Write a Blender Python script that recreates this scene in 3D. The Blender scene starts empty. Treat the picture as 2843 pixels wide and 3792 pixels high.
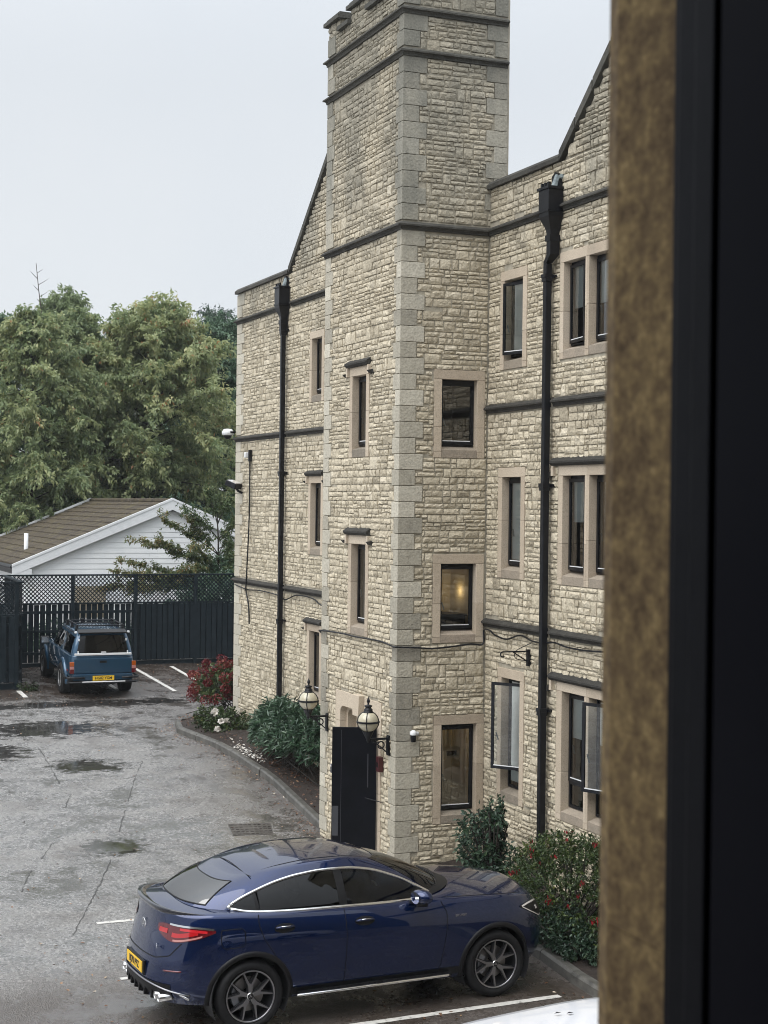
import bpy, math, random
import numpy as np
from mathutils import Vector, Matrix

S = bpy.context.scene
C = S.collection
PI = math.pi
R = math.radians

# ------------------------------------------------------------------ camera, world, sun, exposure
CAM = Vector((20.967, -8.895, 5.391))
cam_data = bpy.data.cameras.new('camera')
cam = bpy.data.objects.new('camera', cam_data)
C.objects.link(cam)
S.camera = cam
right = Vector((0.3819, 0.9241, 0.0117)).normalized()
upv = Vector((-0.0086, -0.0091, 0.9999))
upv = (upv - right * upv.dot(right)).normalized()
back = right.cross(upv).normalized()
mw = Matrix.Identity(4)
for i in range(3):
    mw[i][0], mw[i][1], mw[i][2], mw[i][3] = right[i], upv[i], back[i], CAM[i]
cam.matrix_world = mw
cam_data.sensor_fit = 'HORIZONTAL'
cam_data.sensor_width = 36.0
cam_data.lens = 73.88
cam_data.clip_start = 0.05
cam_data.clip_end = 600
cam_data.dof.use_dof = True
cam_data.dof.focus_distance = 22.0
cam_data.dof.aperture_fstop = 19.0

world = bpy.data.worlds.new('World')
S.world = world
world.use_nodes = True
wn, wl = world.node_tree.nodes, world.node_tree.links
wn.clear()
SUN_EL, SUN_AZ = 54, 158            # degrees; azimuth clockwise from +Y
sky = wn.new('ShaderNodeTexSky'); sky.sky_type = 'NISHITA'; sky.sun_disc = False
sky.sun_elevation = R(SUN_EL); sky.sun_rotation = R(SUN_AZ)
b1 = wn.new('ShaderNodeBackground'); b1.inputs[1].default_value = 0.05
wl.new(sky.outputs[0], b1.inputs[0])
b2 = wn.new('ShaderNodeBackground'); b2.inputs[1].default_value = 1.0
tc = wn.new('ShaderNodeTexCoord')
wno = wn.new('ShaderNodeTexNoise'); wno.inputs['Scale'].default_value = 2.2; wno.inputs['Detail'].default_value = 5
wl.new(tc.outputs['Generated'], wno.inputs['Vector'])
wr = wn.new('ShaderNodeValToRGB')
wr.color_ramp.elements[0].position = 0.3; wr.color_ramp.elements[0].color = (0.70, 0.75, 0.81, 1)
wr.color_ramp.elements[1].position = 0.7; wr.color_ramp.elements[1].color = (0.80, 0.83, 0.86, 1)
wl.new(wno.outputs[0], wr.inputs[0]); wl.new(wr.outputs[0], b2.inputs[0])
wx_ = wn.new('ShaderNodeSeparateXYZ'); wl.new(tc.outputs['Generated'], wx_.inputs[0])
wm = wn.new('ShaderNodeMath'); wm.operation = 'MULTIPLY_ADD'; wm.use_clamp = False
wm.inputs[1].default_value = 1.75; wm.inputs[2].default_value = 0.61      # overcast: brighter overhead than at the horizon
ws_ = wn.new('ShaderNodeMath'); ws_.operation = 'SUBTRACT'; ws_.inputs[1].default_value = 0.25
wc = wn.new('ShaderNodeMath'); wc.operation = 'MAXIMUM'; wc.inputs[1].default_value = 0.0
wp = wn.new('ShaderNodeMath'); wp.operation = 'POWER'; wp.inputs[1].default_value = 1.35
wl.new(wx_.outputs[2], ws_.inputs[0]); wl.new(ws_.outputs[0], wc.inputs[0]); wl.new(wc.outputs[0], wp.inputs[0]); wl.new(wp.outputs[0], wm.inputs[0]); wl.new(wm.outputs[0], b2.inputs[1])
mix = wn.new('ShaderNodeMixShader'); mix.inputs[0].default_value = 0.93
wl.new(b1.outputs[0], mix.inputs[1]); wl.new(b2.outputs[0], mix.inputs[2])
wo = wn.new('ShaderNodeOutputWorld'); wl.new(mix.outputs[0], wo.inputs[0])

sun_data = bpy.data.lights.new('sun', 'SUN')
sun_data.energy = 1.5; sun_data.angle = R(60); sun_data.color = (1, 0.97, 0.93)
sun = bpy.data.objects.new('sun', sun_data); C.objects.link(sun)
sd = Vector((math.sin(R(SUN_AZ)) * math.cos(R(SUN_EL)), math.cos(R(SUN_AZ)) * math.cos(R(SUN_EL)), math.sin(R(SUN_EL))))
sun.rotation_euler = sd.to_track_quat('Z', 'Y').to_euler()
sun.location = (0, 0, 40)

S.view_settings.view_transform = 'Standard'
S.view_settings.look = 'None'
S.view_settings.exposure = 0.80
S.view_settings.gamma = 1.0
S.view_settings.use_curve_mapping = False
S.render.engine = 'CYCLES'
S.cycles.max_bounces = 6
S.cycles.transparent_max_bounces = 12
S.cycles.volume_bounces = 0
S.cycles.volume_step_rate = 4.0
S.cycles.sample_clamp_indirect = 6
S.cycles.use_denoising = True
S.cycles.filter_width = 1.0

# ------------------------------------------------------------------ mesh helpers
class M:
    """Collects faces of one object in world (or thing) coordinates."""
    def __init__(self):
        self.v = []; self.f = []; self.t = []
    def add(self, vs, fs, tone=0.5):
        n = len(self.v)
        self.v.extend([tuple(map(float, p)) for p in vs])
        self.f.extend([tuple(i + n for i in q) for q in fs])
        self.t.extend([tone] * len(vs))
        return self
    def box(self, a, b, tone=0.5):
        x0, y0, z0 = [min(a[i], b[i]) for i in range(3)]
        x1, y1, z1 = [max(a[i], b[i]) for i in range(3)]
        return self.add([(x0,y0,z0),(x1,y0,z0),(x1,y1,z0),(x0,y1,z0),(x0,y0,z1),(x1,y0,z1),(x1,y1,z1),(x0,y1,z1)],
                        [(0,3,2,1),(4,5,6,7),(0,1,5,4),(1,2,6,5),(2,3,7,6),(3,0,4,7)], tone)
    def hexa(self, p, tone=0.5):     # 8 points, bottom ring then top ring
        return self.add(p, [(0,3,2,1),(4,5,6,7),(0,1,5,4),(1,2,6,5),(2,3,7,6),(3,0,4,7)], tone)
    def prism(self, ring, d, tone=0.5):
        """closed ring of 3d points pushed along vector d"""
        n = len(ring)
        vs = [Vector(p) for p in ring] + [Vector(p) + Vector(d) for p in ring]
        fs = [tuple(range(n - 1, -1, -1)), tuple(range(n, 2 * n))]
        fs += [(i, (i + 1) % n, n + (i + 1) % n, n + i) for i in range(n)]
        return self.add(vs, fs, tone)
    def tube(self, pts, r, seg=8, cap=True, tone=0.5):
        pts = [Vector(p) for p in pts]
        n = len(pts)
        rs = r if hasattr(r, '__len__') else [r] * n
        vs = []; fs = []
        prev = None
        for i, p in enumerate(pts):
            d = (pts[min(i + 1, n - 1)] - pts[max(i - 1, 0)])
            if d.length < 1e-9: d = Vector((0, 0, 1))
            d.normalize()
            if prev is None:
                u = d.orthogonal().normalized()
            else:
                u = (prev - d * prev.dot(d))
                u = u.normalized() if u.length > 1e-6 else d.orthogonal().normalized()
            prev = u
            w = d.cross(u)
            for k in range(seg):
                a = 2 * PI * k / seg
                vs.append(p + (u * math.cos(a) + w * math.sin(a)) * rs[i])
        for i in range(n - 1):
            for k in range(seg):
                k2 = (k + 1) % seg
                fs.append((i*seg+k, i*seg+k2, (i+1)*seg+k2, (i+1)*seg+k))
        if cap:
            fs.append(tuple(range(seg - 1, -1, -1)))
            fs.append(tuple((n - 1) * seg + k for k in range(seg)))
        return self.add(vs, fs, tone)
    def lathe(self, prof, c=(0,0,0), seg=20, axis='z', a0=0, a1=2*PI, tone=0.5):
        """prof: list of (r, h)"""
        full = abs(a1 - a0 - 2 * PI) < 1e-6
        m = seg if full else seg + 1
        vs = []; fs = []
        for (r, h) in prof:
            for k in range(m):
                a = a0 + (a1 - a0) * k / seg
                x, y = r * math.cos(a), r * math.sin(a)
                if axis == 'z': p = (c[0] + x, c[1] + y, c[2] + h)
                elif axis == 'y': p = (c[0] + x, c[1] + h, c[2] + y)
                else: p = (c[0] + h, c[1] + x, c[2] + y)
                vs.append(p)
        for i in range(len(prof) - 1):
            for k in range(seg):
                k2 = (k + 1) % m
                fs.append((i*m+k, i*m+k2, (i+1)*m+k2, (i+1)*m+k))
        return self.add(vs, fs, tone)
    def grid(self, P, tone=0.5):
        """P: array rows x cols x 3"""
        P = np.asarray(P, float)
        a, b = P.shape[:2]
        fs = [(i*b+j, i*b+j+1, (i+1)*b+j+1, (i+1)*b+j) for i in range(a-1) for j in range(b-1)]
        return self.add(P.reshape(-1, 3), fs, tone)

def mesh_from(name, m, mat, off=(0,0,0), smooth=False):
    me = bpy.data.meshes.new(name)
    o = Vector(off)
    vs = m.v if o.length == 0 else [(p[0]-o[0], p[1]-o[1], p[2]-o[2]) for p in m.v]
    me.from_pydata(vs, [], m.f)
    at = me.attributes.new('tone', 'FLOAT', 'POINT')
    at.data.foreach_set('value', m.t)
    if mat: me.materials.append(mat)
    if smooth: me.polygons.foreach_set('use_smooth', [True] * len(me.polygons))
    return me

def tag(o, label=None, cat=None, group=None, kind=None):
    if label: o['label'] = label
    if cat: o['category'] = cat
    if group: o['group'] = group
    if kind: o['kind'] = kind
    return o

def thing(name, label, cat, loc=(0,0,0), rz=0, group=None):
    o = bpy.data.objects.new(name, None)
    o.empty_display_size = 0.2
    C.objects.link(o); o.location = loc; o.rotation_euler = (0, 0, rz)
    return tag(o, label, cat, group)

def origin(o):
    """world offset of an unrotated thing or part"""
    v = Vector((0, 0, 0))
    while o is not None:
        v += Vector(o.location); o = o.parent
    return v

def obj(name, m, mat, parent=None, smooth=False, local=False, bevel=0, auto=None):
    """links m as ONE mesh object; its points are in world coordinates unless local"""
    off = (0,0,0) if (parent is None or local) else origin(parent)
    me = mesh_from(name, m, mat, off, smooth)
    o = bpy.data.objects.new(name, me); C.objects.link(o)
    if parent is not None: o.parent = parent
    if bevel:
        b = o.modifiers.new('bevel', 'BEVEL'); b.width = bevel; b.segments = 2; b.limit_method = 'ANGLE'; b.angle_limit = R(40)
    return o

def struct(name, m, mat, label=None, smooth=False):
    o = obj(name, m, mat, None, smooth)
    return tag(o, label, None, None, 'structure')

def gz(x):
    return 0.045 * min(21.0, max(0.0, -3.0 - x))

# ------------------------------------------------------------------ materials
def mat(name, col=(0.5,0.5,0.5), rough=0.6, metal=0.0, coat=0.0, spec=0.5, ior=1.5):
    m = bpy.data.materials.new(name); m.use_nodes = True
    b = m.node_tree.nodes['Principled BSDF']
    b.inputs['Base Color'].default_value = (*col, 1)
    b.inputs['Roughness'].default_value = rough
    b.inputs['Metallic'].default_value = metal
    b.inputs['Coat Weight'].default_value = coat
    b.inputs['Coat Roughness'].default_value = 0.03; b.inputs['Coat IOR'].default_value = 1.5
    b.inputs['Specular IOR Level'].default_value = spec
    b.inputs['IOR'].default_value = ior
    return m

class NT:
    """tiny node helper"""
    def __init__(self, m):
        self.m = m; self.n = m.node_tree.nodes; self.l = m.node_tree.links
        self.b = self.n['Principled BSDF']
        self.co = self.n.new('ShaderNodeTexCoord').outputs['Object']
        self.pos = self.n.new('ShaderNodeNewGeometry').outputs['Position']
    def new(self, t): return self.n.new(t)
    def link(self, a, b): self.l.new(a, b)
    def noise(self, scale, detail=4, rough=0.55, vec=None, dist=0.0):
        n = self.new('ShaderNodeTexNoise'); n.inputs['Scale'].default_value = scale
        n.inputs['Detail'].default_value = detail; n.inputs['Roughness'].default_value = rough
        n.inputs['Distortion'].default_value = dist
        self.link(vec if vec is not None else self.pos, n.inputs['Vector']); return n.outputs[0]
    def vor(self, scale, vec=None, feat='F1'):
        n = self.new('ShaderNodeTexVoronoi'); n.inputs['Scale'].default_value = scale; n.feature = feat
        self.link(vec if vec is not None else self.pos, n.inputs['Vector']); return n.outputs[0]
    def scale(self, s, vec=None):
        n = self.new('ShaderNodeMapping'); n.inputs['Scale'].default_value = s
        self.link(vec if vec is not None else self.pos, n.inputs['Vector']); return n.outputs[0]
    def ramp(self, fac, stops):
        n = self.new('ShaderNodeValToRGB'); e = n.color_ramp.elements
        while len(e) < len(stops): e.new(0.5)
        for k, (p, c) in enumerate(stops):
            e[k].position = p; e[k].color = (*c, 1) if len(c) == 3 else c
        self.link(fac, n.inputs[0]); return n.outputs[0]
    def mixc(self, fac, a, b, mode='MIX'):
        n = self.new('ShaderNodeMix'); n.data_type = 'RGBA'; n.blend_type = mode
        for sock, val in ((n.inputs[0], fac), (n.inputs[6], a), (n.inputs[7], b)):
            if hasattr(val, 'links'): self.link(val, sock)
            elif isinstance(val, (int, float)): sock.default_value = val
            else: sock.default_value = (*val, 1)
        return n.outputs[2]
    def math(self, op, a, b=0.0, c=0.0, clamp=False):
        n = self.new('ShaderNodeMath'); n.operation = op; n.use_clamp = clamp
        for sock, val in zip(n.inputs, (a, b, c)):
            if hasattr(val, 'links'): self.link(val, sock)
            else: sock.default_value = val
        return n.outputs[0]
    def attr(self, name):
        n = self.new('ShaderNodeAttribute'); n.attribute_name = name; return n.outputs['Fac']
    def sep(self, vec=None):
        n = self.new('ShaderNodeSeparateXYZ'); self.link(vec if vec is not None else self.pos, n.inputs[0]); return n.outputs
    def bump(self, h, strength=0.5, dist=0.02):
        n = self.new('ShaderNodeBump'); n.inputs['Strength'].default_value = strength; n.inputs['Distance'].default_value = dist
        self.link(h, n.inputs['Height']); self.link(n.outputs[0], self.b.inputs['Normal']); return n
    def col(self, c): self.link(c, self.b.inputs['Base Color'])
    def rough(self, r): self.link(r, self.b.inputs['Roughness'])

G3 = lambda v: (v, v, v)

def stone_mat(name, stops, grime=0.55, bump=0.6, fine=38):
    m = mat(name, rough=0.85, spec=0.3); t = NT(m)
    tone = t.attr('tone')
    n1 = t.noise(9, 5, 0.6)
    f = t.math('ADD', tone, t.math('MULTIPLY', t.math('SUBTRACT', n1, 0.5), 0.55), clamp=True)
    c = t.ramp(f, stops)
    n2 = t.noise(fine, 4, 0.65)
    c = t.mixc(0.55, c, t.ramp(n2, [(0.28, G3(0.45)), (0.5, G3(1.0)), (0.75, G3(1.22))]), 'MULTIPLY')
    # algae and soot stains: streaky, more of them high up on the walls
    st = t.noise(1.0, 5, 0.6, t.scale((0.8, 0.8, 0.35)))
    z = t.sep()[2]
    high = t.math('MULTIPLY_ADD', z, 0.066, -0.58)
    msk = t.math('ADD', st, t.math('MAXIMUM', high, -0.105))
    msk = t.ramp(msk, [(0.5, G3(0)), (0.72, G3(1))])
    c = t.mixc(t.math('MULTIPLY', msk, grime), c, t.mixc(n2, (0.08, 0.083, 0.075), (0.24, 0.235, 0.20)))
    t.col(c)
    h = t.math('ADD', t.noise(22, 6, 0.7), t.math('MULTIPLY', t.vor(26), 0.7))
    t.bump(h, bump, 0.02)
    return m

MAT = {}
MAT['rubble'] = stone_mat('rubble_stone', [(0.0, (0.27, 0.235, 0.175)), (0.3, (0.415, 0.364, 0.272)), (0.62, (0.55, 0.488, 0.372)), (1.0, (0.63, 0.566, 0.445))], 0.62, 0.42)
MAT['quoin'] = stone_mat('quoin_stone', [(0.0, (0.26, 0.242, 0.20)), (0.4, (0.39, 0.362, 0.295)), (0.75, (0.49, 0.458, 0.38)), (1.0, (0.58, 0.545, 0.455))], 0.8, 0.35, 38)
MAT['dressed'] = stone_mat('dressed_stone', [(0.0, (0.37, 0.305, 0.235)), (0.5, (0.485, 0.408, 0.315)), (1.0, (0.57, 0.49, 0.39))], 0.35, 0.12, 60)
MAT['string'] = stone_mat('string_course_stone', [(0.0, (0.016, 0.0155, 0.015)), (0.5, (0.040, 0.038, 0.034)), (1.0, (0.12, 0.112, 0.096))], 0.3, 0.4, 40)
MAT['sill'] = stone_mat('sill_stone', [(0.0, (0.13, 0.115, 0.095)), (0.5, (0.26, 0.225, 0.18)), (1.0, (0.40, 0.33, 0.26))], 0.4, 0.2, 50)

def mortar_mat():
    m = mat('mortar', rough=0.95, spec=0.2); t = NT(m)
    c = t.ramp(t.noise(6, 5), [(0.3, (0.30, 0.275, 0.22)), (0.7, (0.46, 0.42, 0.34))])
    t.col(c); t.bump(t.noise(60, 4), 0.5, 0.01); return m
MAT['mortar'] = mortar_mat()

def noise_mat(name, c0, c1, scale=8, rough=0.6, bump=0.0, coat=0.0, spec=0.5, fine=50):
    m = mat(name, rough=rough, coat=coat, spec=spec); t = NT(m)
    t.col(t.ramp(t.noise(scale, 5, 0.6), [(0.3, c0), (0.7, c1)]))
    if bump: t.bump(t.noise(fine, 4, 0.6), bump, 0.01)
    return m
MAT['black_iron'] = noise_mat('black_painted_iron', (0.004, 0.0045, 0.007), (0.010, 0.011, 0.014), 12, 0.38, 0.15, spec=0.3)
MAT['black_frame'] = noise_mat('black_window_frame', (0.004, 0.005, 0.007), (0.010, 0.011, 0.015), 12, 0.35, spec=0.3)
MAT['black_door'] = noise_mat('black_gloss_door', (0.003, 0.0034, 0.005), (0.006, 0.0065, 0.010), 3, 0.42, 0.05, spec=0.15)
MAT['fence'] = noise_mat('dark_blue_green_timber', (0.007, 0.0115, 0.015), (0.015, 0.023, 0.029), 5, 0.6, 0.3, spec=0.12)
MAT['white_board'] = noise_mat('white_weatherboard', (0.74, 0.76, 0.77), (0.84, 0.85, 0.85), 1.5, 0.5, 0.05)
MAT['white_paint'] = noise_mat('white_plastic', (0.66, 0.68, 0.69), (0.76, 0.77, 0.78), 6, 0.4)
MAT['gravel_board'] = MAT['fence']
MAT['interior_dark'] = noise_mat('dark_room', (0.09, 0.07, 0.055), (0.14, 0.105, 0.08), 2, 0.8)
MAT['interior_cream'] = noise_mat('cream_room', (0.55, 0.44, 0.24), (0.66, 0.53, 0.31), 1.2, 0.7)
MAT['blind'] = noise_mat('pale_blind', (0.66, 0.69, 0.68), (0.78, 0.80, 0.78), 2, 0.8)
MAT['curtain'] = noise_mat('grey_curtain', (0.24, 0.215, 0.19), (0.44, 0.40, 0.355), 6, 0.9)
MAT['cream_door'] = noise_mat('cream_painted_door', (0.60, 0.53, 0.38), (0.70, 0.62, 0.46), 3, 0.45)
MAT['lead'] = noise_mat('weathered_lead', (0.08, 0.10, 0.11), (0.30, 0.36, 0.37), 14, 0.5, 0.2)
MAT['rubber'] = noise_mat('tyre_rubber', (0.006, 0.006, 0.007), (0.012, 0.012, 0.013), 20, 0.62, 0.2, spec=0.25)
MAT['plastic'] = noise_mat('black_plastic_trim', (0.005, 0.005, 0.006), (0.009, 0.009, 0.010), 9, 0.45, spec=0.25)
MAT['chrome'] = mat('polished_chrome', (0.78, 0.78, 0.78), 0.14, 1.0)
MAT['alloy'] = mat('machined_alloy', (0.34, 0.34, 0.36), 0.32, 1.0)
MAT['silver'] = mat('silver_wheel_paint', (0.55, 0.55, 0.55), 0.35, 0.7)
MAT['dark_alloy'] = mat('black_alloy', (0.012, 0.012, 0.014), 0.4)
MAT['disc'] = mat('brake_disc', (0.30, 0.29, 0.28), 0.45, 1.0)
MAT['caliper'] = mat('grey_caliper', (0.32, 0.33, 0.36), 0.4, 0.6)
MAT['plate_yellow'] = mat('yellow_number_plate', (0.80, 0.50, 0.03), 0.4)
MAT['plate_black'] = mat('number_plate_black', (0.012, 0.011, 0.010), 0.5)
MAT['red_lens'] = mat('red_lamp_lens', (0.42, 0.010, 0.014), 0.12, coat=1.0)
MAT['dark_red_lens'] = mat('dark_red_lens', (0.10, 0.004, 0.008), 0.1, coat=1.0)
MAT['bright_red'] = mat('bright_red_lens', (0.50, 0.015, 0.022), 0.15, coat=1.0)
MAT['pink_lens'] = mat('pale_red_lens', (0.45, 0.20, 0.18), 0.2, coat=1.0)
MAT['amber_lens'] = mat('amber_lens', (0.38, 0.085, 0.012), 0.15, coat=1.0)
MAT['clear_lens'] = mat('clear_lens', (0.65, 0.62, 0.60), 0.12, coat=1.0)
MAT['seat'] = noise_mat('black_seat_leather', (0.010, 0.010, 0.012), (0.02, 0.02, 0.022), 9, 0.5)
MAT['headlining'] = noise_mat('dark_car_interior', (0.012, 0.012, 0.014), (0.02, 0.02, 0.022), 9, 0.8)
MAT['red_box'] = mat('dark_red_sign', (0.055, 0.009, 0.011), 0.4)
MAT['grey_plate'] = mat('dark_grey_plate', (0.045, 0.048, 0.055), 0.45)
MAT['brass'] = mat('dull_brass', (0.12, 0.10, 0.07), 0.35, 0.8)

def glass_mat(name, tint, gloss=1.0, rough=0.02, bump=0.0, ior=1.6):
    """pane: tinted see-through plus mirror reflection that grows at grazing angles"""
    m = bpy.data.materials.new(name); m.use_nodes = True
    n, l = m.node_tree.nodes, m.node_tree.links
    n.clear()
    tr = n.new('ShaderNodeBsdfTransparent'); tr.inputs[0].default_value = (*tint, 1)
    gl = n.new('ShaderNodeBsdfGlossy'); gl.inputs['Roughness'].default_value = rough
    gl.inputs[0].default_value = (gloss, gloss, gloss, 1)
    fr = n.new('ShaderNodeFresnel'); fr.inputs[0].default_value = ior
    if bump:
        tx = n.new('ShaderNodeTexNoise'); tx.inputs['Scale'].default_value = 3
        bp = n.new('ShaderNodeBump'); bp.inputs['Strength'].default_value = bump; bp.inputs['Distance'].default_value = 0.02
        ge = n.new('ShaderNodeNewGeometry'); l.new(ge.outputs['Position'], tx.inputs['Vector'])
        l.new(tx.outputs[0], bp.inputs['Height']); l.new(bp.outputs[0], gl.inputs['Normal']); l.new(bp.outputs[0], fr.inputs['Normal'])
    mx = n.new('ShaderNodeMixShader')
    l.new(fr.outputs[0], mx.inputs[0]); l.new(tr.outputs[0], mx.inputs[1]); l.new(gl.outputs[0], mx.inputs[2])
    o = n.new('ShaderNodeOutputMaterial'); l.new(mx.outputs[0], o.inputs[0])
    return m
MAT['glass'] = glass_mat('window_glass', (0.86, 0.90, 0.90), 0.95, 0.015, 0.05, 2.1)
MAT['car_glass'] = glass_mat('tinted_car_glass', (0.07, 0.08, 0.08), 0.95, 0.01, 0, 1.45)
MAT['front_glass'] = glass_mat('clear_car_glass', (0.42, 0.46, 0.45), 0.95, 0.01, 0, 1.45)
MAT['rear_glass'] = glass_mat('dark_rear_glass', (0.05, 0.055, 0.055), 0.95, 0.05, 0, 2.3)

def paint_mat(name, col, flake, rough=0.28, drops=0.25, coat=1.0, metal=0.5):
    m = mat(name, col, rough, metal, coat, spec=0.1); t = NT(m); t.b.inputs['Coat IOR'].default_value = 1.62
    t.col(t.mixc(t.noise(1.3, 3), col, flake))
    d = t.vor(95, t.co)
    h = t.ramp(d, [(0.0, G3(1)), (0.35, G3(0))])
    br = t.new('ShaderNodeBump'); br.inputs['Strength'].default_value = drops; br.inputs['Distance'].default_value = 0.004
    t.link(h, br.inputs['Height']); t.link(br.outputs[0], t.b.inputs['Normal'])
    return m
MAT['blue_paint'] = paint_mat('wet_dark_blue_paint', (0.0015, 0.0108, 0.055), (0.0021, 0.0142, 0.072), 0.24, 0.12, 1.0, 0.65)
MAT['teal_paint'] = paint_mat('wet_mid_blue_paint', (0.020, 0.062, 0.115), (0.026, 0.078, 0.14), 0.36, 0.15)
MAT['white_car'] = paint_mat('wet_white_paint', (0.62, 0.63, 0.66), (0.66, 0.67, 0.70), 0.3, 0.2, 1.0, 0.0)

# ------------------------------------------------------------------ ground
def ground():
    xs = np.concatenate([[-400, -200, -120, -70, -45, -36, -30, -26], np.arange(-24, -2.9, 1.5), [-1, 2, 6, 12, 20, 40, 120]])
    ys = np.array([-300, -120, -60, -30, -18, -12, -8, -5, -3, -1, 1, 3, 6, 12, 30, 80, 300.])
    P = np.array([[(x, y, gz(x)) for y in ys] for x in xs])
    m = M().grid(P)
    g = mat('wet_asphalt', rough=0.4); t = NT(g)
    big = t.noise(0.42, 6, 0.62, dist=0.6)
    med = t.noise(2.6, 7, 0.68, dist=0.3)
    mot = t.noise(19, 5, 0.7)
    fine = t.noise(42, 3, 0.7)
    grit = t.vor(60)
    agg = t.math('ADD', t.math('MULTIPLY', mot, 0.55), t.math('MULTIPLY', fine, 0.45))
    c = t.ramp(agg, [(0.36, (0.018, 0.017, 0.016)), (0.45, (0.105, 0.100, 0.095)), (0.53, (0.22, 0.212, 0.204)), (0.64, (0.46, 0.445, 0.43))])
    # rusty leaf mould, silt and darker patches
    c = t.mixc(0.75, c, t.ramp(t.math('ADD', t.math('MULTIPLY', big, 0.5), t.math('MULTIPLY', med, 0.5)), [(0.38, G3(0.45)), (0.50, G3(1.0)), (0.62, G3(1.35))]), 'MULTIPLY')
    # bays and kerb strip: leaf-stained brown plus dark reflections put into the colour
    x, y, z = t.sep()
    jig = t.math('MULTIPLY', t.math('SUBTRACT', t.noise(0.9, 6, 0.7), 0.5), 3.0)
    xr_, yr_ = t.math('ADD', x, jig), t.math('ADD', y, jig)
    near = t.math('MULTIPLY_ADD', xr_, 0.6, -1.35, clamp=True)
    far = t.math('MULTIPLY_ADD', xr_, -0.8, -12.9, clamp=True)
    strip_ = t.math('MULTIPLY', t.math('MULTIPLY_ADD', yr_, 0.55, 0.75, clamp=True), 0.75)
    old = t.math('MAXIMUM', t.math('MAXIMUM', near, far), strip_)  # weight of the browner, darkened zones
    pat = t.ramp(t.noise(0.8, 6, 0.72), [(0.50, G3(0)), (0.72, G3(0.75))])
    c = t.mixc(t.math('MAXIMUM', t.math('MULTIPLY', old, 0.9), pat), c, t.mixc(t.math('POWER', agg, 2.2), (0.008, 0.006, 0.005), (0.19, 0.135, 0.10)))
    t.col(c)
    wet = t.math('ADD', t.math('MULTIPLY', big, 0.52), t.math('ADD', t.math('MULTIPLY', med, 0.40), t.math('MULTIPLY', mot, 0.12)))
    # standing water: soft-edged pools whose outlines break up with the surface noise
    pool = None
    pn = t.math('MULTIPLY', t.math('SUBTRACT', t.noise(2.6, 8, 0.75, t.scale((1.5, 1.0, 1.0))), 0.5), 4.2)
    for (px, py, rx, ry) in ((-13.3, -2.7, 1.0, 1.25), (-16.2, -1.2, 0.45, 3.2), (-9.3, -2.5, 0.65, 0.65), (-11.0, -4.0, 0.8, 0.7), (-3.3, -3.3, 0.55, 0.5)):
        d = t.math('ADD', t.math('POWER', t.math('MULTIPLY', t.math('SUBTRACT', x, px), 1 / rx), 2.0), t.math('POWER', t.math('MULTIPLY', t.math('SUBTRACT', y, py), 1 / ry), 2.0))
        q = t.math('SUBTRACT', 1.15, t.math('SQRT', d))
        pool = q if pool is None else t.math('MAXIMUM', pool, q)
    pool = t.math('MULTIPLY', t.math('ADD', t.math('MINIMUM', pool, 0.9), pn), 2.2, clamp=True)
    pool = t.math('MULTIPLY', pool, t.math('GREATER_THAN', t.math('ADD', pool, 0.0), 0.02))
    base = t.mixc(t.math('MULTIPLY', pool, 0.85), c, (0.016, 0.015, 0.014))
    t.col(base)
    rgh = t.ramp(wet, [(0.46, G3(0.14)), (0.52, G3(0.26)), (0.58, G3(0.40)), (0.68, G3(0.50))])
    t.rough(t.math('MULTIPLY', rgh, t.math('MULTIPLY_ADD', pool, -0.85, 1.0)))
    t.b.inputs['Specular IOR Level'].default_value = 1.0
    t.link(t.math('MULTIPLY', t.ramp(wet, [(0.46, G3(1.0)), (0.56, G3(0.68))]), t.math('MULTIPLY_ADD', pool, -0.30, 2.3)), t.b.inputs['IOR'])
    h = t.math('ADD', t.math('MULTIPLY', fine, 0.5), t.math('ADD', t.math('MULTIPLY', grit, 0.35), t.math('MULTIPLY', mot, 1.1)))
    st = t.ramp(wet, [(0.45, G3(0.10)), (0.52, G3(0.5)), (0.6, G3(1.0))])
    st = t.math('MULTIPLY', st, t.math('MULTIPLY_ADD', pool, -0.97, 1.0))
    bp = t.bump(h, 0.5, 0.02); t.link(st, bp.inputs['Strength'])
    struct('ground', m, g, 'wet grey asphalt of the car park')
    MAT['asphalt'] = g
ground()

# ------------------------------------------------------------------ stone building
YT, YW, YLW = 0.0, 1.41, 1.51          # tower front, right wing front, left wing front
WT = -3.13                              # tower's left edge
XE = -12.9                              # far end of the left wing
XR = 12.0                               # right wing goes on behind the viewer's window jamb
ZP, Z3, ZM, ZL, Z2, Z1 = 10.06, 9.42, 6.80, 3.66, 11.93, 12.54
def TA(Y): return lambda s, z, d: (s, Y - d, z)
def TB(X): return lambda s, z, d: (X + d, s, z)
def lbox(m, T, s0, s1, z0, z1, d0, d1, tone=0.5):
    return m.hexa([T(s0,z0,d0), T(s1,z0,d0), T(s1,z0,d1), T(s0,z0,d1), T(s0,z1,d0), T(s1,z1,d0), T(s1,z1,d1), T(s0,z1,d1)], tone)
def lquad(m, T, s0, s1, z0, z1, d, tone=0.5):
    return m.add([T(s0,z0,d), T(s1,z0,d), T(s1,z1,d), T(s0,z1,d)], [(0,1,2,3)], tone)

rng = np.random.default_rng(7)
HOUSE = thing('stone_building', 'old honey coloured stone building with a square battlemented tower and mullioned windows', 'building', (-3, 2, 0))

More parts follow.
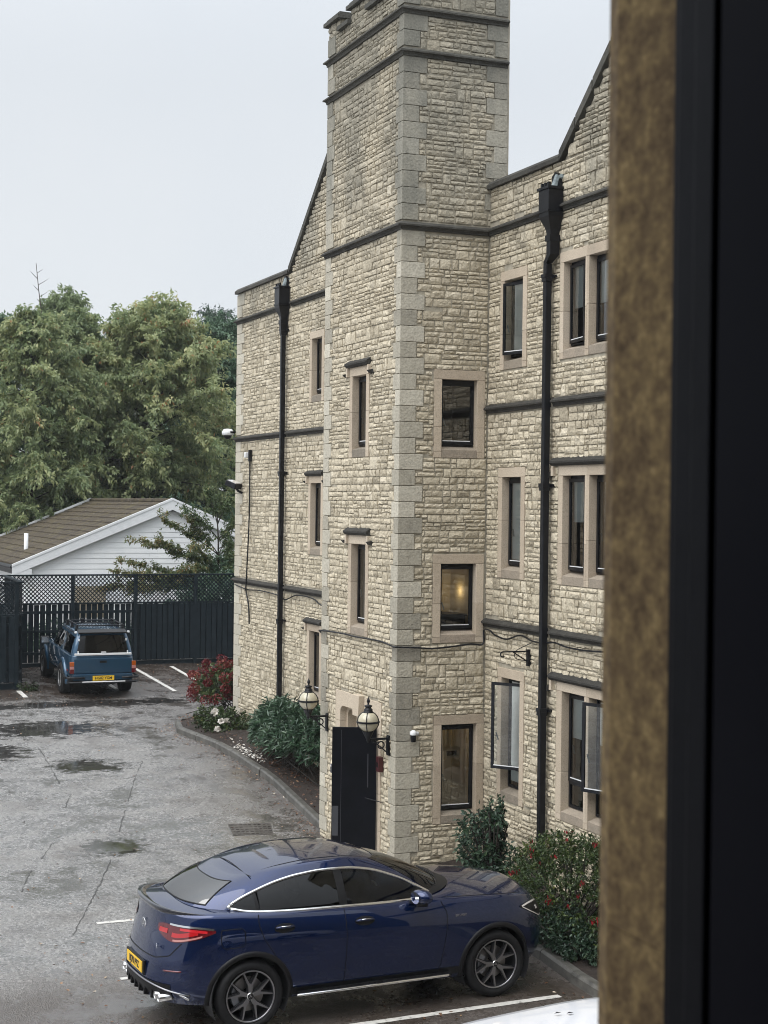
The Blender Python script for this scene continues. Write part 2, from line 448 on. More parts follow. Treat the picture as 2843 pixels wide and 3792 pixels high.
def wall_skin(m, T, s0, s1, z0, z1, holes, d=-0.012, lim=None):
    ss = sorted(set([s0, s1] + [h[k] for h in holes for k in (0, 1) if s0 < h[k] < s1]))
    zs = sorted(set([z0, z1] + [h[k] for h in holes for k in (2, 3) if z0 < h[k] < z1]))
    for i in range(len(ss) - 1):
        for j in range(len(zs) - 1):
            a, b, c, e = ss[i], ss[i+1], zs[j], zs[j+1]
            cx, cz = (a + b) / 2, (c + e) / 2
            if any(h[0] < cx < h[1] and h[2] < cz < h[3] for h in holes): continue
            lquad(m, T, a, b, c, e, d)

def stone(T, s0, s1, z0, z1, fine, relief):
    w, h = s1 - s0, z1 - z0
    j = 0.006
    nx = max(2, min(7 if fine else 3, int(round(w / (0.040 if fine else 0.085)))))
    nz = max(2, min(4 if fine else 2, int(round(h / 0.036))))
    gs = np.linspace(s0 + j, s1 - j, nx + 1); gzz = np.linspace(z0 + j, z1 - j, nz + 1)
    base = rng.uniform(0.0, 0.010)
    tilt, tz = rng.uniform(-0.006, 0.006), rng.uniform(-0.007, 0.008)
    D = np.full((nz + 1, nx + 1), base)
    D += np.linspace(-1, 1, nx + 1)[None, :] * tilt + np.linspace(-1, 1, nz + 1)[:, None] * tz
    D[1:-1, 1:-1] += rng.uniform(0.2, 1.0, (nz - 1, nx - 1)) * relief
    D[0, :] += rng.uniform(-0.5, 0.35, nx + 1) * relief; D[-1, :] += rng.uniform(-0.55, 0.3, nx + 1) * relief
    D[:, 0] += rng.uniform(-0.55, 0.2, nz + 1) * relief; D[:, -1] += rng.uniform(-0.55, 0.2, nz + 1) * relief
    jx = rng.uniform(-0.35, 0.35, (nz + 1, nx + 1)) * w / nx; jz = rng.uniform(-0.3, 0.3, (nz + 1, nx + 1)) * h / nz
    jx[:, 0] = np.abs(jx[:, 0]) * 0.4; jx[:, -1] = -np.abs(jx[:, -1]) * 0.4
    jz[0, :] = np.abs(jz[0, :]) * 0.45; jz[-1, :] = -np.abs(jz[-1, :]) * 0.45
    vs = []; fs = []
    for r in range(nz + 1):
        for c in range(nx + 1):
            vs.append(T(gs[c] + jx[r, c], gzz[r] + jz[r, c], max(D[r, c], -0.006)))
    for r in range(nz):
        for c in range(nx):
            a = r * (nx + 1) + c
            if rng.random() < 0.5: fs += [(a, a + 1, a + nx + 2), (a, a + nx + 2, a + nx + 1)]
            else: fs += [(a, a + 1, a + nx + 1), (a + 1, a + nx + 2, a + nx + 1)]
    ring = [c for c in range(nx + 1)] + [r * (nx + 1) + nx for r in range(1, nz + 1)] + \
           [nz * (nx + 1) + c for c in range(nx - 1, -1, -1)] + [r * (nx + 1) for r in range(nz - 1, 0, -1)]
    k0 = len(vs)
    inv = T(0, 0, 0); t1 = T(0, 0, 1); dv = [inv[i] - t1[i] for i in range(3)]
    for k in ring:
        p = vs[k]
        # push straight back to the mortar
        if dv[0] != 0: vs.append((T(0, 0, -0.04)[0], p[1], p[2]))
        else: vs.append((p[0], T(0, 0, -0.04)[1], p[2]))
    n = len(ring)
    for i in range(n):
        fs.append((ring[i], k0 + i, k0 + (i + 1) % n, ring[(i + 1) % n]))
    return vs, fs

STONES = []      # (screen size, verts, faces, tone)
PXF = 1576.0
fwv = -back
def screen(p):
    d = Vector(p) - CAM
    z = d.dot(fwv)
    return d.dot(right) / z * PXF + 384, 512 - d.dot(upv) / z * PXF, z

def lay(T, s0, s1, z0, z1, holes, fine=True, relief=0.026, lim=None, face=1.0, scale=1.0, tone_fn=None):
    z = z0
    while z < z1 - 0.03:
        hb = rng.uniform(0.13, 0.25) * scale
        if z + hb > z1 - 0.06: hb = z1 - z
        s = s0
        a0, b0 = (s0, s1) if lim is None else lim(z + hb * 0.75)
        s = a0
        while s < b0 - 0.02:
            seg = rng.uniform(0.16, 0.62) * scale
            if s + seg > b0 - 0.10: seg = b0 - s
            cells = []
            if hb < 0.11 or (rng.random() < 0.16 and hb < 0.24):
                u = s
                while u < s + seg - 0.01:
                    w = rng.uniform(0.12, 0.34) * scale
                    if u + w > s + seg - 0.08: w = s + seg - u
                    cells.append((u, u + w, z, z + hb)); u += w
            else:
                nr = 3 if hb > 0.215 and rng.random() < 0.45 else 2
                cuts = [0.0] + sorted((np.arange(1, nr) / nr + rng.uniform(-0.12, 0.12, nr - 1)).tolist()) + [1.0]
                for q in range(nr):
                    u = s
                    while u < s + seg - 0.01:
                        w = rng.uniform(0.10, 0.36) * scale
                        if u + w > s + seg - 0.08: w = s + seg - u
                        cells.append((u, u + w, z + hb * cuts[q], z + hb * cuts[q + 1])); u += w
            for cc in cells:
                todo = [cc]
                for h in holes:
                    nxt = []
                    for (p, q, r, t) in todo:
                        if q <= h[0] or p >= h[1] or t <= h[2] or r >= h[3]: nxt.append((p, q, r, t)); continue
                        ov = min(t, h[3]) - max(r, h[2])
                        if ov < 0.45 * (t - r):
                            if r < h[2]: nxt.append((p, q, r, h[2]))
                            else: nxt.append((p, q, h[3], t))
                        else:
                            if p < h[0]: nxt.append((p, h[0], r, t))
                            if q > h[1]: nxt.append((h[1], q, r, t))
                    todo = nxt
                for (p, q, r, t) in todo:
                    if q - p < 0.035 or t - r < 0.018: continue
                    vs, fs = stone(T, p, q, r, t, fine, relief)
                    sx, sy, sz = screen(T((p + q) / 2, (r + t) / 2, 0))
                    size = (q - p) * (t - r) / sz ** 2 * face
                    if not (2 < sx < 600 and 2 < sy < 1010): size = 0
                    tone = float(np.clip(rng.normal(0.54, 0.17), 0.02, 1))
                    STONES.append((size, vs, fs, tone))
            s += seg
        z += hb

# ---- windows: (opening s0,s1,z0,z1) per wall; surround 0.13 wide
SW = 0.125
WINS = {
 'T': [(-1.875,-1.305,6.24,7.378), (-1.85,-1.262,3.505,4.784)],
 'L': [(-7.96,-7.40,7.49,8.605), (-7.95,-7.37,4.53,5.796), (-7.94,-7.36,1.70,2.93)],
 'B': [(0.665,1.235,6.21,7.24), (0.68,1.25,3.50,4.54), (0.72,1.285,0.85,2.18)],
 'R': [(0.52,1.095,7.485,8.65), (0.52,1.10,4.475,5.81), (0.575,1.145,1.28,2.92),
       (2.285,2.865,7.50,8.68), (2.965,3.545,7.50,8.68), (2.325,2.915,4.465,5.81), (3.035,3.62,4.465,5.81),
       (2.37,2.97,1.31,2.92), (3.09,3.69,1.31,2.92)],
}
DOOR = (-2.25, -0.72, 0.14, 2.23)
def grow(h, a=SW, b=SW, t=0.14, u=0.12): return (h[0] - a, h[1] + b, h[2] - u, h[3] + t)
MULL = {3: (0.105, 0.05), 4: (0.05, 0.125), 5: (0.125, 0.06), 6: (0.06, 0.125), 7: (0.15, 0.06), 8: (0.06, 0.125)}
def surr(key, i):
    h = WINS[key][i]
    if key == 'R' and i in MULL: return grow(h, *MULL[i])
    return grow(h)
def holes(key): return [surr(key, i) for i in range(len(WINS[key]))]
def hood_box(h, top=0.0): return (h[0] - 0.25, h[1] + 0.25, h[3] + 0.13, h[3] + 0.26)

TT, TL_, TR_, TBF = TA(YT), TA(YLW), TA(YW), TB(0.0)
ZTOP = 12.93
doorhole = (DOOR[0] - 0.2, DOOR[1] + 0.17, 0.0, 2.46)
# quoin courses: 0.2345 m, long and short by turns
QH = 0.2345
strings_T = [(ZL - 9, 0)]
def band(z): return (-99, 99, z - 0.045, z + 0.07)
hT = holes('T') + [doorhole] + [band(z) for z in (Z3, Z2, Z1)]
hL = holes('L') + [band(z) for z in (ZL, ZM, Z3)]
hB = holes('B') + [band(z) for z in (Z3, Z2, Z1)]
hR = holes('R') + [band(z) for z in (ZL, ZM, Z3)]
skins = M()
wall_skin(skins, TT, WT, 0, 0, ZTOP, [grow(h, 0.01, 0.01, 0.01, 0.01) for h in WINS['T']] + [(DOOR[0], DOOR[1], 0, DOOR[3])])
wall_skin(skins, TBF, 0, YW + 0.3, 0, ZTOP, [grow(h, 0.01, 0.01, 0.01, 0.01) for h in WINS['B']])
wall_skin(skins, TL_, XE, WT, 0, ZP, [grow(h, 0.01, 0.01, 0.01, 0.01) for h in WINS['L']])
wall_skin(skins, TR_, 0, XR, 0, ZP, [grow(h, 0.01, 0.01, 0.01, 0.01) for h in WINS['R']])
# far sides and the back, plain
skins.box((XE + 0.02, 9.0, 0), (XR, 9.05, ZP)); skins.box((XE - 0.01, YLW + 0.03, 0), (XE + 0.03, 9.0, ZP))
skins.box((WT - 0.0, 0.03, 0), (WT + 0.03, YLW + 0.1, ZTOP)); skins.box((WT, YW + 0.26, ZP - 0.5), (-0.03, YW + 0.30, ZTOP))
skins.box((WT, 0.03, ZTOP - 0.5), (-0.03, YW + 0.26, ZTOP - 0.46))
# gables: wall triangle over the parapet
GL = (-9.33, -3.13, 0.85); GR = (2.17, 8.4, 0.87)
for (g0, g1, k), T in ((GL, TL_), (GR, TR_)):
    gm = (g0 + g1) / 2; top = ZP + (gm - g0) * k
    skins.add([T(g0, ZP, -0.03), T(g1, ZP, -0.03), T(gm, top, -0.03)], [(0, 1, 2)])
obj('wall', skins, MAT['mortar'], HOUSE)

# quoins: numbers come from the courses one can count on the tower's corner
def quoin(T, s0, s1, z0, z1, tone):
    m = M(); e = 0.004
    lbox(m, T, s0 + e, s1 - e, z0 + e, z1 - e, -0.05, 0.012, tone)
    return m
QUO = []
def quoin_col(kind, z0, z1):
    z = z0; k = 0
    while z < z1 - 0.05:
        zz = min(z + QH, z1)
        if not any(z < b + 0.11 and zz > b - 0.05 for b in ((Z3, Z2, Z1) if kind != 'E' else (ZL, ZM, Z3))) or True:
            QUO.append((kind, z, zz, k % 2))
        z = zz; k += 1
segsT = [(0.115, Z3 - 0.04), (Z3 + 0.1, Z2 - 0.04), (Z2 + 0.1, Z1 - 0.04), (Z1 + 0.1, ZTOP)]
qhB, qhT, qhL = [], [], []
for (a, b) in segsT:
    n = max(1, int(round((b - a) / QH))); hh = (b - a) / n
    for i in range(n):
        z0, z1 = a + i * hh, a + (i + 1) * hh
        lg = i % 2
        la, lb = (0.165, 0.37) if lg else (0.255, 0.25)
        tn = float(np.clip(rng.normal(0.5, 0.24), 0, 1))
        e = 0.004
        m = M()     # near corner stone: L-shaped in plan, one block
        ring = [(-la + e, 0.05, z0 + e), (-la + e, -0.012, z0 + e), (0.012, -0.012, z0 + e), (0.012, lb - e, z0 + e), (-0.05, lb - e, z0 + e), (-0.05, 0.05, z0 + e)]
        m.prism(ring, (0, 0, hh - 2 * e), tn)
        obj('quoin_stone', m, MAT['quoin'], HOUSE, bevel=0.005)
        qhT.append((-la, 0.05, z0, z1)); qhB.append((-0.05, lb, z0, z1))
        # tower's left corner
        lc = 0.33 if not lg else 0.235
        m = M()
        ring = [(WT - 0.012, 0.3, z0 + e), (WT - 0.012, -0.012, z0 + e), (WT + lc - e, -0.012, z0 + e), (WT + lc - e, 0.05, z0 + e), (WT + 0.05, 0.05, z0 + e), (WT + 0.05, 0.3, z0 + e)]
        m.prism(ring, (0, 0, hh - 2 * e), float(np.clip(tn + rng.normal(0.12, 0.12), 0, 1)))
        obj('quoin_stone', m, MAT['quoin'], HOUSE, bevel=0.005)
        qhT.append((WT - 0.1, WT + lc, z0, z1))
        # back corner of the tower's flank, only above the wing roof
        if z0 > Z3 + 0.05:
            lr = 0.34 if lg else 0.21
            m = M()
            lbox(m, TBF, YW + 0.26 - lr + e, YW + 0.262, z0 + e, z1 - e, -0.05, 0.012, tn)
            obj('quoin_stone', m, MAT['quoin'], HOUSE, bevel=0.005)
            qhB.append((YW + 0.26 - lr, YW + 0.4, z0, z1))
for (a, b) in ((0.4, ZL - 0.04), (ZL + 0.1, ZM - 0.04), (ZM + 0.1, Z3 - 0.04), (Z3 + 0.1, ZP - 0.02)):
    n = max(1, int(round((b - a) / QH))); hh = (b - a) / n
    for i in range(n):
        z0, z1 = a + i * hh, a + (i + 1) * hh
        lc = 0.52 if i % 2 else 0.36
        m = M(); lbox(m, TL_, XE - 0.012, XE + lc - 0.004, z0 + 0.004, z1 - 0.004, -0.3, 0.012, float(np.clip(rng.normal(0.72, 0.12), 0, 1)))
        obj('quoin_stone', m, MAT['quoin'], HOUSE, bevel=0.005)
        qhL.append((XE - 0.1, XE + lc, z0, z1))

lay(TT, WT, 0.0, 0.0, ZTOP, hT + qhT, True, 0.0135, scale=0.80, face=0.42)
lay(TBF, 0.0, YW - 0.012, 0.0, Z3, hB + qhB, True, 0.0135, scale=0.80, face=0.9)
lay(TBF, 0.0, YW + 0.26, Z3 + 0.1, ZTOP, hB + qhB, True, 0.0135, scale=0.80, face=0.9)
lay(TR_, 0.012, 4.6, 0.0, ZP, hR, True, 0.0135, scale=0.80, face=0.42)
lay(TL_, XE, WT - 0.005, 0.3, ZP, hL + qhL, False, 0.0135, scale=0.80, face=0.38)
gmL = (GL[0] + GL[1]) / 2; gmR = (GR[0] + GR[1]) / 2
lay(TL_, GL[0], WT, ZP + 0.02, ZP + 2.7, [], False, 0.018, lambda z: (GL[0] + (z - ZP) / GL[2], GL[1] - (z - ZP) / GL[2]), 0.38, 0.8)
lay(TR_, GR[0], GR[1], ZP + 0.02, ZP + 2.8, [], True, 0.018, lambda z: (GR[0] + (z - ZP) / GR[2], GR[1] - (z - ZP) / GR[2]), 0.42, 0.8)
MERL = ((TT, [(WT, -2.60), (-2.12, -1.40), (-0.60, 0.0)], [(-2.60, -2.12), (-1.40, -0.60)]),
        (TBF, [(0.0, 0.52), (1.15, YW + 0.26)], [(0.52, 1.15)]))
for T, segs, gaps in MERL:
    for (s0, s1) in segs: lay(T, s0, s1, ZTOP, 13.14, [], True, 0.018, scale=0.8, face=0.4)
STONES.sort(key=lambda q: -q[0])
for (sz, vs, fs, tone) in STONES[:300]:
    obj('stone', M().add(vs, fs, tone), MAT['rubble'], HOUSE)
m = M()
for (sz, vs, fs, tone) in STONES[300:]: m.add(vs, fs, tone)
tag(obj('rubble_stonework', m, MAT['rubble'], HOUSE), kind='stuff')

# ---- string courses, copings, battlements
def sweep(prof, path, tone=0.5, m=None):
    """prof: closed (d, z) ring; path: plan points, outside on the right-hand side; mitred corners"""
    m = m or M(); n = len(path)
    dirs = [(Vector(path[i+1]) - Vector(path[i])).normalized() for i in range(n - 1)]
    nor = [Vector((d.y, -d.x)) for d in dirs]
    rows = []
    for i in range(n):
        a = nor[max(i - 1, 0)]; b = nor[min(i, n - 2)]
        o = (a + b); o = o / max(0.2, o.dot(b)) if i not in (0, n - 1) else (nor[0] if i == 0 else nor[-1])
        rows.append([(path[i][0] + o.x * d, path[i][1] + o.y * d, z) for d, z in prof])
    k = len(prof)
    vs = [p for r in rows for p in r]
    fs = []
    for i in range(n - 1):
        for j in range(k):
            j2 = (j + 1) % k
            fs.append((i*k+j, (i+1)*k+j, (i+1)*k+j2, i*k+j2))
    fs.append(tuple(range(k))); fs.append(tuple((n-1)*k + j for j in range(k - 1, -1, -1)))
    return m.add(vs, fs, tone)
def sprof(z, p=0.074): return [(-0.04, z + 0.075), (0.012, z + 0.075), (p, z + 0.032), (p, z + 0.010), (p * 0.55, z + 0.002), (p * 0.36, z - 0.022), (0.026, z - 0.045), (-0.04, z - 0.045)]
def wob(path, step=0.45): 
    out = []
    for i in range(len(path) - 1):
        a, b = Vector(path[i]), Vector(path[i+1]); n = max(1, int((b - a).length / step))
        out += [tuple(a.lerp(b, j / n)) for j in range(n)]
    return out + [tuple(path[-1])]
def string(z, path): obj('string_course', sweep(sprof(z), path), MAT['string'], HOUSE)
tw = [(WT, 1.6), (WT, 0), (0, 0), (0, YW + 0.26)]
string(Z1, tw); string(Z2, tw)
string(Z3, [(WT, YLW), (WT, 0), (0, 0), (0, YW), (1.93, YW)]); string(Z3, [(2.17, YW), (XR, YW)])
string(Z3, [(XE, YLW + 1), (XE, YLW), (-9.66, YLW)]); string(Z3, [(-9.18, YLW), (WT, YLW)])
for z in (ZM, ZL):
    string(z, [(XE, YLW + 1), (XE, YLW), (-9.51, YLW)]); string(z, [(-9.38, YLW), (WT, YLW)])
    string(z, [(0, YW), (1.93, YW)]); string(z, [(2.05, YW), (XR, YW)])
def cprof(z, p=0.06, w=0.34, h=0.11): return [(-w, z), (p, z), (p, z + h * 0.55), (p * 0.2, z + h), (-w, z + h)]
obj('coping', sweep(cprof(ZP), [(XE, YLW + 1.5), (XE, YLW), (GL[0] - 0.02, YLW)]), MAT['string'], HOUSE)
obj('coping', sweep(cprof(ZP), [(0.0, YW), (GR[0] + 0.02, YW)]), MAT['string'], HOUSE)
for (g0, g1, k), T in ((GL, TL_), (GR, TR_)):
    gm = (g0 + g1) / 2; top = ZP + (gm - g0) * k
    for a in (g0, g1):
        m = M(); n = 7
        for i in range(n):       # coping stones up the slope
            f0, f1 = i / n + 0.004, (i + 1) / n - 0.004
            p0 = (a + (gm - a) * f0, ZP + (top - ZP) * f0); p1 = (a + (gm - a) * f1, ZP + (top - ZP) * f1)
            m.hexa([T(p0[0], p0[1] - 0.02, -0.3), T(p0[0], p0[1] - 0.02, 0.055), T(p0[0], p0[1] + 0.12, 0.055), T(p0[0], p0[1] + 0.12, -0.3),
                    T(p1[0], p1[1] - 0.02, -0.3), T(p1[0], p1[1] - 0.02, 0.055), T(p1[0], p1[1] + 0.12, 0.055), T(p1[0], p1[1] + 0.12, -0.3)], rng.uniform(0.2, 0.6))
        obj('gable_coping', m, MAT['string'], HOUSE)
# roofs behind the parapets
m = M()
m.box((XE + 0.2, YLW + 0.35, ZP - 0.3), (WT, 9, ZP - 0.2)); m.box((0, YW + 0.35, ZP - 0.3), (XR, 9, ZP - 0.2))
for (g0, g1, k) in (GL, GR):
    gm = (g0 + g1) / 2; top = ZP + (gm - g0) * k - 0.05
    m.add([(g0, 1.75, ZP - 0.2), (gm, 1.75, top), (gm, 2.3, top), (g0, 2.3, ZP - 0.2), (g1, 1.75, ZP - 0.2), (g1, 2.3, ZP - 0.2)], [(0, 1, 2, 3), (1, 4, 5, 2)])
obj('roof', m, noise_mat('dark_roof_tiles', (0.05, 0.045, 0.04), (0.12, 0.10, 0.085), 5, 0.7, 0.4), HOUSE)
# battlements
def merlon(m, T, s0, s1):
    lbox(m, T, s0, s1, ZTOP, 13.14, -0.28, 0.0)
for T, segs, gaps in MERL:
    for (s0, s1) in segs:
        m = M(); lbox(m, T, s0 + 0.004, s1 - 0.004, ZTOP, 13.14, -0.28, -0.025)
        obj('merlon', m, MAT['mortar'], HOUSE)
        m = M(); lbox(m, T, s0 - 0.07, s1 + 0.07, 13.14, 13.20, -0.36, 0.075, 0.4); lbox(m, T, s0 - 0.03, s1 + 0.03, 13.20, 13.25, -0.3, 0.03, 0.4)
        obj('merlon_coping', m, MAT['string'], HOUSE)
    for (s0, s1) in gaps:
        m = M(); lbox(m, T, s0 + 0.002, s1 - 0.002, ZTOP, ZTOP + 0.07, -0.36, 0.07, 0.35); obj('crenel_coping', m, MAT['string'], HOUSE)

# ---- windows
def casement(m_f, m_g, m_b, T, s0, s1, z0, z1, d, hinge, ang, fw_=0.042):
    """steel casement leaf hinged at one side; returns nothing, fills frame and pane meshes"""
    w = s1 - s0; ca, sa = math.cos(ang), math.sin(ang)
    def L(u, z, e):     # u from the hinge, e thickness outward of the leaf
        if hinge == 'r': return T(s1 - u * ca + e * sa, z, d + u * sa + e * ca)
        return T(s0 + u * ca - e * sa, z, d + u * sa + e * ca)
    def bar(u0, u1, a, b, e0=-0.012, e1=0.014):
        m_f.hexa([L(u0,a,e0), L(u1,a,e0), L(u1,a,e1), L(u0,a,e1), L(u0,b,e0), L(u1,b,e0), L(u1,b,e1), L(u0,b,e1)])
    bar(0, fw_, z0, z1); bar(w - fw_, w, z0, z1); bar(fw_, w - fw_, z0, z0 + fw_); bar(fw_, w - fw_, z1 - fw_, z1)
    q = [L(fw_, z0 + fw_, 0), L(w - fw_, z0 + fw_, 0), L(w - fw_, z1 - fw_, 0), L(fw_, z1 - fw_, 0)]
    if hinge == 'r': q = [q[1], q[0], q[3], q[2]]
    m_g.add(q, [(0, 1, 2, 3)])
    # white putty line along the bottom and a stay handle
    m_b.hexa([L(fw_, z0 + fw_, 0.003), L(w - fw_, z0 + fw_, 0.003), L(w - fw_, z0 + fw_, 0.012), L(fw_, z0 + fw_, 0.012),
              L(fw_, z0 + fw_ + 0.012, 0.003), L(w - fw_, z0 + fw_ + 0.012, 0.003), L(w - fw_, z0 + fw_ + 0.012, 0.012), L(fw_, z0 + fw_ + 0.012, 0.012)])
    zc = z0 + 0.42 * (z1 - z0)
    m_h = M()
    m_h.hexa([L(w - fw_ - 0.012, zc, -0.03), L(w - fw_ - 0.03, zc, -0.03), L(w - fw_ - 0.03, zc, -0.015), L(w - fw_ - 0.012, zc, -0.015),
              L(w - fw_ - 0.05, zc - 0.11, -0.03), L(w - fw_ - 0.066, zc - 0.11, -0.03), L(w - fw_ - 0.066, zc - 0.11, -0.015), L(w - fw_ - 0.05, zc - 0.11, -0.015)])
    return m_h

def make_window(key, i, T, inside='dark', opening=None, hood=False, transom=None, label=None):
    h = WINS[key][i]; s0, s1, z0, z1 = h
    su = surr(key, i)
    W = bpy.data.objects.new('window', None); C.objects.link(W); W.parent = HOUSE; W.empty_display_size = 0.1
    if label: W['label'] = label
    DR = 0.125       # depth of the reveal
    e = 0.003; f = 0.010
    def tn(): return float(np.clip(rng.normal(0.5, 0.2), 0, 1))
    def block(name, a, b, c, d_, mt='dressed', d1=f, parent=W):
        m = M(); lbox(m, T, a + e * 0.5, b - e * 0.5, c + e * 0.5, d_ - e * 0.5, -0.20, d1, tn()); return obj(name, m, MAT[mt], parent, bevel=0.004)
    block('lintel', su[0], su[1], z1, su[3])
    zj = z0 + (z1 - z0) * rng.uniform(0.3, 0.6)
    for (a, b) in ((su[0], s0), (s1, su[1])):
        block('jamb', a, b, z0 - 0.035, zj); block('jamb', a, b, zj, z1)
    # sill: ends sit under the jambs, sloping weathering between them
    m = M()
    block('jamb', su[0], s0, su[2], z0 - 0.035); block('jamb', s1, su[1], su[2], z0 - 0.035)
    zs = z0 + 0.075
    m.hexa([T(s0 + e, su[2] + 0.002, -0.2), T(s1 - e, su[2] + 0.002, -0.2), T(s1 - e, su[2] + 0.002, f - 0.004), T(s0 + e, su[2] + 0.002, f - 0.004),
            T(s0 + e, zs, -0.2), T(s1 - e, zs, -0.2), T(s1 - e, z0, f - 0.004), T(s0 + e, z0, f - 0.004)], tn())
    obj('sill', m, MAT['sill'], W, bevel=0.003)
    # frame
    zf = zs - 0.012; fr = 0.032
    mf, mg, mb = M(), M(), M()
    for (a, b, c, d_) in ((s0, s0 + fr, zf, z1), (s1 - fr, s1, zf, z1), (s0 + fr, s1 - fr, zf, zf + fr), (s0 + fr, s1 - fr, z1 - fr - 0.02, z1)):
        lbox(mf, T, a, b, c, d_, -DR - 0.03, -DR + 0.012)
    zt = zf + fr
    if transom:
        lbox(mf, T, s0 + fr, s1 - fr, transom - 0.02, transom + 0.025, -DR - 0.03, -DR + 0.015)
        lquad(mg, T, s0 + fr, s1 - fr, zt, transom - 0.02, -DR - 0.005)
        zt = transom + 0.03
    obj('frame', mf, MAT['black_frame'], W)
    mc = M()
    hinge, ang = opening if opening else ('r', 0.0)
    mh = casement(mc, mg, mb, T, s0 + fr * 0.6, s1 - fr * 0.6, zt - 0.008, z1 - fr - 0.012, -DR + 0.016 if not ang else -DR + 0.03, hinge, ang)
    obj('casement', mc, MAT['black_frame'], W)
    obj('pane', mg, MAT['glass'], W)
    obj('glazing_putty', mb, MAT['white_paint'], W)
    obj('handle', mh, MAT['lead'], W)
    # room behind
    m = M(); dd = -0.95; a, b, c, d_ = s0 - 0.25, s1 + 0.25, z0 - 0.3, z1 + 0.2
    if key == 'R': a, b = s0 - 0.03, s1 + 0.03
    if key == 'B': a, b, dd = s0 - 0.5, s1 + 0.1, -1.1
    vs = [T(a,c,-0.2), T(b,c,-0.2), T(b,d_,-0.2), T(a,d_,-0.2), T(a,c,dd), T(b,c,dd), T(b,d_,dd), T(a,d_,dd)]
    m.add(vs, [(4,5,6,7), (0,1,5,4), (1,2,6,5), (2,3,7,6), (3,0,4,7)])
    # close the gap between room and reveal
    for q in ((a, s0, c, d_), (s1, b, c, d_), (s0, s1, c, su[2] + 0.05), (s0, s1, z1 + 0.02, d_)):
        lquad(m, T, q[0], q[1], q[2], q[3], -0.2)
    obj('room', m, MAT['interior_cream' if inside in ('desk', 'door') else 'interior_dark'], W)
    if inside == 'blind':
        m = M(); lbox(m, T, s0 + 0.04, s1 - 0.04, z0 + 0.15, z1 - 0.03, -0.150, -0.144); obj('blind', m, MAT['blind'], W)
    if inside == 'half_blind':
        m = M(); lbox(m, T, s0 + 0.04, s1 - 0.04, z1 - 0.62, z1 - 0.03, -0.150, -0.144); obj('blind', m, MAT['blind'], W)
        m = M()
        for k in range(5): lbox(m, T, s1 - 0.26 + k * 0.045, s1 - 0.235 + k * 0.045, z0 + 0.1, z1 - 0.6, -0.27, -0.255)
        obj('vertical_blind', m, MAT['blind'], W)
    if inside == 'curtain':
        m = M()
        n = 16
        P = []
        for r, zz in enumerate((z0 + 0.05, z1 + 0.05)):
            P.append([T(s0 + 0.05 + (s1 - s0 - 0.1) * 0.62 * k / n, zz, -0.19 + 0.02 * math.sin(k * 1.9)) for k in range(n + 1)])
        m.grid(P); obj('curtain', m, MAT['curtain'], W, True)
    if inside == 'desk':
        m = M(); lbox(m, T, s0 - 0.4, s1 + 0.05, z0 - 0.1, z0 + 0.24, -0.9, -0.45); lbox(m, T, s0 - 0.42, s1 + 0.07, z0 + 0.24, z0 + 0.27, -0.93, -0.42)
        lbox(m, T, s0 + 0.0, s0 + 0.26, z0 + 0.27, z0 + 0.31, -0.8, -0.5); obj('sideboard', m, MAT['seat'], W)
    if inside == 'door':
        m = M(); dp = -0.55
        lbox(m, T, s0 - 0.1, s1 + 0.1, z0 - 0.25, z1 + 0.19, dp - 0.05, dp, 0.5)
        for (a, b, c, d_) in ((s0 + 0.22, s0 + 0.34, z1 - 0.42, z1 - 0.02), (s0 + 0.42, s0 + 0.56, z1 - 0.42, z1 - 0.02),
                              (s0 + 0.22, s0 + 0.34, z0 + 0.42, z1 - 0.60), (s0 + 0.42, s0 + 0.56, z0 + 0.42, z1 - 0.60),
                              (s0 + 0.22, s0 + 0.34, z0 + 0.05, z0 + 0.30), (s0 + 0.42, s0 + 0.56, z0 + 0.05, z0 + 0.30)):
            for k, (q0, q1) in enumerate(((0, 0.018), (0.03, 0.012))):
                lbox(m, T, a + q0, b - q0, c + q0, d_ - q0, dp + 0.0 - (0.03 if k == 0 else 0), dp + q1)
        for sx in (0.10, 0.15): lbox(m, T, s0 + sx, s0 + sx + 0.012, z0 - 0.2, z1 + 0.1, dp, dp + 0.02)
        obj('inner_door', m, MAT['cream_door'], W)
        m = M()
        lbox(m, T, s0 + 0.34, s0 + 0.50, z1 - 0.545, z1 - 0.475, dp + 0.006, dp + 0.018)
        m.tube([T(s0 + 0.20, z0 + 0.85, dp + 0.01), T(s0 + 0.18, z0 + 0.83, dp + 0.05), T(s0 + 0.175, z0 + 0.72, dp + 0.055), T(s0 + 0.18, z0 + 0.61, dp + 0.05), T(s0 + 0.20, z0 + 0.59, dp + 0.01)], 0.009, 6)
        obj('door_furniture', m, MAT['brass'], W)
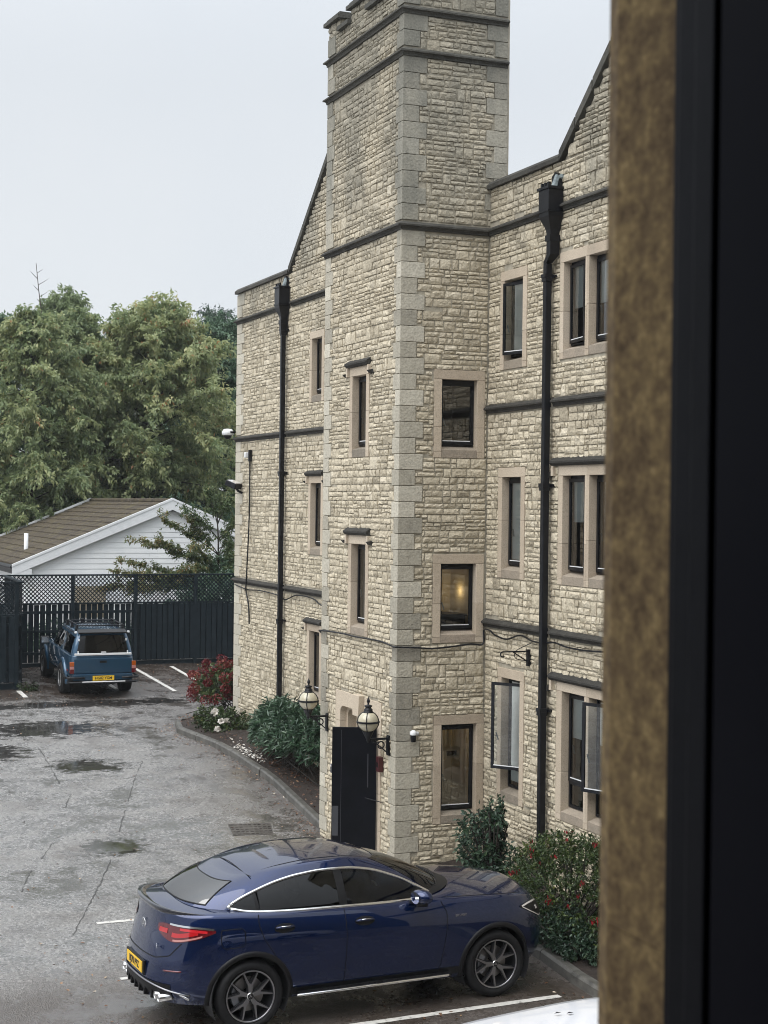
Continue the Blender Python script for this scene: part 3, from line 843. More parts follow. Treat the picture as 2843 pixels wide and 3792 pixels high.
    if hood:
        a, b = su[0] - 0.06, su[1] + 0.06; zz = su[3] + 0.03
        H = M()
        ring = [(0.0, zz + 0.085), (0.08, zz + 0.03), (0.08, zz + 0.005), (0.045, zz - 0.03), (-0.03, zz - 0.03), (-0.03, zz + 0.085)]
        H.prism([T(a, q[1], q[0]) for q in ring], Vector(T(b, 0, 0)) - Vector(T(a, 0, 0)), 0.45)
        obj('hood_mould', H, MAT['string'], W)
        for (a2, b2, sg) in ((a, a + 0.055, -1), (b - 0.055, b, 1)):
            H = M(); lbox(H, T, a2, b2, zz - 0.17, zz - 0.033, -0.03, 0.05, 0.9); obj('hood_return', H, MAT['dressed'], W)
            H = M(); c0 = a2 - 0.085 if sg < 0 else b2 + 0.003
            H.hexa([T(c0, zz - 0.19, -0.03), T(c0 + 0.082, zz - 0.19, -0.03), T(c0 + 0.082, zz - 0.16, 0.05), T(c0, zz - 0.16, 0.05),
                    T(c0, zz - 0.10, -0.03), T(c0 + 0.082, zz - 0.10, -0.03), T(c0 + 0.082, zz - 0.125, 0.08), T(c0, zz - 0.125, 0.08)], 0.4)
            obj('hood_stop', H, MAT['string'], W)
    return W

make_window('T', 0, TT, 'curtain', hood=True, label='narrow upper tower window under a hood mould')
make_window('T', 1, TT, 'curtain', hood=True, label='narrow lower tower window under a hood mould')
make_window('L', 0, TL_, 'curtain'); make_window('L', 1, TL_, 'curtain', hood=True); make_window('L', 2, TL_, 'curtain', hood=True)
make_window('B', 0, TBF, 'dark', label='top window of the tower flank with dark brown room behind')
WB1 = make_window('B', 1, TBF, 'desk', label='middle window of the tower flank with lit yellow room behind')
WB2 = make_window('B', 2, TBF, 'door', label='bottom window of the tower flank showing a cream panelled door')
make_window('R', 0, TR_, 'blind', ('r', R(14)), label='single light with its casement ajar')
make_window('R', 1, TR_, 'blind'); make_window('R', 2, TR_, 'blind', ('r', R(37)), transom=1.62, label='single light with its casement wide open')
make_window('R', 3, TR_, 'half_blind', ('l', R(9))); make_window('R', 4, TR_, 'half_blind')
make_window('R', 5, TR_, 'half_blind', ('l', R(7)), hood=False); make_window('R', 6, TR_, 'dark')
make_window('R', 7, TR_, 'half_blind', transom=1.70); make_window('R', 8, TR_, 'half_blind', ('r', R(24)), transom=1.70)
# the lamps alight in these two rooms
for W_, p_, e_ in ((WB1, (-0.75, 1.27, 4.1), 0.5), (WB2, (-0.32, 0.62, 2.25), 0.9)):
    ld = bpy.data.lights.new('room_lamp', 'POINT'); ld.energy = e_; ld.color = (1.0, 0.78, 0.48); ld.shadow_soft_size = 0.06
    lo_ = bpy.data.objects.new('room_lamp', ld); C.objects.link(lo_); lo_.parent = W_; lo_.location = Vector(p_) - origin(W_)
# hoods over the two-light windows of the right wing run across both lights
for (a, b, zz) in ((2.06, 3.86, 5.95 + 0.03), (2.08, 3.9, 3.08)):
    H = M(); ring = [(0.0, zz + 0.085), (0.08, zz + 0.03), (0.08, zz + 0.005), (0.045, zz - 0.03), (-0.03, zz - 0.03), (-0.03, zz + 0.085)]
    H.prism([TR_(a, q[1], q[0]) for q in ring], Vector((b - a, 0, 0)), 0.45)
    obj('hood_mould', H, MAT['string'], HOUSE)
    H = M(); lbox(H, TR_, a, a + 0.055, zz - 0.17, zz - 0.033, -0.03, 0.05, 0.9); obj('hood_return', H, MAT['dressed'], HOUSE)
    H = M(); lbox(H, TR_, a - 0.085, a - 0.003, zz - 0.19, zz - 0.11, -0.03, 0.07, 0.3); obj('hood_stop', H, MAT['string'], HOUSE)

# ---- doorway with open black leaf
DW = bpy.data.objects.new('doorway', None); C.objects.link(DW); DW.parent = HOUSE
def db(name, pts, d0, d1, tone):
    m = M(); m.prism([TT(p[0], p[1], d0) for p in pts], Vector(TT(0, 0, d1)) - Vector(TT(0, 0, d0)), tone)
    return obj(name, m, MAT['dressed'], DW, bevel=0.006)
dx0, dx1, dzt = DOOR[0], DOOR[1], DOOR[3]
so0, so1, sot = -2.45, -0.555, 2.46
for k, (za, zb) in enumerate(((0.0, 0.55), (0.553, 1.1), (1.103, 1.62), (1.623, 1.98))):
    db('jamb', [(so0, za), (dx0, za), (dx0, zb), (so0, zb)], -0.12, 0.012, 0.4 + 0.1 * k)
    db('jamb', [(dx1, za), (so1, za), (so1, zb), (dx1, zb)], -0.12, 0.012, 0.6 - 0.08 * k)
def arc(cx, cz, r, a0, a1, n=6): return [(cx + r * math.cos(a0 + (a1 - a0) * k / n), cz + r * math.sin(a0 + (a1 - a0) * k / n)) for k in range(n + 1)]
rr = 0.14
km = -1.37
db('lintel', [(so0, 1.985), (dx0, 1.985), (dx0, dzt - rr)] + arc(dx0 + rr, dzt - rr, rr, PI, PI / 2)[1:] + [(km - 0.13, dzt), (km - 0.15, sot), (so0, sot)], -0.12, 0.012, 0.75)
db('lintel', [(so1, 1.985), (so1, sot), (km + 0.15, sot), (km + 0.13, dzt)] + arc(dx1 - rr, dzt - rr, rr, PI / 2, 0)[:-1] + [(dx1, dzt - rr), (dx1, 1.985)], -0.12, 0.012, 0.7)
db('keystone', [(km - 0.115, dzt - 0.06), (km + 0.115, dzt - 0.06), (km + 0.145, sot + 0.03), (km - 0.145, sot + 0.03)], -0.06, 0.10, 0.7)
# stepped inner order of the doorway
m = M()
for (o, d0, d1) in ((0.06, -0.26, -0.10), (0.12, -0.40, -0.24)):
    inner = [(dx0 + o, 0.0), (dx0 + o, dzt - rr - o * 0.4)] + arc(dx0 + rr + o * 0.7, dzt - rr - o * 0.6, rr - o * 0.3, PI, PI / 2)[1:] + arc(dx1 - rr - o * 0.7, dzt - rr - o * 0.6, rr - o * 0.3, PI / 2, 0) + [(dx1 - o, 0.0)]
    outer = [(dx0 - 0.02, 0.0), (dx0 - 0.02, dzt - rr)] + arc(dx0 + rr, dzt - rr, rr + 0.02, PI, PI / 2)[1:] + arc(dx1 - rr, dzt - rr, rr + 0.02, PI / 2, 0) + [(dx1 + 0.02, 0.0)]
    n = len(inner)
    for d in (d1,):
        m.add([TT(p[0], p[1], d) for p in inner] + [TT(p[0], p[1], d) for p in outer], [(i, i + 1, n + i + 1, n + i) for i in range(n - 1)], 0.55)
    m.add([TT(p[0], p[1], d1) for p in inner] + [TT(p[0], p[1], d0 - 0.3) for p in inner], [(i, i + 1, n + i + 1, n + i) for i in range(n - 1)], 0.5)
obj('inner_order', m, MAT['dressed'], DW)
m = M(); m.box((dx0 - 0.3, 0.66, 0.0), (dx1 + 0.3, 0.72, 2.5)); m.box((dx0 - 0.3, 0.1, 2.4), (dx1 + 0.3, 0.7, 2.45)); m.box((dx0 - 0.32, 0.12, 0), (dx0 - 0.3, 0.7, 2.45)); m.box((dx1 + 0.3, 0.12, 0), (dx1 + 0.32, 0.7, 2.45))
obj('porch', m, MAT['interior_dark'], DW)
m = M(); m.box((dx0 - 0.1, 0.02, 0.0), (dx1 + 0.1, 0.7, 0.13)); obj('threshold', m, MAT['sill'], DW)
m = M(); m.box((dx0 + 0.1, 0.55, 0.13), (dx1 - 0.1, 0.60, 2.0)); obj('inner_door', m, MAT['black_door'], DW)
# leaf stands open on its right-hand hinges
hx, hy = -0.66, -0.03
ang = R(67); ux, uy = -math.cos(ang), -math.sin(ang); nx_, ny_ = -uy, ux
LW_ = 0.66
def LP(u, n, z): return (hx + ux * u + nx_ * n, hy + uy * u + ny_ * n, z)
def lb(m, u0, u1, n0, n1, z0, z1): return m.hexa([LP(u0,n0,z0), LP(u1,n0,z0), LP(u1,n1,z0), LP(u0,n1,z0), LP(u0,n0,z1), LP(u1,n0,z1), LP(u1,n1,z1), LP(u0,n1,z1)])
m = lb(M(), 0, LW_, -0.022, 0.022, 0.12, 2.09)
DL = obj('door_leaf', m, MAT['black_door'], HOUSE, bevel=0.004)
m = M()
for sgn in (1, -1): lb(m, LW_ - 0.10, LW_ - 0.012, 0.0225 * sgn, 0.026 * sgn, 0.48, 0.92)
obj('push_plate', m, MAT['grey_plate'], DL)
m = M(); lb(m, 0.02, 0.028, -0.03, -0.022, 0.2, 1.9); lb(m, LW_ - 0.14, LW_ - 0.135, 0.0225, 0.025, 0.15, 2.05); lb(m, 0.12, 0.135, 0.0225, 0.026, 1.2, 1.7); lb(m, 0.12, 0.135, -0.026, -0.0225, 1.2, 1.7)
obj('door_strip', m, MAT['grey_plate'], DL)
m = M().tube([LP(0.22, -0.03, 1.05), (-0.44, -0.05, 1.02), (-0.38, -0.03, 1.03)], 0.008, 6); obj('door_stay', m, MAT['black_iron'], HOUSE)

# ---- downpipes
def downpipe(x0, x1, y0, y1, zt, zb, zh, hx0, hx1, hd, yw, brs):
    m = M(); m.box((x0, y0, zb), (x1, y1, zt))
    P = obj('downpipe', m, MAT['black_iron'], HOUSE, bevel=0.012)
    for z in brs:
        m = M(); m.box((x0 - 0.02, y0 - 0.02, z), (x1 + 0.02, y1, z + 0.05)); m.box((x0 - 0.012, y0 - 0.012, z - 0.05), (x1 + 0.012, y1, z - 0.002))
        m.box((x0 - 0.06, y1, z + 0.004), (x1 + 0.06, yw - 0.0, z + 0.04))
        obj('collar', m, MAT['black_iron'], P)
    m = M(); xc = (hx0 + hx1) / 2; a = 0.055
    yb = yw - 0.02; yf = yw - hd
    z0, z1 = zh
    m.box((hx0, yf, z0), (hx1, yb, z1)); m.box((hx0 - 0.02, yf - 0.02, z1 - 0.035), (hx1 + 0.02, yb, z1)); m.box((hx0 - 0.012, yf - 0.012, z0), (hx1 + 0.012, yb, z0 + 0.02))
    rows = []
    for k in range(6):
        f = k / 5; g = (1 - math.cos(f * PI)) / 2
        rows.append((hx0 + (xc - a - hx0) * g, hx1 + (xc + a - hx1) * g, yf + (yb - 0.14 - yf) * g, z0 - 0.28 * f))
    for k in range(5):
        p, q = rows[k], rows[k + 1]
        m.hexa([(q[0], q[2], q[3]), (q[1], q[2], q[3]), (q[1], yb, q[3]), (q[0], yb, q[3]), (p[0], p[2], p[3]), (p[1], p[2], p[3]), (p[1], yb, p[3]), (p[0], yb, p[3])])
    zt2 = z0 - 0.28
    m.box((xc - a, yb - 0.14, zt2 - 0.28), (xc + a, yb, zt2)); m.box((xc - a - 0.015, yb - 0.155, zt2 - 0.10), (xc + a + 0.015, yb, zt2 - 0.02))
    # swan-neck back to the pipe
    m.hexa([(x0, y0, zt), (x1, y0, zt), (x1, y1, zt), (x0, y1, zt), (xc - a, yb - 0.14, zt2 - 0.28), (xc + a, yb - 0.14, zt2 - 0.28), (xc + a, yb, zt2 - 0.28), (xc - a, yb, zt2 - 0.28)])
    for k in range(3): m.box((hx0 + 0.03 + k * (hx1 - hx0 - 0.10) / 2, yf + 0.01, z1), (hx0 + 0.07 + k * (hx1 - hx0 - 0.10) / 2, yf + 0.05, z1 + 0.06))
    m.prism([(hx0 + 0.02, yb, z1), (hx1 - 0.02, yb, z1), (hx1 - 0.05, yb, z1 + 0.17), (xc, yb, z1 + 0.22), (hx0 + 0.05, yb, z1 + 0.17)], (0, -0.05, 0))
    obj('hopper', m, MAT['black_iron'], P)
    m = M().tube([(xc + 0.06, yw + 0.1, z1 + 0.16), (xc + 0.05, yw - 0.06, z1 + 0.13), (xc + 0.04, yw - 0.10, z1 - 0.01)], 0.055, 8); obj('lead_spout', m, MAT['lead'], P)
downpipe(1.945, 2.035, YW - 0.145, YW - 0.05, 8.70, 0.1, (9.36, 9.70), 1.98, 2.26, 0.24, YW, (8.50, 5.66, 2.60))
downpipe(-9.49, -9.40, YLW - 0.145, YLW - 0.05, 8.80, 0.4, (9.42, 9.80), -9.60, -9.30, 0.24, YLW, (8.9, 6.0, 3.0))

# ------------------------------------------------------------------ things fixed to the building
lamp_glass = mat('opal_lantern_glass', (0.46, 0.42, 0.31), 0.16, coat=0.6)
def wall_lantern(x, label):
    t = thing('wall_lantern', label, 'lantern', (x, -0.012, 1.97), 0, 'lanterns beside the black door')
    d = -0.33; zc = 0.27; rg = 0.152
    m = M(); m.box((-0.035, -0.03, -0.21), (0.035, 0.0, 0.04)); m.box((-0.045, -0.02, -0.23), (0.045, 0.0, -0.20)); m.box((-0.045, -0.02, 0.03), (0.045, 0.0, 0.06))
    obj('wall_plate', m, MAT['black_iron'], t, local=True)
    m = M(); m.box((-0.012, d - 0.02, 0.0), (0.012, -0.03, 0.03))
    sc = [(0, -0.05 - 0.075 + 0.05 * math.cos(a) , -0.075 + 0.05 * math.sin(a)) for a in np.linspace(-PI * 0.9, PI * 0.9, 14)]
    m.tube(sc, 0.010, 6)
    m.tube([(0, -0.04, -0.18), (0, -0.11, -0.12), (0, -0.20, -0.05), (0, -0.27, 0.0)], 0.010, 6)
    for k in range(3): m.tube([(0, -0.185 - k * 0.035 + 0.018 * math.cos(a), -0.022 + 0.018 * math.sin(a)) for a in np.linspace(0, 2 * PI, 9)], 0.006, 5)
    obj('bracket', m, MAT['black_iron'], t, local=True)
    c = (0, d, zc)
    prof = [(rg * math.sin(a) * (1.0 if a < PI * 0.62 else 1 - (a - PI * 0.62) * 0.22), rg * 1.03 * math.cos(a)) for a in np.linspace(PI * 0.13, PI * 0.86, 18)]
    obj('globe', M().lathe([(r, h) for r, h in prof], c, 28), lamp_glass, t, True, local=True)
    m = M()
    m.lathe([(rg + 0.002, -0.016), (rg + 0.018, -0.012), (rg + 0.018, 0.010), (rg + 0.002, 0.014)], c, 28)
    for k in range(4):
        a = PI / 4 + k * PI / 2 + 0.25
        m.tube([(c[0] + (r + 0.004) * math.cos(a), c[1] + (r + 0.004) * math.sin(a), c[2] + h) for r, h in prof], 0.0075, 6)
    obj('cage', m, MAT['black_iron'], t, local=True)
    m = M()
    m.lathe([(0.075, 0.128), (0.080, 0.140), (0.070, 0.150), (0.062, 0.165), (0.064, 0.180), (0.050, 0.195), (0.040, 0.21), (0.055, 0.218), (0.058, 0.238), (0.040, 0.245), (0.016, 0.25),
             (0.014, 0.27), (0.026, 0.295), (0.022, 0.32), (0.008, 0.345), (0.002, 0.37)], c, 16)
    obj('finial', m, MAT['black_iron'], t, True, local=True)
    m = M().lathe([(0.085, -0.135), (0.06, -0.19), (0.035, -0.235), (0.022, -0.27), (0.012, -0.30)], c, 16)
    obj('base_cone', m, MAT['black_iron'], t, True, local=True)
    return t
wall_lantern(-2.80, 'globe lantern left of the black door, hanging before the laurel')
wall_lantern(-0.235, 'globe lantern overlapping the top of the black door near the tower corner')

def cable(name, pts, r, label):
    o = obj(name, M().tube(pts, r, 6), MAT['black_iron'])
    return tag(o, label, 'cable')
def sag(pts, n=5):
    out = []
    P = [Vector(p) for p in pts]
    for i in range(len(P) - 1):
        p0, p1, p2, p3 = P[max(i-1, 0)], P[i], P[i+1], P[min(i+2, len(P)-1)]
        for k in range(n):
            t = k / n
            out.append(0.5 * ((2*p1) + (p2-p0)*t + (2*p0-5*p1+4*p2-p3)*t*t + (-p0+3*p1-3*p2+p3)*t*t*t))
    return out + [P[-1]]
cable('cable', sag([(-3.17, 0.02, 3.30), (-3.1, -0.045, 3.34), (-2.08, -0.045, 3.37), (-1.56, -0.045, 3.365), (-0.57, -0.045, 3.38), (-0.1, -0.045, 3.35), (0.045, -0.045, 3.345), (0.045, 0.3, 3.325), (0.045, 0.55, 3.31),
      (0.045, 0.86, 3.33), (0.045, 1.15, 3.36), (0.045, 1.355, 3.355), (0.045, 1.365, 3.56)]), 0.014, 'black cable slung round the tower above the doorway')
cable('cable', sag([(0.10, YW - 0.05, 3.58), (0.25, YW - 0.05, 3.575), (0.44, YW - 0.05, 3.52), (0.81, YW - 0.05, 3.49), (1.23, YW - 0.05, 3.58), (1.58, YW - 0.05, 3.53), (1.90, YW - 0.06, 3.53), (2.1, YW - 0.06, 3.55),
      (2.26, YW - 0.05, 3.56), (2.58, YW - 0.05, 3.53), (3.1, YW - 0.05, 3.53), (3.6, YW - 0.05, 3.56)]), 0.013, 'wavy black cable under the string course of the right wing')
cable('cable', sag([(-11.73, YLW - 0.05, 6.40), (-11.735, YLW - 0.05, 5.1), (-11.73, YLW - 0.1, 3.76), (-11.88, YLW - 0.06, 3.50), (-11.71, YLW - 0.05, 3.18), (-11.65, YLW - 0.05, 2.78)]), 0.017, 'vertical black cable down the far end of the left wing')
cable('cable', sag([(-12.72, YLW - 0.05, 3.58), (-11.8, YLW - 0.05, 3.52), (-11.0, YLW - 0.05, 3.545), (-10.1, YLW - 0.05, 3.53), (-9.5, YLW - 0.06, 3.50), (-9.24, YLW - 0.05, 3.45), (-8.57, YLW - 0.05, 3.58), (-7.63, YLW - 0.05, 3.57), (-7.0, YLW - 0.05, 3.46), (-5.5, YLW - 0.05, 3.5)]), 0.013, 'black cable looped under the lower string course of the left wing')

# hook bracket on the right wing
t = thing('hook_bracket', 'black iron hanging bracket with an upturned hook beside the right downpipe', 'bracket', (1.44, YW, 3.19))
obj('wall_plate', M().box((1.41, YW - 0.05, 3.17), (1.47, YW + 0.0, 3.40)), MAT['black_iron'], t)
hk = [(1.44, YW - 0.04, 3.375), (1.44, YW - 0.40, 3.375)] + [(1.44, YW - 0.43 - 0.035 * math.sin(a), 3.34 + 0.035 * math.cos(a)) for a in np.linspace(0, PI * 1.25, 8)]
m = M().tube(hk, 0.010, 6); m.tube([(1.44, YW - 0.04, 3.23), (1.44, YW - 0.27, 3.37)], 0.009, 6)
obj('arm', m, MAT['black_iron'], t)
m = M().tube(sag([(1.55, YW - 0.04, 3.50), (1.44, YW - 0.06, 3.46), (1.40, YW - 0.2, 3.38), (1.42, YW - 0.22, 3.28), (1.44, YW - 0.06, 3.24)]), 0.006, 5)
obj('lead', m, MAT['black_iron'], t)

# small lamps and cameras
t = thing('security_camera', 'small white capped security camera on the corner quoins of the tower', 'camera', (0.012, 0.26, 2.05))
obj('body', M().lathe([(0.0, -0.10), (0.035, -0.10), (0.042, -0.06), (0.042, 0.0)], (0.10, 0.23, 2.07), 14), MAT['plastic'], t, True)
obj('cap', M().lathe([(0.046, 0.0), (0.05, 0.02), (0.045, 0.05), (0.02, 0.07), (0, 0.072)], (0.10, 0.23, 2.07), 14).box((0.01, 0.21, 2.06), (0.10, 0.32, 2.11)), MAT['white_paint'], t, True)
t = thing('dome_camera', 'white dome camera sticking out from the far corner of the left wing', 'camera', (XE, YLW, 6.95))
obj('housing', M().lathe([(0.0, 0.13), (0.09, 0.12), (0.13, 0.06), (0.135, 0.0), (0.10, -0.02)], (XE - 0.14, YLW - 0.16, 6.93), 14), MAT['white_paint'], t, True)
obj('dome', M().lathe([(0.09, -0.02), (0.08, -0.07), (0.04, -0.10), (0, -0.11)], (XE - 0.14, YLW - 0.16, 6.93), 14).box((XE - 0.14, YLW - 0.14, 6.96), (XE, YLW - 0.02, 7.0)), MAT['plastic'], t, True)
t = thing('floodlight', 'small black floodlight angled out from the left wing corner', 'light', (-12.45, YLW, 5.7))
m = M(); q = Vector((-12.42, YLW - 0.2, 5.80))
ax = Vector((-0.6, -0.4, 0.25)).normalized(); ay = Vector((0.4, -0.6, 0)).normalized(); az = ax.cross(ay)
def ob(m, c, hx, hy, hz): return m.hexa([c + ax*a*hx + ay*b*hy + az*cc*hz for cc in (-1, 1) for (a, b) in ((-1,-1),(1,-1),(1,1),(-1,1))])
obj('lamp_head', ob(M(), q, 0.15, 0.12, 0.06), MAT['black_iron'], t, bevel=0.01)
obj('lens', ob(M(), q + az * 0.068, 0.12, 0.10, 0.005), MAT['clear_lens'], t)
obj('bracket', M().tube([q, (-12.40, YLW - 0.1, 5.66), (-12.40, YLW - 0.01, 5.62)], 0.03, 6), MAT['black_iron'], t)
t = thing('movement_sensor', 'white sensor box at the top of the vertical cable on the left wing', 'sensor', (-11.75, YLW, 6.42))
obj('box', M().box((-11.90, YLW - 0.14, 6.38), (-11.78, YLW - 0.02, 6.50)), MAT['white_paint'], t, bevel=0.015)
obj('mount', M().box((-11.77, YLW - 0.08, 6.30), (-11.70, YLW - 0.015, 6.55)), MAT['black_iron'], t)
t = thing('call_box', 'dark red box on the door surround right of the black door', 'box', (-0.5, -0.012, 1.5))
obj('cover', M().box((-0.545, -0.09, 1.46), (-0.43, -0.013, 1.68)), MAT['red_box'], t, bevel=0.008)
obj('slot', M().box((-0.52, -0.094, 1.53), (-0.455, -0.0905, 1.60)), MAT['plastic'], t)
t = thing('door_entry_panel', 'small grey entry button panel on the stones left of the black door', 'panel', (-2.5, -0.02, 1.2))
obj('panel', M().box((-2.53, -0.06, 1.12), (-2.465, -0.01, 1.26)), MAT['grey_plate'], t, bevel=0.006)
obj('button', M().box((-2.52, -0.066, 1.22), (-2.475, -0.0605, 1.25)), MAT['clear_lens'], t)

# ------------------------------------------------------------------ kerbs, beds, paint, puddles
kerb_m = noise_mat('wet_concrete_kerb', (0.045, 0.044, 0.040), (0.13, 0.125, 0.112), 7, 0.45, 0.4)
def kerb(path, label, h=0.13, w=0.13, seg=0.9):
    P = [Vector((p[0], p[1], 0)) for p in path]
    pts = sag([tuple(p) for p in P], 6)
    L = [0.0]
    for i in range(1, len(pts)): L.append(L[-1] + (pts[i] - pts[i-1]).length)
    def atl(s):
        for i in range(1, len(pts)):
            if L[i] >= s: return pts[i-1].lerp(pts[i], (s - L[i-1]) / max(1e-6, L[i] - L[i-1]))
        return pts[-1].copy()
    t = thing('kerb', label, 'kerb', (path[0][0], path[0][1], gz(path[0][0]))); t['kind'] = 'structure'
    n = int(round(L[-1] / seg))
    for k in range(n):
        a, b = atl(L[-1] * k / n + 0.006), atl(L[-1] * (k + 1) / n - 0.006)
        d = (b - a).normalized(); nn = Vector((-d.y, d.x, 0))
        e = rng.uniform(-0.008, 0.008)
        prof = [(0.0, -0.1), (w, -0.1), (w, h), (0.035, h), (0.008, h - 0.03)]
        ra = [a + nn * (u + e) + Vector((0, 0, z + gz(a.x))) for u, z in prof]
        rb = [b + nn * (u + e) + Vector((0, 0, z + gz(b.x))) for u, z in prof]
        m = M(); q = len(prof)
        m.add(ra + rb, [tuple(range(q - 1, -1, -1)), tuple(range(q, 2 * q))] + [(i, (i + 1) % q, q + (i + 1) % q, q + i) for i in range(q)])
        obj('kerb_stone', m, kerb_m, t)
    return pts
KP = [(-13.6, 0.9), (-13.1, 0.25), (-12.3, 0.0), (-10.3, 0.36), (-8.4, 0.42), (-7.2, 0.42), (-6.0, 0.32), (-4.3, 0.17), (-3.15, 0.06)]
kl = kerb(KP, 'concrete kerb curving from the tower round the laurel bed')
kr = kerb([(-0.2, 0.20), (1.5, 0.12), (4.3, 0.03), (5.2, -0.06), (6.1, -0.10), (9.0, -0.12)], 'concrete kerb in front of the red flowering bush by the blue car')
soil = mat('dark_wet_soil', rough=0.8); t_ = NT(soil)
t_.col(t_.ramp(t_.noise(14, 6, 0.7), [(0.35, (0.012, 0.008, 0.006)), (0.6, (0.036, 0.024, 0.018)), (0.75, (0.085, 0.055, 0.035))])); t_.bump(t_.noise(30, 5, 0.7), 1.0, 0.04)
def bed(path, y1, name, label):
    rows = []
    for p in path:
        row = []
        for k in range(7):
            f = k / 6; y = p[1] + 0.12 + (y1 - p[1] - 0.12) * f
            row.append((p[0], y, gz(p[0]) + 0.10 + 0.10 * math.sin(f * PI * 0.6) + rng.uniform(-0.015, 0.015)))
        rows.append(row)
    struct(name, M().grid(np.array(rows)), soil, label, True)
bed([tuple(p)[:2] for p in kl], 1.6, 'soil_bed', 'dark soil bed between the kerb and the left wing')
bed([tuple(p)[:2] for p in kr], 1.5, 'soil_bed', 'dark soil bed in front of the right wing')

paint = mat('worn_white_road_paint', rough=0.5); t_ = NT(paint)
pn = t_.noise(9, 6, 0.75)
t_.col(t_.ramp(pn, [(0.34, (0.10, 0.095, 0.088)), (0.42, (0.50, 0.49, 0.46)), (0.7, (0.68, 0.66, 0.62))]))
def stripe(a, b, w, label):
    a, b = Vector((a[0], a[1], 0)), Vector((b[0], b[1], 0)); d = (b - a).normalized(); n = Vector((-d.y, d.x, 0)) * w / 2
    k = max(2, int((b - a).length / 0.12)); P = []
    for i in range(k + 1):
        p = a.lerp(b, i / k); j1, j2 = rng.uniform(-0.012, 0.012), rng.uniform(-0.012, 0.012)
        q1, q2 = p + n * (1 + j1 * 8), p - n * (1 + j2 * 8)
        P.append([(q1.x, q1.y, gz(q1.x) + 0.005), (q2.x, q2.y, gz(q2.x) + 0.005)])
    return struct('parking_line', M().grid(np.array(P)), paint, label)
stripe((5.93, -5.2), (5.70, -0.42), 0.10, 'white bay line beside the near wheels of the blue car')
stripe((3.42, -4.80), (3.40, -0.3), 0.09, 'white bay line running under the tail of the blue car')
stripe((1.0, -4.55), (0.99, -0.3), 0.09, 'white bay line behind the blue car')
stripe((-21.6, 1.33), (-17.55, 1.41), 0.11, 'white bay line right of the pickup truck')
stripe((-21.7, 2.40), (-17.7, 2.40), 0.11, 'white bay line nearest the red hydrangea')
stripe((-21.2, 0.02), (-17.9, 0.06), 0.11, 'white bay line under the pickup truck')
stripe((-18.42, -2.33), (-17.4, -2.32), 0.12, 'short white line at the foot of the gate fence')

seam = mat('tar_seam', (0.040, 0.037, 0.034), 0.4)
def crack(pts, r=0.009):
    P = sag([(x, y, 0) for x, y in pts], 14)
    rows = []
    for i, p in enumerate(P):
        d = (P[min(i+1, len(P)-1)] - P[max(i-1, 0)]).normalized(); n = Vector((-d.y, d.x, 0)) * (r * rng.uniform(0.1, 1.2))
        p = p + Vector((rng.uniform(-0.01, 0.01), rng.uniform(-0.012, 0.012), 0))
        rows.append([(p.x + n.x, p.y + n.y, gz(p.x) + 0.003), (p.x - n.x, p.y - n.y, gz(p.x) + 0.003)])
    return struct('road_seam', M().grid(np.array(rows)), seam)
for seg_ in ([(-11.3, -3.11), (-9.6, -3.2), (-7.9, -3.32)], [(-7.05, -3.28), (-5.98, -3.6)], [(-2.2, -4.82), (-0.97, -5.17)], [(-9.48, -1.39), (-7.9, -1.93), (-6.2, -2.45)], [(-5.6, -2.64), (-4.2, -3.06)],
             [(-2.5, -3.58), (-1.0, -4.08), (0.2, -4.5), (1.45, -4.94)], [(-13.0, -1.86), (-13.4, -0.06)], [(-3.8, -4.2), (-2.9, -4.55)]):
    crack(seg_, 0.013)

t = thing('drain_cover', 'rectangular worn metal drain cover set in the asphalt by the black door', 'drain cover', (-3.77, -0.97, 0))
dc = [(-4.19, -1.24), (-4.06, -0.54), (-3.36, -0.72), (-3.45, -1.38)]
dm = noise_mat('rusty_wet_iron', (0.03, 0.026, 0.023), (0.10, 0.09, 0.08), 9, 0.4, 0.5)
cxm = sum(p[0] for p in dc) / 4; cym = sum(p[1] for p in dc) / 4
obj('frame', M().prism([(p[0], p[1], gz(p[0]) - 0.02) for p in dc], (0, 0, 0.026)), dm, t)
m = M()
a0, a1, a2, a3 = [Vector((p[0], p[1], 0)) for p in dc]
for i in range(9):
    for j in range(5):
        u, v = (i + 0.5) / 9, (j + 0.5) / 5
        c = (a0.lerp(a1, u)).lerp(a3.lerp(a2, u), v); k = 0.024 if (i + j) % 2 else 0.016
        m.box((c.x - k, c.y - 0.024, gz(c.x) + 0.0), (c.x + k, c.y + 0.024, gz(c.x) + 0.012))
obj('tread', m, dm, t)

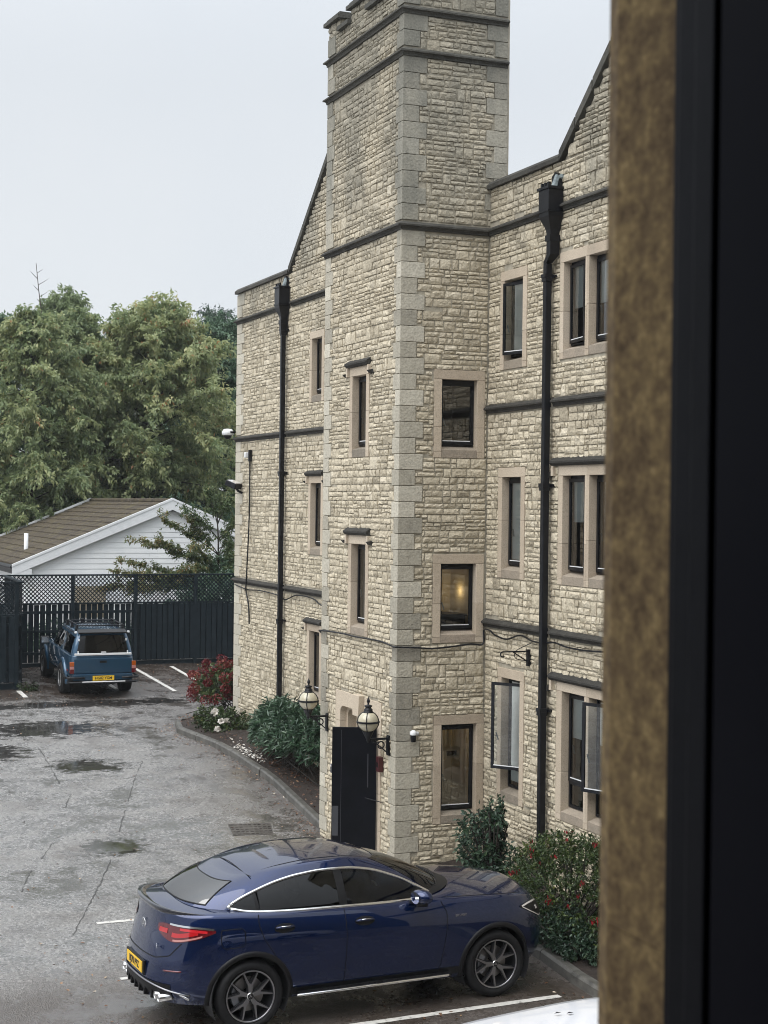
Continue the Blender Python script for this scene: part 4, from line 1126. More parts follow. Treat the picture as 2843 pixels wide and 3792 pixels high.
# ------------------------------------------------------------------ fences
def slat_fence(t, P0, dirv, length, zb, ztop, zmid, pitch, bw, posts, back=False, lat=True, capz=True):
    """boards and trellis along dirv from P0 (plan)"""
    d = Vector((dirv[0], dirv[1], 0)).normalized(); n = Vector((-d.y, d.x, 0))
    def Q(u, e, z): p = Vector((P0[0], P0[1], 0)) + d * u + n * e; return (p.x, p.y, z)
    def qb(m, u0, u1, e0, e1, z0, z1): return m.hexa([Q(u0,e0,z0), Q(u1,e0,z0), Q(u1,e1,z0), Q(u0,e1,z0), Q(u0,e0,z1), Q(u1,e0,z1), Q(u1,e1,z1), Q(u0,e1,z1)])
    k = int(length / pitch)
    for i in range(k):
        u = (i + 0.5) * pitch; j = rng.uniform(-0.006, 0.006)
        obj('board', qb(M(), u - bw / 2 + j, u + bw / 2 + j, -0.012, 0.012, zb + 0.17, zmid - 0.012 + rng.uniform(-0.008, 0.008)), MAT['fence'], t)
        if back and back(u):
            obj('board', qb(M(), u + pitch / 2 - bw / 2, u + pitch / 2 + bw / 2, 0.052, 0.076, zb + 0.19, zmid - 0.02), MAT['fence'], t)
    obj('gravel_board', qb(M(), 0, length, -0.02, 0.02, zb, zb + 0.16), MAT['fence'], t)
    for z in (zb + 0.38, zb + 0.98, zmid - 0.26): obj('rail', qb(M(), 0, length, 0.0125, 0.05, z, z + 0.075), MAT['fence'], t)
    obj('rail', qb(M(), 0, length, -0.03, 0.05, zmid - 0.01, zmid + 0.035), MAT['fence'], t)
    obj('rail', qb(M(), -0.03, length + 0.03, -0.045, 0.055, ztop - 0.04, ztop), MAT['fence'], t)
    for u in posts: obj('post', qb(M(), u - 0.045, u + 0.045, -0.025 - 0.01, 0.075, zb, ztop - 0.041), MAT['fence'], t)
    if lat:
        z0, z1 = zmid + 0.035, ztop - 0.04; H = z1 - z0; st = 0.112; w = 0.017
        for sg, e in ((1, 0.004), (-1, 0.013)):
            i = -int(H / st) - 1
            while i * st < length + H:
                u0 = i * st
                ua, ub = (u0, u0 + H) if sg > 0 else (u0 + H, u0)
                za, zb_ = z0, z1
                # clip to the panel
                lo, hi = min(ua, ub), max(ua, ub)
                if hi > 0.02 and lo < length - 0.02:
                    c0, c1 = max(lo, 0), min(hi, length)
                    if c1 - c0 > 0.05:
                        f = lambda uu: z0 + (uu - lo) if sg > 0 else z1 - (uu - lo)
                        m = M(); za, zc = f(c0), f(c1); ww = w * 1.1
                        m.hexa([Q(c0, e - 0.0042, za - ww), Q(c1, e - 0.0042, zc - ww), Q(c1, e + 0.0042, zc - ww), Q(c0, e + 0.0042, za - ww),
                                Q(c0, e - 0.0042, za + ww), Q(c1, e - 0.0042, zc + ww), Q(c1, e + 0.0042, zc + ww), Q(c0, e + 0.0042, za + ww)])
                        obj('lattice_slat', m, MAT['fence'], t)
                i += 1
FX = -22.25; FZ = 0.865
t = thing('trellis_fence', 'dark blue-green board fence with diamond trellis top along the back of the car park', 'fence', (FX, 1.5, FZ))
# direction +Y keeps the camera side at negative e: n = (-dy, dx) = (-1, 0) so use -Y instead
slat_fence(t, (FX, 6.6), (0, -1), 8.9, FZ - 0.05, 3.385, 2.575, 0.158, 0.134, [0.02, 1.65, 3.38, 5.10, 6.85, 8.6], back=lambda u: u < 4.9)
t = thing('gate_fence', 'dark board and trellis fence panel in front of the main fence at the left edge', 'fence', (-18.7, -3.5, 0.7))
slat_fence(t, (-18.68, -2.27), (0, -1), 3.4, 0.70, 3.375, 2.53, 0.205, 0.135, [0.09, 1.9, 3.3], back=lambda u: True)
t2 = thing('return_fence', 'short dark fence return joining the gate panel to the trellis fence', 'fence', (-20.4, -2.2, 0.75))
slat_fence(t2, (-18.72, -2.20), (-1, 0.03), 3.45, 0.72, 3.38, 2.54, 0.21, 0.14, [1.7], back=lambda u: True)

# ------------------------------------------------------------------ white timber bungalow behind the fence
BG = thing('bungalow', 'low white weatherboarded bungalow with a mossy brown roof behind the trellis fence', 'building', (-34, 4, 0.945))
bx0, bx1, by0, by1, bzr, bze = -28.0, -40.0, -0.55, 8.55, 5.42, 3.42
byc = 4.0; sl = (bzr - bze) / (byc - (-0.85))
m = M(); m.box((bx1, by0, 0.9), (bx0 - 0.05, by1, 3.35))
m.prism([(bx0 - 0.05, by0, 3.35), (bx0 - 0.05, by1, 3.35), (bx0 - 0.05, byc, bzr - 0.25)], (bx1 - bx0 + 0.05, 0, 0))
obj('wall', m, MAT['white_board'], BG)
zb = 0.98; h = 0.165
while zb < bzr - 0.35:
    top = min(zb + h, bzr - 0.3)
    hw0 = min(4.55, max(0.05, (bzr - 0.22 - zb) / sl)); hw1 = min(4.55, max(0.03, (bzr - 0.22 - top) / sl))
    cuts = [-hw0, hw0]
    if hw0 > 3: cuts = sorted([-hw0, rng.uniform(-1.5, 1.5), hw0])
    for i in range(len(cuts) - 1):
        a0, a1 = byc + cuts[i] + 0.002, byc + cuts[i+1] - 0.002
        b0 = byc - hw1 if i == 0 else a0; b1 = byc + hw1 if i == len(cuts) - 2 else a1
        m = M()
        m.hexa([(bx0 - 0.05, a0, zb), (bx0 - 0.05, a1, zb), (bx0 + 0.022, a1, zb), (bx0 + 0.022, a0, zb),
                (bx0 - 0.05, b0, top), (bx0 - 0.05, b1, top), (bx0 + 0.006, b1, top), (bx0 + 0.006, b0, top)])
        obj('weatherboard', m, MAT['white_board'], BG)
    zb += h
moss = mat('mossy_roof_tiles', rough=0.85); t_ = NT(moss)
nn = t_.noise(2.2, 6, 0.7)
mc_ = t_.ramp(nn, [(0.34, (0.026, 0.019, 0.013)), (0.5, (0.058, 0.042, 0.023)), (0.66, (0.085, 0.070, 0.028))])
mc_ = t_.mixc(t_.ramp(t_.noise(7, 5, 0.8), [(0.60, G3(0)), (0.68, G3(0.8))]), mc_, (0.30, 0.29, 0.27))
t_.col(mc_); t_.bump(t_.noise(16, 6, 0.75), 1.0, 0.05)
nc = 14
for side in (-1, 1):
    for k in range(nc):
        f0, f1 = k / nc, (k + 1) / nc
        ya, yb = byc + side * 4.85 * (1 - f0), byc + side * 4.85 * (1 - f1)
        za, zc = bze + (bzr - bze) * f0, bze + (bzr - bze) * f1
        m = M(); rows = []
        N = 36
        for i in range(N + 1):       # single-lap tiles: slightly uneven lower edge, rolls between tiles
            x = bx0 + 0.16 + (bx1 - 0.1 - bx0 - 0.16) * i / N
            j = rng.uniform(-0.012, 0.012)
            rows.append([(x, ya, za - 0.03), (x, ya - side * j, za + 0.035 + j), (x, yb, zc + 0.004), (x, yb, zc - 0.06)])
        m.grid(np.array(rows)); obj('tile_course', m, moss, BG)
m = M().tube([(bx0 + 0.1, byc, bzr + 0.02), (bx1 - 0.05, byc, bzr + 0.02)], 0.08, 8); obj('ridge', m, moss, BG)
for side in (-1, 1):
    for x, nm in ((bx0 + 0.20, 'bargeboard'), (bx1 - 0.13, 'bargeboard')):
        y0_, y1_ = byc + side * 5.0, byc
        z0_, z1_ = bze - 0.03 - 0.02, bzr + 0.04
        m = M()
        m.hexa([(x, y0_, z0_ - 0.27), (x + 0.03, y0_, z0_ - 0.27), (x + 0.03, y1_, z1_ - 0.30), (x, y1_, z1_ - 0.30),
                (x, y0_, z0_), (x + 0.03, y0_, z0_), (x + 0.03, y1_, z1_), (x, y1_, z1_)])
        m.hexa([(x - 0.06, y0_, z0_ + 0.003), (x + 0.05, y0_, z0_ + 0.003), (x + 0.05, y1_, z1_ + 0.003), (x - 0.06, y1_, z1_ + 0.003),
                (x - 0.06, y0_, z0_ + 0.075), (x + 0.05, y0_, z0_ + 0.075), (x + 0.05, y1_, z1_ + 0.075), (x - 0.06, y1_, z1_ + 0.075)])
        obj(nm, m, MAT['white_paint'], BG)
m = M(); m.box((bx0 + 0.2, byc - 5.0, bze - 0.33), (bx0 - 0.0, byc - 4.4, bze - 0.28)); m.box((bx0 + 0.198, byc - 4.96, bze - 0.30), (bx0 + 0.22, byc - 4.4, bze - 0.12))
obj('box_end', m, MAT['white_paint'], BG)
m = M().tube([(bx0 + 0.16, byc - 4.98, bze - 0.06), (bx1, byc - 4.98, bze - 0.06)], 0.07, 8); m.box((bx1, byc - 4.92, bze - 0.28), (bx0 + 0.1, byc - 4.9, bze - 0.08))
obj('gutter', m, MAT['black_iron'], BG)
m = M().lathe([(0.07, 0), (0.07, 0.62), (0.0, 0.62)], (-31.5, 0.05, 3.70), 12); obj('vent_pipe', m, MAT['white_paint'], BG, True)
W = bpy.data.objects.new('window', None); C.objects.link(W); W.parent = BG
obj('frame', M().box((bx0 + 0.025, 0.9, 1.7), (bx0 + 0.05, 2.0, 2.82)), MAT['white_paint'], W)
obj('blind', M().box((bx0 + 0.052, 0.97, 1.77), (bx0 + 0.056, 1.93, 2.75)), mat('beige_blind', (0.32, 0.28, 0.20), 0.7), W)

# ------------------------------------------------------------------ vehicles
def interp(xs, ys):
    xs = np.array(xs, float); ys = np.array(ys, float)
    o = np.argsort(xs); xs, ys = xs[o], ys[o]
    h = np.diff(xs); d = np.diff(ys) / h
    mm = np.zeros(len(xs)); mm[0], mm[-1] = d[0], d[-1]
    for i in range(1, len(xs) - 1):
        if d[i-1] * d[i] > 0:
            w1, w2 = 2*h[i] + h[i-1], h[i] + 2*h[i-1]; mm[i] = (w1 + w2) / (w1 / d[i-1] + w2 / d[i])
    def f(x):
        x = np.clip(np.asarray(x, float), xs[0], xs[-1])
        k = np.clip(np.searchsorted(xs, x) - 1, 0, len(xs) - 2)
        t = (x - xs[k]) / h[k]
        return ((1+2*t)*(1-t)**2*ys[k] + t*(1-t)**2*h[k]*mm[k] + t*t*(3-2*t)*ys[k+1] + t*t*(t-1)*h[k]*mm[k+1])
    return f
def sgp(a, e): return np.sign(a) * np.abs(a) ** e

class Shell:
    def __init__(s, **k): s.__dict__.update(k)
    def plan(s, th, p0, p1, q):
        c, n = np.cos(th), np.sin(th)
        return np.where(c < 0, sgp(c, 2 / p0), sgp(c, 2 / p1)), sgp(n, 2 / q)
    def body(s, th, v):
        th, v = np.broadcast_arrays(np.asarray(th, float), np.asarray(v, float))
        cx, sy = s.plan(th, s.pr, s.pf, s.q)
        xr, xf = s.xr(v), s.xf(v)
        X = (xr + xf) / 2 + (xf - xr) / 2 * cx
        Y = s.hw(v) * s.wx(X) * sy
        Z = s.zb(X) + (s.zt(X) - s.zb(X)) * v
        return np.stack([X, Y, Z], -1)
    def cap(s, th, u):
        th, u = np.broadcast_arrays(np.asarray(th, float), np.asarray(u, float))
        E = s.body(th, np.ones_like(th))
        tx = np.clip(E[..., 0], s.cr, s.cf)
        X = E[..., 0] + (tx - E[..., 0]) * u; Y = E[..., 1] * (1 - u)
        Z = E[..., 2] + (s.hc(tx) - E[..., 2]) * (1 - (1 - u) ** 2)
        return np.stack([X, Y, Z], -1)
    def gh(s, th, v):
        th, v = np.broadcast_arrays(np.asarray(th, float), np.asarray(v, float))
        cx, sy = s.plan(th, s.gpr, s.gpf, s.gq)
        bx = (s.b0 + s.b1) / 2 + (s.b1 - s.b0) / 2 * cx; by = s.bw * sy * s.gwx(bx)
        t = np.clip(np.abs(by) / s.bw, 0, 1) ** 3
        bz = s.hc(bx) * (1 - t) + s.belt(bx) * t - 0.02
        rx = (s.r0 + s.r1) / 2 + (s.r1 - s.r0) / 2 * cx; ry = s.rw * sy * s.rwx(rx); rz = s.zr(rx) + s.crown * 0.35 * (1 - np.clip(np.abs(ry) / s.rw, 0, 1) ** 2)
        bu = 4 * v * (1 - v)
        return np.stack([bx + (rx - bx) * v + s.bux * bu * cx, by + (ry - by) * v + s.buy * bu * sy, bz + (rz - bz) * v + s.buz * bu * np.abs(cx)], -1)
    def roof(s, th, u):
        th, u = np.broadcast_arrays(np.asarray(th, float), np.asarray(u, float))
        E = s.gh(th, np.ones_like(th))
        tx = np.clip(E[..., 0], s.r0 + 0.45, s.r1 - 0.4)
        X = E[..., 0] + (tx - E[..., 0]) * u; Y = E[..., 1] * (1 - u)
        Z = E[..., 2] + (s.zr(tx) + s.crown - E[..., 2]) * (1 - (1 - u) ** 2)
        return np.stack([X, Y, Z], -1)
    def side(s, x, z, sgn=-1):
        v = (z - s.zb(x)) / (s.zt(x) - s.zb(x))
        xr, xf = s.xr(v), s.xf(v)
        c = (x - (xr + xf) / 2) / ((xf - xr) / 2)
        p = np.where(c < 0, s.pr, s.pf)
        sy = np.clip(1 - np.abs(c) ** p, 0, 1) ** (1 / s.q)
        return np.stack([x + 0 * z, sgn * s.hw(v) * s.wx(x) * sy, z + 0 * x], -1)
    def rear(s, y, z):
        y, z = np.broadcast_arrays(np.asarray(y, float), np.asarray(z, float))
        x = np.full_like(y, -0.95)
        for _ in range(5):
            v = np.clip((z - s.zb(x)) / (s.zt(x) - s.zb(x)), 0, 1)
            xr, xf = s.xr(v), s.xf(v)
            sy = np.clip(np.abs(y) / (s.hw(v) * s.wx(x)), 0, 1)
            c = -np.clip(1 - sy ** s.q, 0, 1) ** (1 / s.pr)
            x = (xr + xf) / 2 + (xf - xr) / 2 * c
        return np.stack([x, y, z], -1)
    def gside(s, x, z, sgn=-1):
        """greenhouse point over (x, z) on one side"""
        if not hasattr(s, '_tab'):
            T, V = np.meshgrid(np.linspace(0.03, PI - 0.03, 500), np.linspace(0, 1, 90), indexing='ij')
            s._tab = (T, V, s.gh(T, V))
        T, V, P = s._tab
        x = np.asarray(x, float); z = np.asarray(z, float); out = np.zeros(x.shape + (3,))
        for idx in np.ndindex(x.shape):
            d = (P[..., 0] - x[idx]) ** 2 + (P[..., 2] - z[idx]) ** 2
            # outermost of the near matches
            k = np.unravel_index(np.argmin(d), d.shape); th, v = T[k], V[k]
            for _ in range(4):
                p = s.gh(th, v); a = (s.gh(th + 1e-4, v) - p) / 1e-4; b = (s.gh(th, v + 1e-4) - p) / 1e-4
                Jm = np.array([[a[0], b[0]], [a[2], b[2]]]); r = np.array([x[idx] - p[0], z[idx] - p[2]])
                if abs(np.linalg.det(Jm)) < 1e-7: break
                st = np.linalg.solve(Jm, r); th = float(np.clip(th + np.clip(st[0], -.1, .1), 0.02, PI - 0.02)); v = float(np.clip(v + np.clip(st[1], -.1, .1), 0, 1))
            q = s.gh(th, v); out[idx] = (x[idx], sgn * q[1], z[idx])
        return out

def offset_grid(P, d, ref=None):
    """pushes a grid of points along its own normals, outward from the car's axis"""
    P = np.asarray(P, float)
    a = np.gradient(P, axis=0); b = np.gradient(P, axis=1)
    n = np.cross(a, b); n /= np.maximum(1e-9, np.linalg.norm(n, axis=-1, keepdims=True))
    c = P.reshape(-1, 3).mean(0)
    o = np.array([c[0] - 0.9, c[1] * 1.6, c[2] - 0.55]) if ref is None else np.array(ref)
    if (n.reshape(-1, 3).mean(0) @ o) < 0: n = -n; flip = True
    else: flip = False
    return P + n * d, flip
def patch(P, d=0.003, ref=None, m=None):
    Q, flip = offset_grid(P, d, ref)
    if not flip: Q = Q[:, ::-1]
    return (m or M()).grid(Q)
def thick_patch(P, d0, d1, ref=None, m=None):
    A, f1 = offset_grid(P, d0, ref); B, _ = offset_grid(P, d1, ref)
    m = m or M(); m.grid(B)
    for X in (lambda G: G[0], lambda G: G[-1], lambda G: G[:, 0], lambda G: G[:, -1]):
        m.grid(np.stack([X(A), X(B)]))
    return m

def theta_samples(n, p0, p1, q, L, w):
    t = np.linspace(0, 2 * PI, 20001)
    s = Shell(); cx, sy = s.plan(t, p0, p1, q)
    d = np.hypot(np.diff(cx) * L, np.diff(sy) * w); a = np.concatenate([[0], np.cumsum(d)])
    return np.interp(np.linspace(0, a[-1], n + 1), a, t)[:-1]

def build_shell(s, t, paint, glassparts=True, nth=300):
    th = theta_samples(nth, s.pr, s.pf, s.q, 2.35, 0.93)
    vv = np.linspace(0, 1, s.rows)
    rows = [s.body(th, v) for v in vv]
    uu = np.linspace(0, 1, 14)[1:]
    rows += [s.cap(th, u) for u in uu]
    P = np.stack(rows); nr, nt = P.shape[:2]
    inside = np.zeros((nr, nt), bool)
    for wx in (0.0, s.wb):
        dx = P[..., 0] - wx; dz = P[..., 2] - s.wz
        up = dz > 0; dist = np.where(up, np.hypot(dx, dz), np.abs(dx))
        ins = (dist < s.arch) & (np.abs(P[..., 1]) > 0.5)
        ins[s.rows:] = False
        k = s.arch / np.maximum(dist, 1e-6)
        P[..., 0] = np.where(ins, wx + dx * k, P[..., 0]); P[..., 2] = np.where(ins & up, s.wz + dz * k, P[..., 2])
        inside |= ins
    m = M(); m.v = [tuple(p) for p in P.reshape(-1, 3)]; m.t = [0.5] * len(m.v)
    for i in range(nr - 1):
        for j in range(nt):
            j2 = (j + 1) % nt
            if inside[i, j] and inside[i, j2] and inside[i+1, j] and inside[i+1, j2]: continue
            m.f.append((i*nt+j, i*nt+j2, (i+1)*nt+j2, (i+1)*nt+j))
    obj('body', m, paint, t, True, local=True)
    # greenhouse
    th = theta_samples(260, s.gpr, s.gpf, s.gq, 1.45, 0.75)
    vv = np.linspace(0, 1, 26)
    rows = [s.gh(th, v) for v in vv] + [s.roof(th, u) for u in np.linspace(0, 1, 12)[1:]]
    P = np.stack(rows); nr, nt = P.shape[:2]
    m = M(); m.v = [tuple(p) for p in P.reshape(-1, 3)]; m.t = [0.5] * len(m.v)
    for i in range(nr - 1):
        for j in range(nt):
            j2 = (j + 1) % nt
            c = (P[i, j] + P[i, j2] + P[i+1, j] + P[i+1, j2]) / 4
            if i < 25:
                tc_ = (th[j] + (th[j2] if j2 else 2 * PI)) / 2; vc = (vv[i] + vv[i+1]) / 2
                cs = math.cos(tc_); 
                if any(a <= c[0] <= b and lo(c[0]) + 0.012 < c[2] < hi(c[0]) - 0.012 for (a, b, lo, hi) in s.sidewin) and abs(math.sin(tc_)) > 0.3: continue
                if s.ws and abs(((tc_ + PI) % (2 * PI)) - PI) < s.ws[0] - 0.02 and s.ws[1] + 0.03 < vc < s.ws[2] - 0.03: continue
                if s.rs and abs(tc_ - PI) < s.rs[0] - 0.02 and s.rs[1] + 0.03 < vc < s.rs[2] - 0.03: continue
            m.f.append((i*nt+j, i*nt+j2, (i+1)*nt+j2, (i+1)*nt+j))
    obj('roof', m, paint, t, True, local=True)

def wheel(t, x, y, sgn, R_, rim, kind, rot=0.0, z=None, w=0.12):
    z = R_ if z is None else z
    W = bpy.data.objects.new('wheel', None); C.objects.link(W); W.parent = t; W.location = (x, y, z)
    q = sgn
    prof = [(rim - 0.006, -0.085), (rim + 0.012, -w * 0.96), ((rim + R_) / 2, -w - 0.004), (R_ - 0.025, -w * 0.95), (R_ - 0.006, -w * 0.75), (R_, -w * 0.45), (R_, w * 0.45), (R_ - 0.006, w * 0.75), (R_ - 0.03, w * 0.95), (rim, w * 0.9)]
    obj('tyre', M().lathe([(r, -h * q) for r, h in prof], (0, 0, 0), 56, 'y'), MAT['rubber'], W, True, local=True)
    f = lambda h: -h * q          # h negative = outboard
    lip = [(rim - 0.002, f(-w * 0.93)), (rim - 0.012, f(-w * 0.96)), (rim - 0.017, f(-w * 0.90)), (rim - 0.022, f(-w * 0.70)), (rim - 0.03, f(w * 0.7))]
    obj('rim', M().lathe(lip[:3], (0, 0, 0), 56, 'y'), MAT['alloy'] if kind == 'y' else MAT['silver'], W, True, local=True)
    obj('barrel', M().lathe(lip[2:] + [(0.02, f(w * 0.7))], (0, 0, 0), 40, 'y'), MAT['dark_alloy'], W, True, local=True)
    def pl(m, pts, h0, h1): return m.prism([(p[0], f(h0), p[1]) for p in pts], (0, f(h1) - f(h0), 0))
    if kind == 'y':
        obj('disc', M().lathe([(0.06, f(-0.005)), (0.178, f(-0.005)), (0.178, f(0.01))], (0, 0, 0), 40, 'y'), MAT['disc'], W, local=True)
        a = [(0.185 * math.cos(k), 0.185 * math.sin(k)) for k in np.linspace(PI * 0.80, PI * 1.22, 8)] + [(0.115 * math.cos(k), 0.115 * math.sin(k)) for k in np.linspace(PI * 1.22, PI * 0.80, 8)]
        obj('caliper', pl(M(), a, -0.035, 0.02), MAT['caliper'], W, local=True)
        for k in range(5):
            b = rot + k * 2 * PI / 5; m = M()
            def rp(r, o): return (r * math.cos(b) - o * math.sin(b), r * math.sin(b) + o * math.cos(b))
            def pol(r, d): return (r * math.cos(b + d), r * math.sin(b + d))
            ro = rim - 0.014
            pl(m, [rp(0.035, -0.020), rp(0.105, -0.026), pol(ro, -0.34), pol(ro, -0.295), rp(0.122, -0.006), rp(0.122, 0.006), pol(ro, 0.295), pol(ro, 0.34), rp(0.105, 0.026), rp(0.035, 0.020)], -0.098, -0.075)
            obj('spoke', m, MAT['alloy'], W, local=True)
            m = M(); pl(m, [rp(0.035, -0.027), rp(0.105, -0.033), pol(ro, -0.37), pol(ro, -0.25), rp(0.14, -0.004), rp(0.14, 0.004), pol(ro, 0.25), pol(ro, 0.37), rp(0.105, 0.033), rp(0.035, 0.027)], -0.0745, -0.04)
            obj('spoke_back', m, MAT['dark_alloy'], W, local=True)
        obj('hub_cap', M().lathe([(0.0, f(-0.103)), (0.030, f(-0.101)), (0.038, f(-0.092)), (0.038, f(-0.06))], (0, 0, 0), 24, 'y'), MAT['dark_alloy'], W, local=True)
        m = M().lathe([(0.031, f(-0.1045)), (0.035, f(-0.1005)), (0.039, f(-0.094))], (0, 0, 0), 24, 'y')
        for k in range(3):
            b = PI / 2 + k * 2 * PI / 3; pl(m, [(0.028 * math.cos(b), 0.028 * math.sin(b)), (0.006 * math.cos(b + 1.05), 0.006 * math.sin(b + 1.05)), (0.006 * math.cos(b - 1.05), 0.006 * math.sin(b - 1.05))], -0.106, -0.1025)
        obj('emblem', m, MAT['chrome'], W, local=True)
    else:
        m = M().lathe([(0.0, f(-0.10)), (0.05, f(-0.098)), (0.07, f(-0.08))], (0, 0, 0), 24, 'y')
        for k in range(6):
            b = rot + k * PI / 3
            pl(m, [(r * math.cos(b + d), r * math.sin(b + d)) for r, d in ((0.05, -0.5), (rim - 0.01, -0.24), (rim - 0.01, 0.24), (0.05, 0.5))], -0.085, -0.06)
        obj('spoke', m, MAT['silver'], W, local=True)
    return W

def text_mesh(txt, size, depth=0.002, bold=0.0, xs=1.0):
    cu = bpy.data.curves.new('lettering', 'FONT'); cu.body = txt; cu.size = size; cu.align_x = 'CENTER'; cu.align_y = 'CENTER'
    cu.extrude = depth; cu.offset = bold; cu.resolution_u = 3
    o = bpy.data.objects.new('lettering', cu); C.objects.link(o)
    dg = bpy.context.evaluated_depsgraph_get()
    me = bpy.data.meshes.new_from_object(o.evaluated_get(dg))
    bpy.data.objects.remove(o); bpy.data.curves.remove(cu)
    me.transform(Matrix.Diagonal((xs, 1, 1, 1)))
    return me
def put_text(txt, size, mt, parent, loc, rot, xs=1.0, bold=0.0, name='lettering'):
    me = text_mesh(txt, size, 0.0015, bold, xs); me.materials.append(mt)
    o = bpy.data.objects.new(name, me); C.objects.link(o); o.parent = parent; o.location = loc; o.rotation_euler = rot
    return o

# ---- dark blue coupe SUV
sidelo = interp([-0.17, 0.0, 0.4, 1.2, 2.2], [1.232, 1.200, 1.180, 1.160, 1.130])
sidehi = interp([-0.17, -0.05, 0.12, 0.35, 0.6, 0.9, 1.15, 1.4, 1.7, 2.0, 2.2], [1.265, 1.325, 1.390, 1.458, 1.503, 1.526, 1.522, 1.488, 1.395, 1.258, 1.145])
G = Shell(pr=7.0, pf=6.0, q=2.7, rows=30, wb=2.873, wz=0.365, arch=0.425,
    xr=interp([0, 0.18, 0.4, 0.6, 0.8, 1.0], [-0.90, -0.95, -0.93, -0.89, -0.84, -0.81]),
    xf=interp([0, 0.2, 0.5, 0.8, 1.0], [3.62, 3.74, 3.775, 3.74, 3.64]),
    hw=interp([0, 0.1, 0.28, 0.5, 0.70, 0.80, 0.9, 1.0], [0.86, 0.905, 0.930, 0.945, 0.945, 0.935, 0.908, 0.872]),
    wx=interp([-1.1, 0.0, 1.2, 2.9, 3.8], [0.985, 1.0, 0.995, 1.0, 0.96]),
    zb=interp([-1.1, -0.6, 0.5, 2.3, 3.2, 3.8], [0.34, 0.30, 0.29, 0.27, 0.24, 0.24]),
    zt=interp([-1.1, -0.8, -0.4, 0.3, 1.2, 2.1, 2.8, 3.3, 3.6, 3.8], [1.165, 1.195, 1.200, 1.180, 1.15, 1.115, 1.085, 1.04, 0.98, 0.92]),
    hc=interp([-0.95, -0.6, 0.3, 1.3, 2.2, 2.7, 3.1, 3.35, 3.8], [1.225, 1.26, 1.31, 1.31, 1.235, 1.205, 1.170, 1.135, 1.09]),
    cr=-0.55, cf=3.34,
    gpr=3.6, gpf=3.2, gq=2.9, b0=-0.60, b1=2.48, bw=0.855, r0=-0.02, r1=1.62, rw=0.60,
    gwx=interp([-1, -0.3, 0.6, 1.6, 2.4], [0.90, 0.97, 1.0, 0.985, 0.97]), rwx=interp([-0.5, 0.2, 0.8, 1.5], [0.94, 1.0, 1.0, 0.97]),
    belt=interp([-0.9, -0.4, 0.3, 1.2, 2.4], [1.205, 1.205, 1.175, 1.145, 1.11]),
    zr=interp([-0.05, 0.15, 0.45, 0.85, 1.15, 1.4, 1.65], [1.460, 1.515, 1.568, 1.602, 1.603, 1.580, 1.535]), crown=0.05,
    bux=0.05, buy=0.028, buz=0.02,
    sidewin=[(-0.17, 2.2, sidelo, sidehi)], ws=(0.80, 0.06, 0.95), rs=(0.66, 0.08, 0.76))

CARX, CARY, CARH = 4.735, -4.02, 1.628
CAR = thing('parked_car', 'shiny dark blue coupe SUV parked nose-in beside the tower', 'car', (CARX, CARY, 0.0), CARH)
build_shell(G, CAR, MAT['blue_paint'])
def CP(name, m, mt, par=None, smooth=False): return obj(name, m, MAT[mt] if isinstance(mt, str) else mt, par or CAR, smooth, local=True)
for sg in (-1, 1):
    ref = (0, sg, 0.2)
    for (a, b, nm) in ((-0.16, 0.105, 'quarter_window'), (0.13, 1.02, 'rear_window'), (1.10, 2.18, 'front_window')):
        xs = np.linspace(a, b, 26); fr = np.linspace(0.02, 0.98, 7)
        X = np.repeat(xs[:, None], 7, 1); Z = sidelo(X) + (sidehi(X) - sidelo(X)) * fr[None, :]
        CP(nm, patch(G.gside(X, Z, sg), 0.004, ref), 'front_glass' if a > 1.05 else 'car_glass', None, True)
    for (a, b, rk) in ((0.10, 0.132, 0.05), (1.015, 1.105, 0.03)):
        X = np.array([[a] * 7, [b] * 7]) + np.linspace(0, -rk * 0.5, 7)[None, :]; Z = sidelo(X) + (sidehi(X) - sidelo(X)) * np.linspace(0, 1, 7)[None, :]
        CP('pillar_trim', thick_patch(G.gside(X, Z, sg), -0.004, 0.006, ref), 'plastic')
    xs = np.linspace(-0.165, 2.19, 60)
    up = G.gside(xs, sidehi(xs), sg); lo = G.gside(xs, sidelo(xs), sg)
    up[:, 1] += sg * 0.006; lo[:, 1] += sg * 0.008
    CP('window_trim', M().tube(up[::-1], 0.018, 6).tube(lo, 0.022, 6).tube([up[0], (up[0] + lo[0]) / 2 + np.array([-0.02, 0, 0]), lo[0]], 0.021, 6), 'chrome', None, True)
# windscreen and rear screen
T_, V_ = np.meshgrid(np.linspace(-G.ws[0], G.ws[0], 25), np.linspace(G.ws[1], G.ws[2], 9), indexing='ij')
CP('windscreen', patch(G.gh(T_, V_), 0.004, (1, 0, 1)), 'front_glass', None, True)
T_, V_ = np.meshgrid(np.linspace(PI - G.rs[0], PI + G.rs[0], 25), np.linspace(G.rs[1], G.rs[2], 9), indexing='ij')
CP('rear_screen', patch(G.gh(T_, V_), 0.004, (-1, 0, 1)), 'rear_glass', None, True)
rim_ = [G.gh(a, G.rs[1]) for a in np.linspace(PI - G.rs[0], PI + G.rs[0], 25)] + [G.gh(PI + G.rs[0], v) for v in np.linspace(G.rs[1], G.rs[2], 9)[1:]] + \
       [G.gh(a, G.rs[2]) for a in np.linspace(PI + G.rs[0], PI - G.rs[0], 25)[1:]] + [G.gh(PI - G.rs[0], v) for v in np.linspace(G.rs[2], G.rs[1], 9)[1:]]
CP('screen_seal', M().tube(rim_, 0.009, 5), 'plastic', None, True)
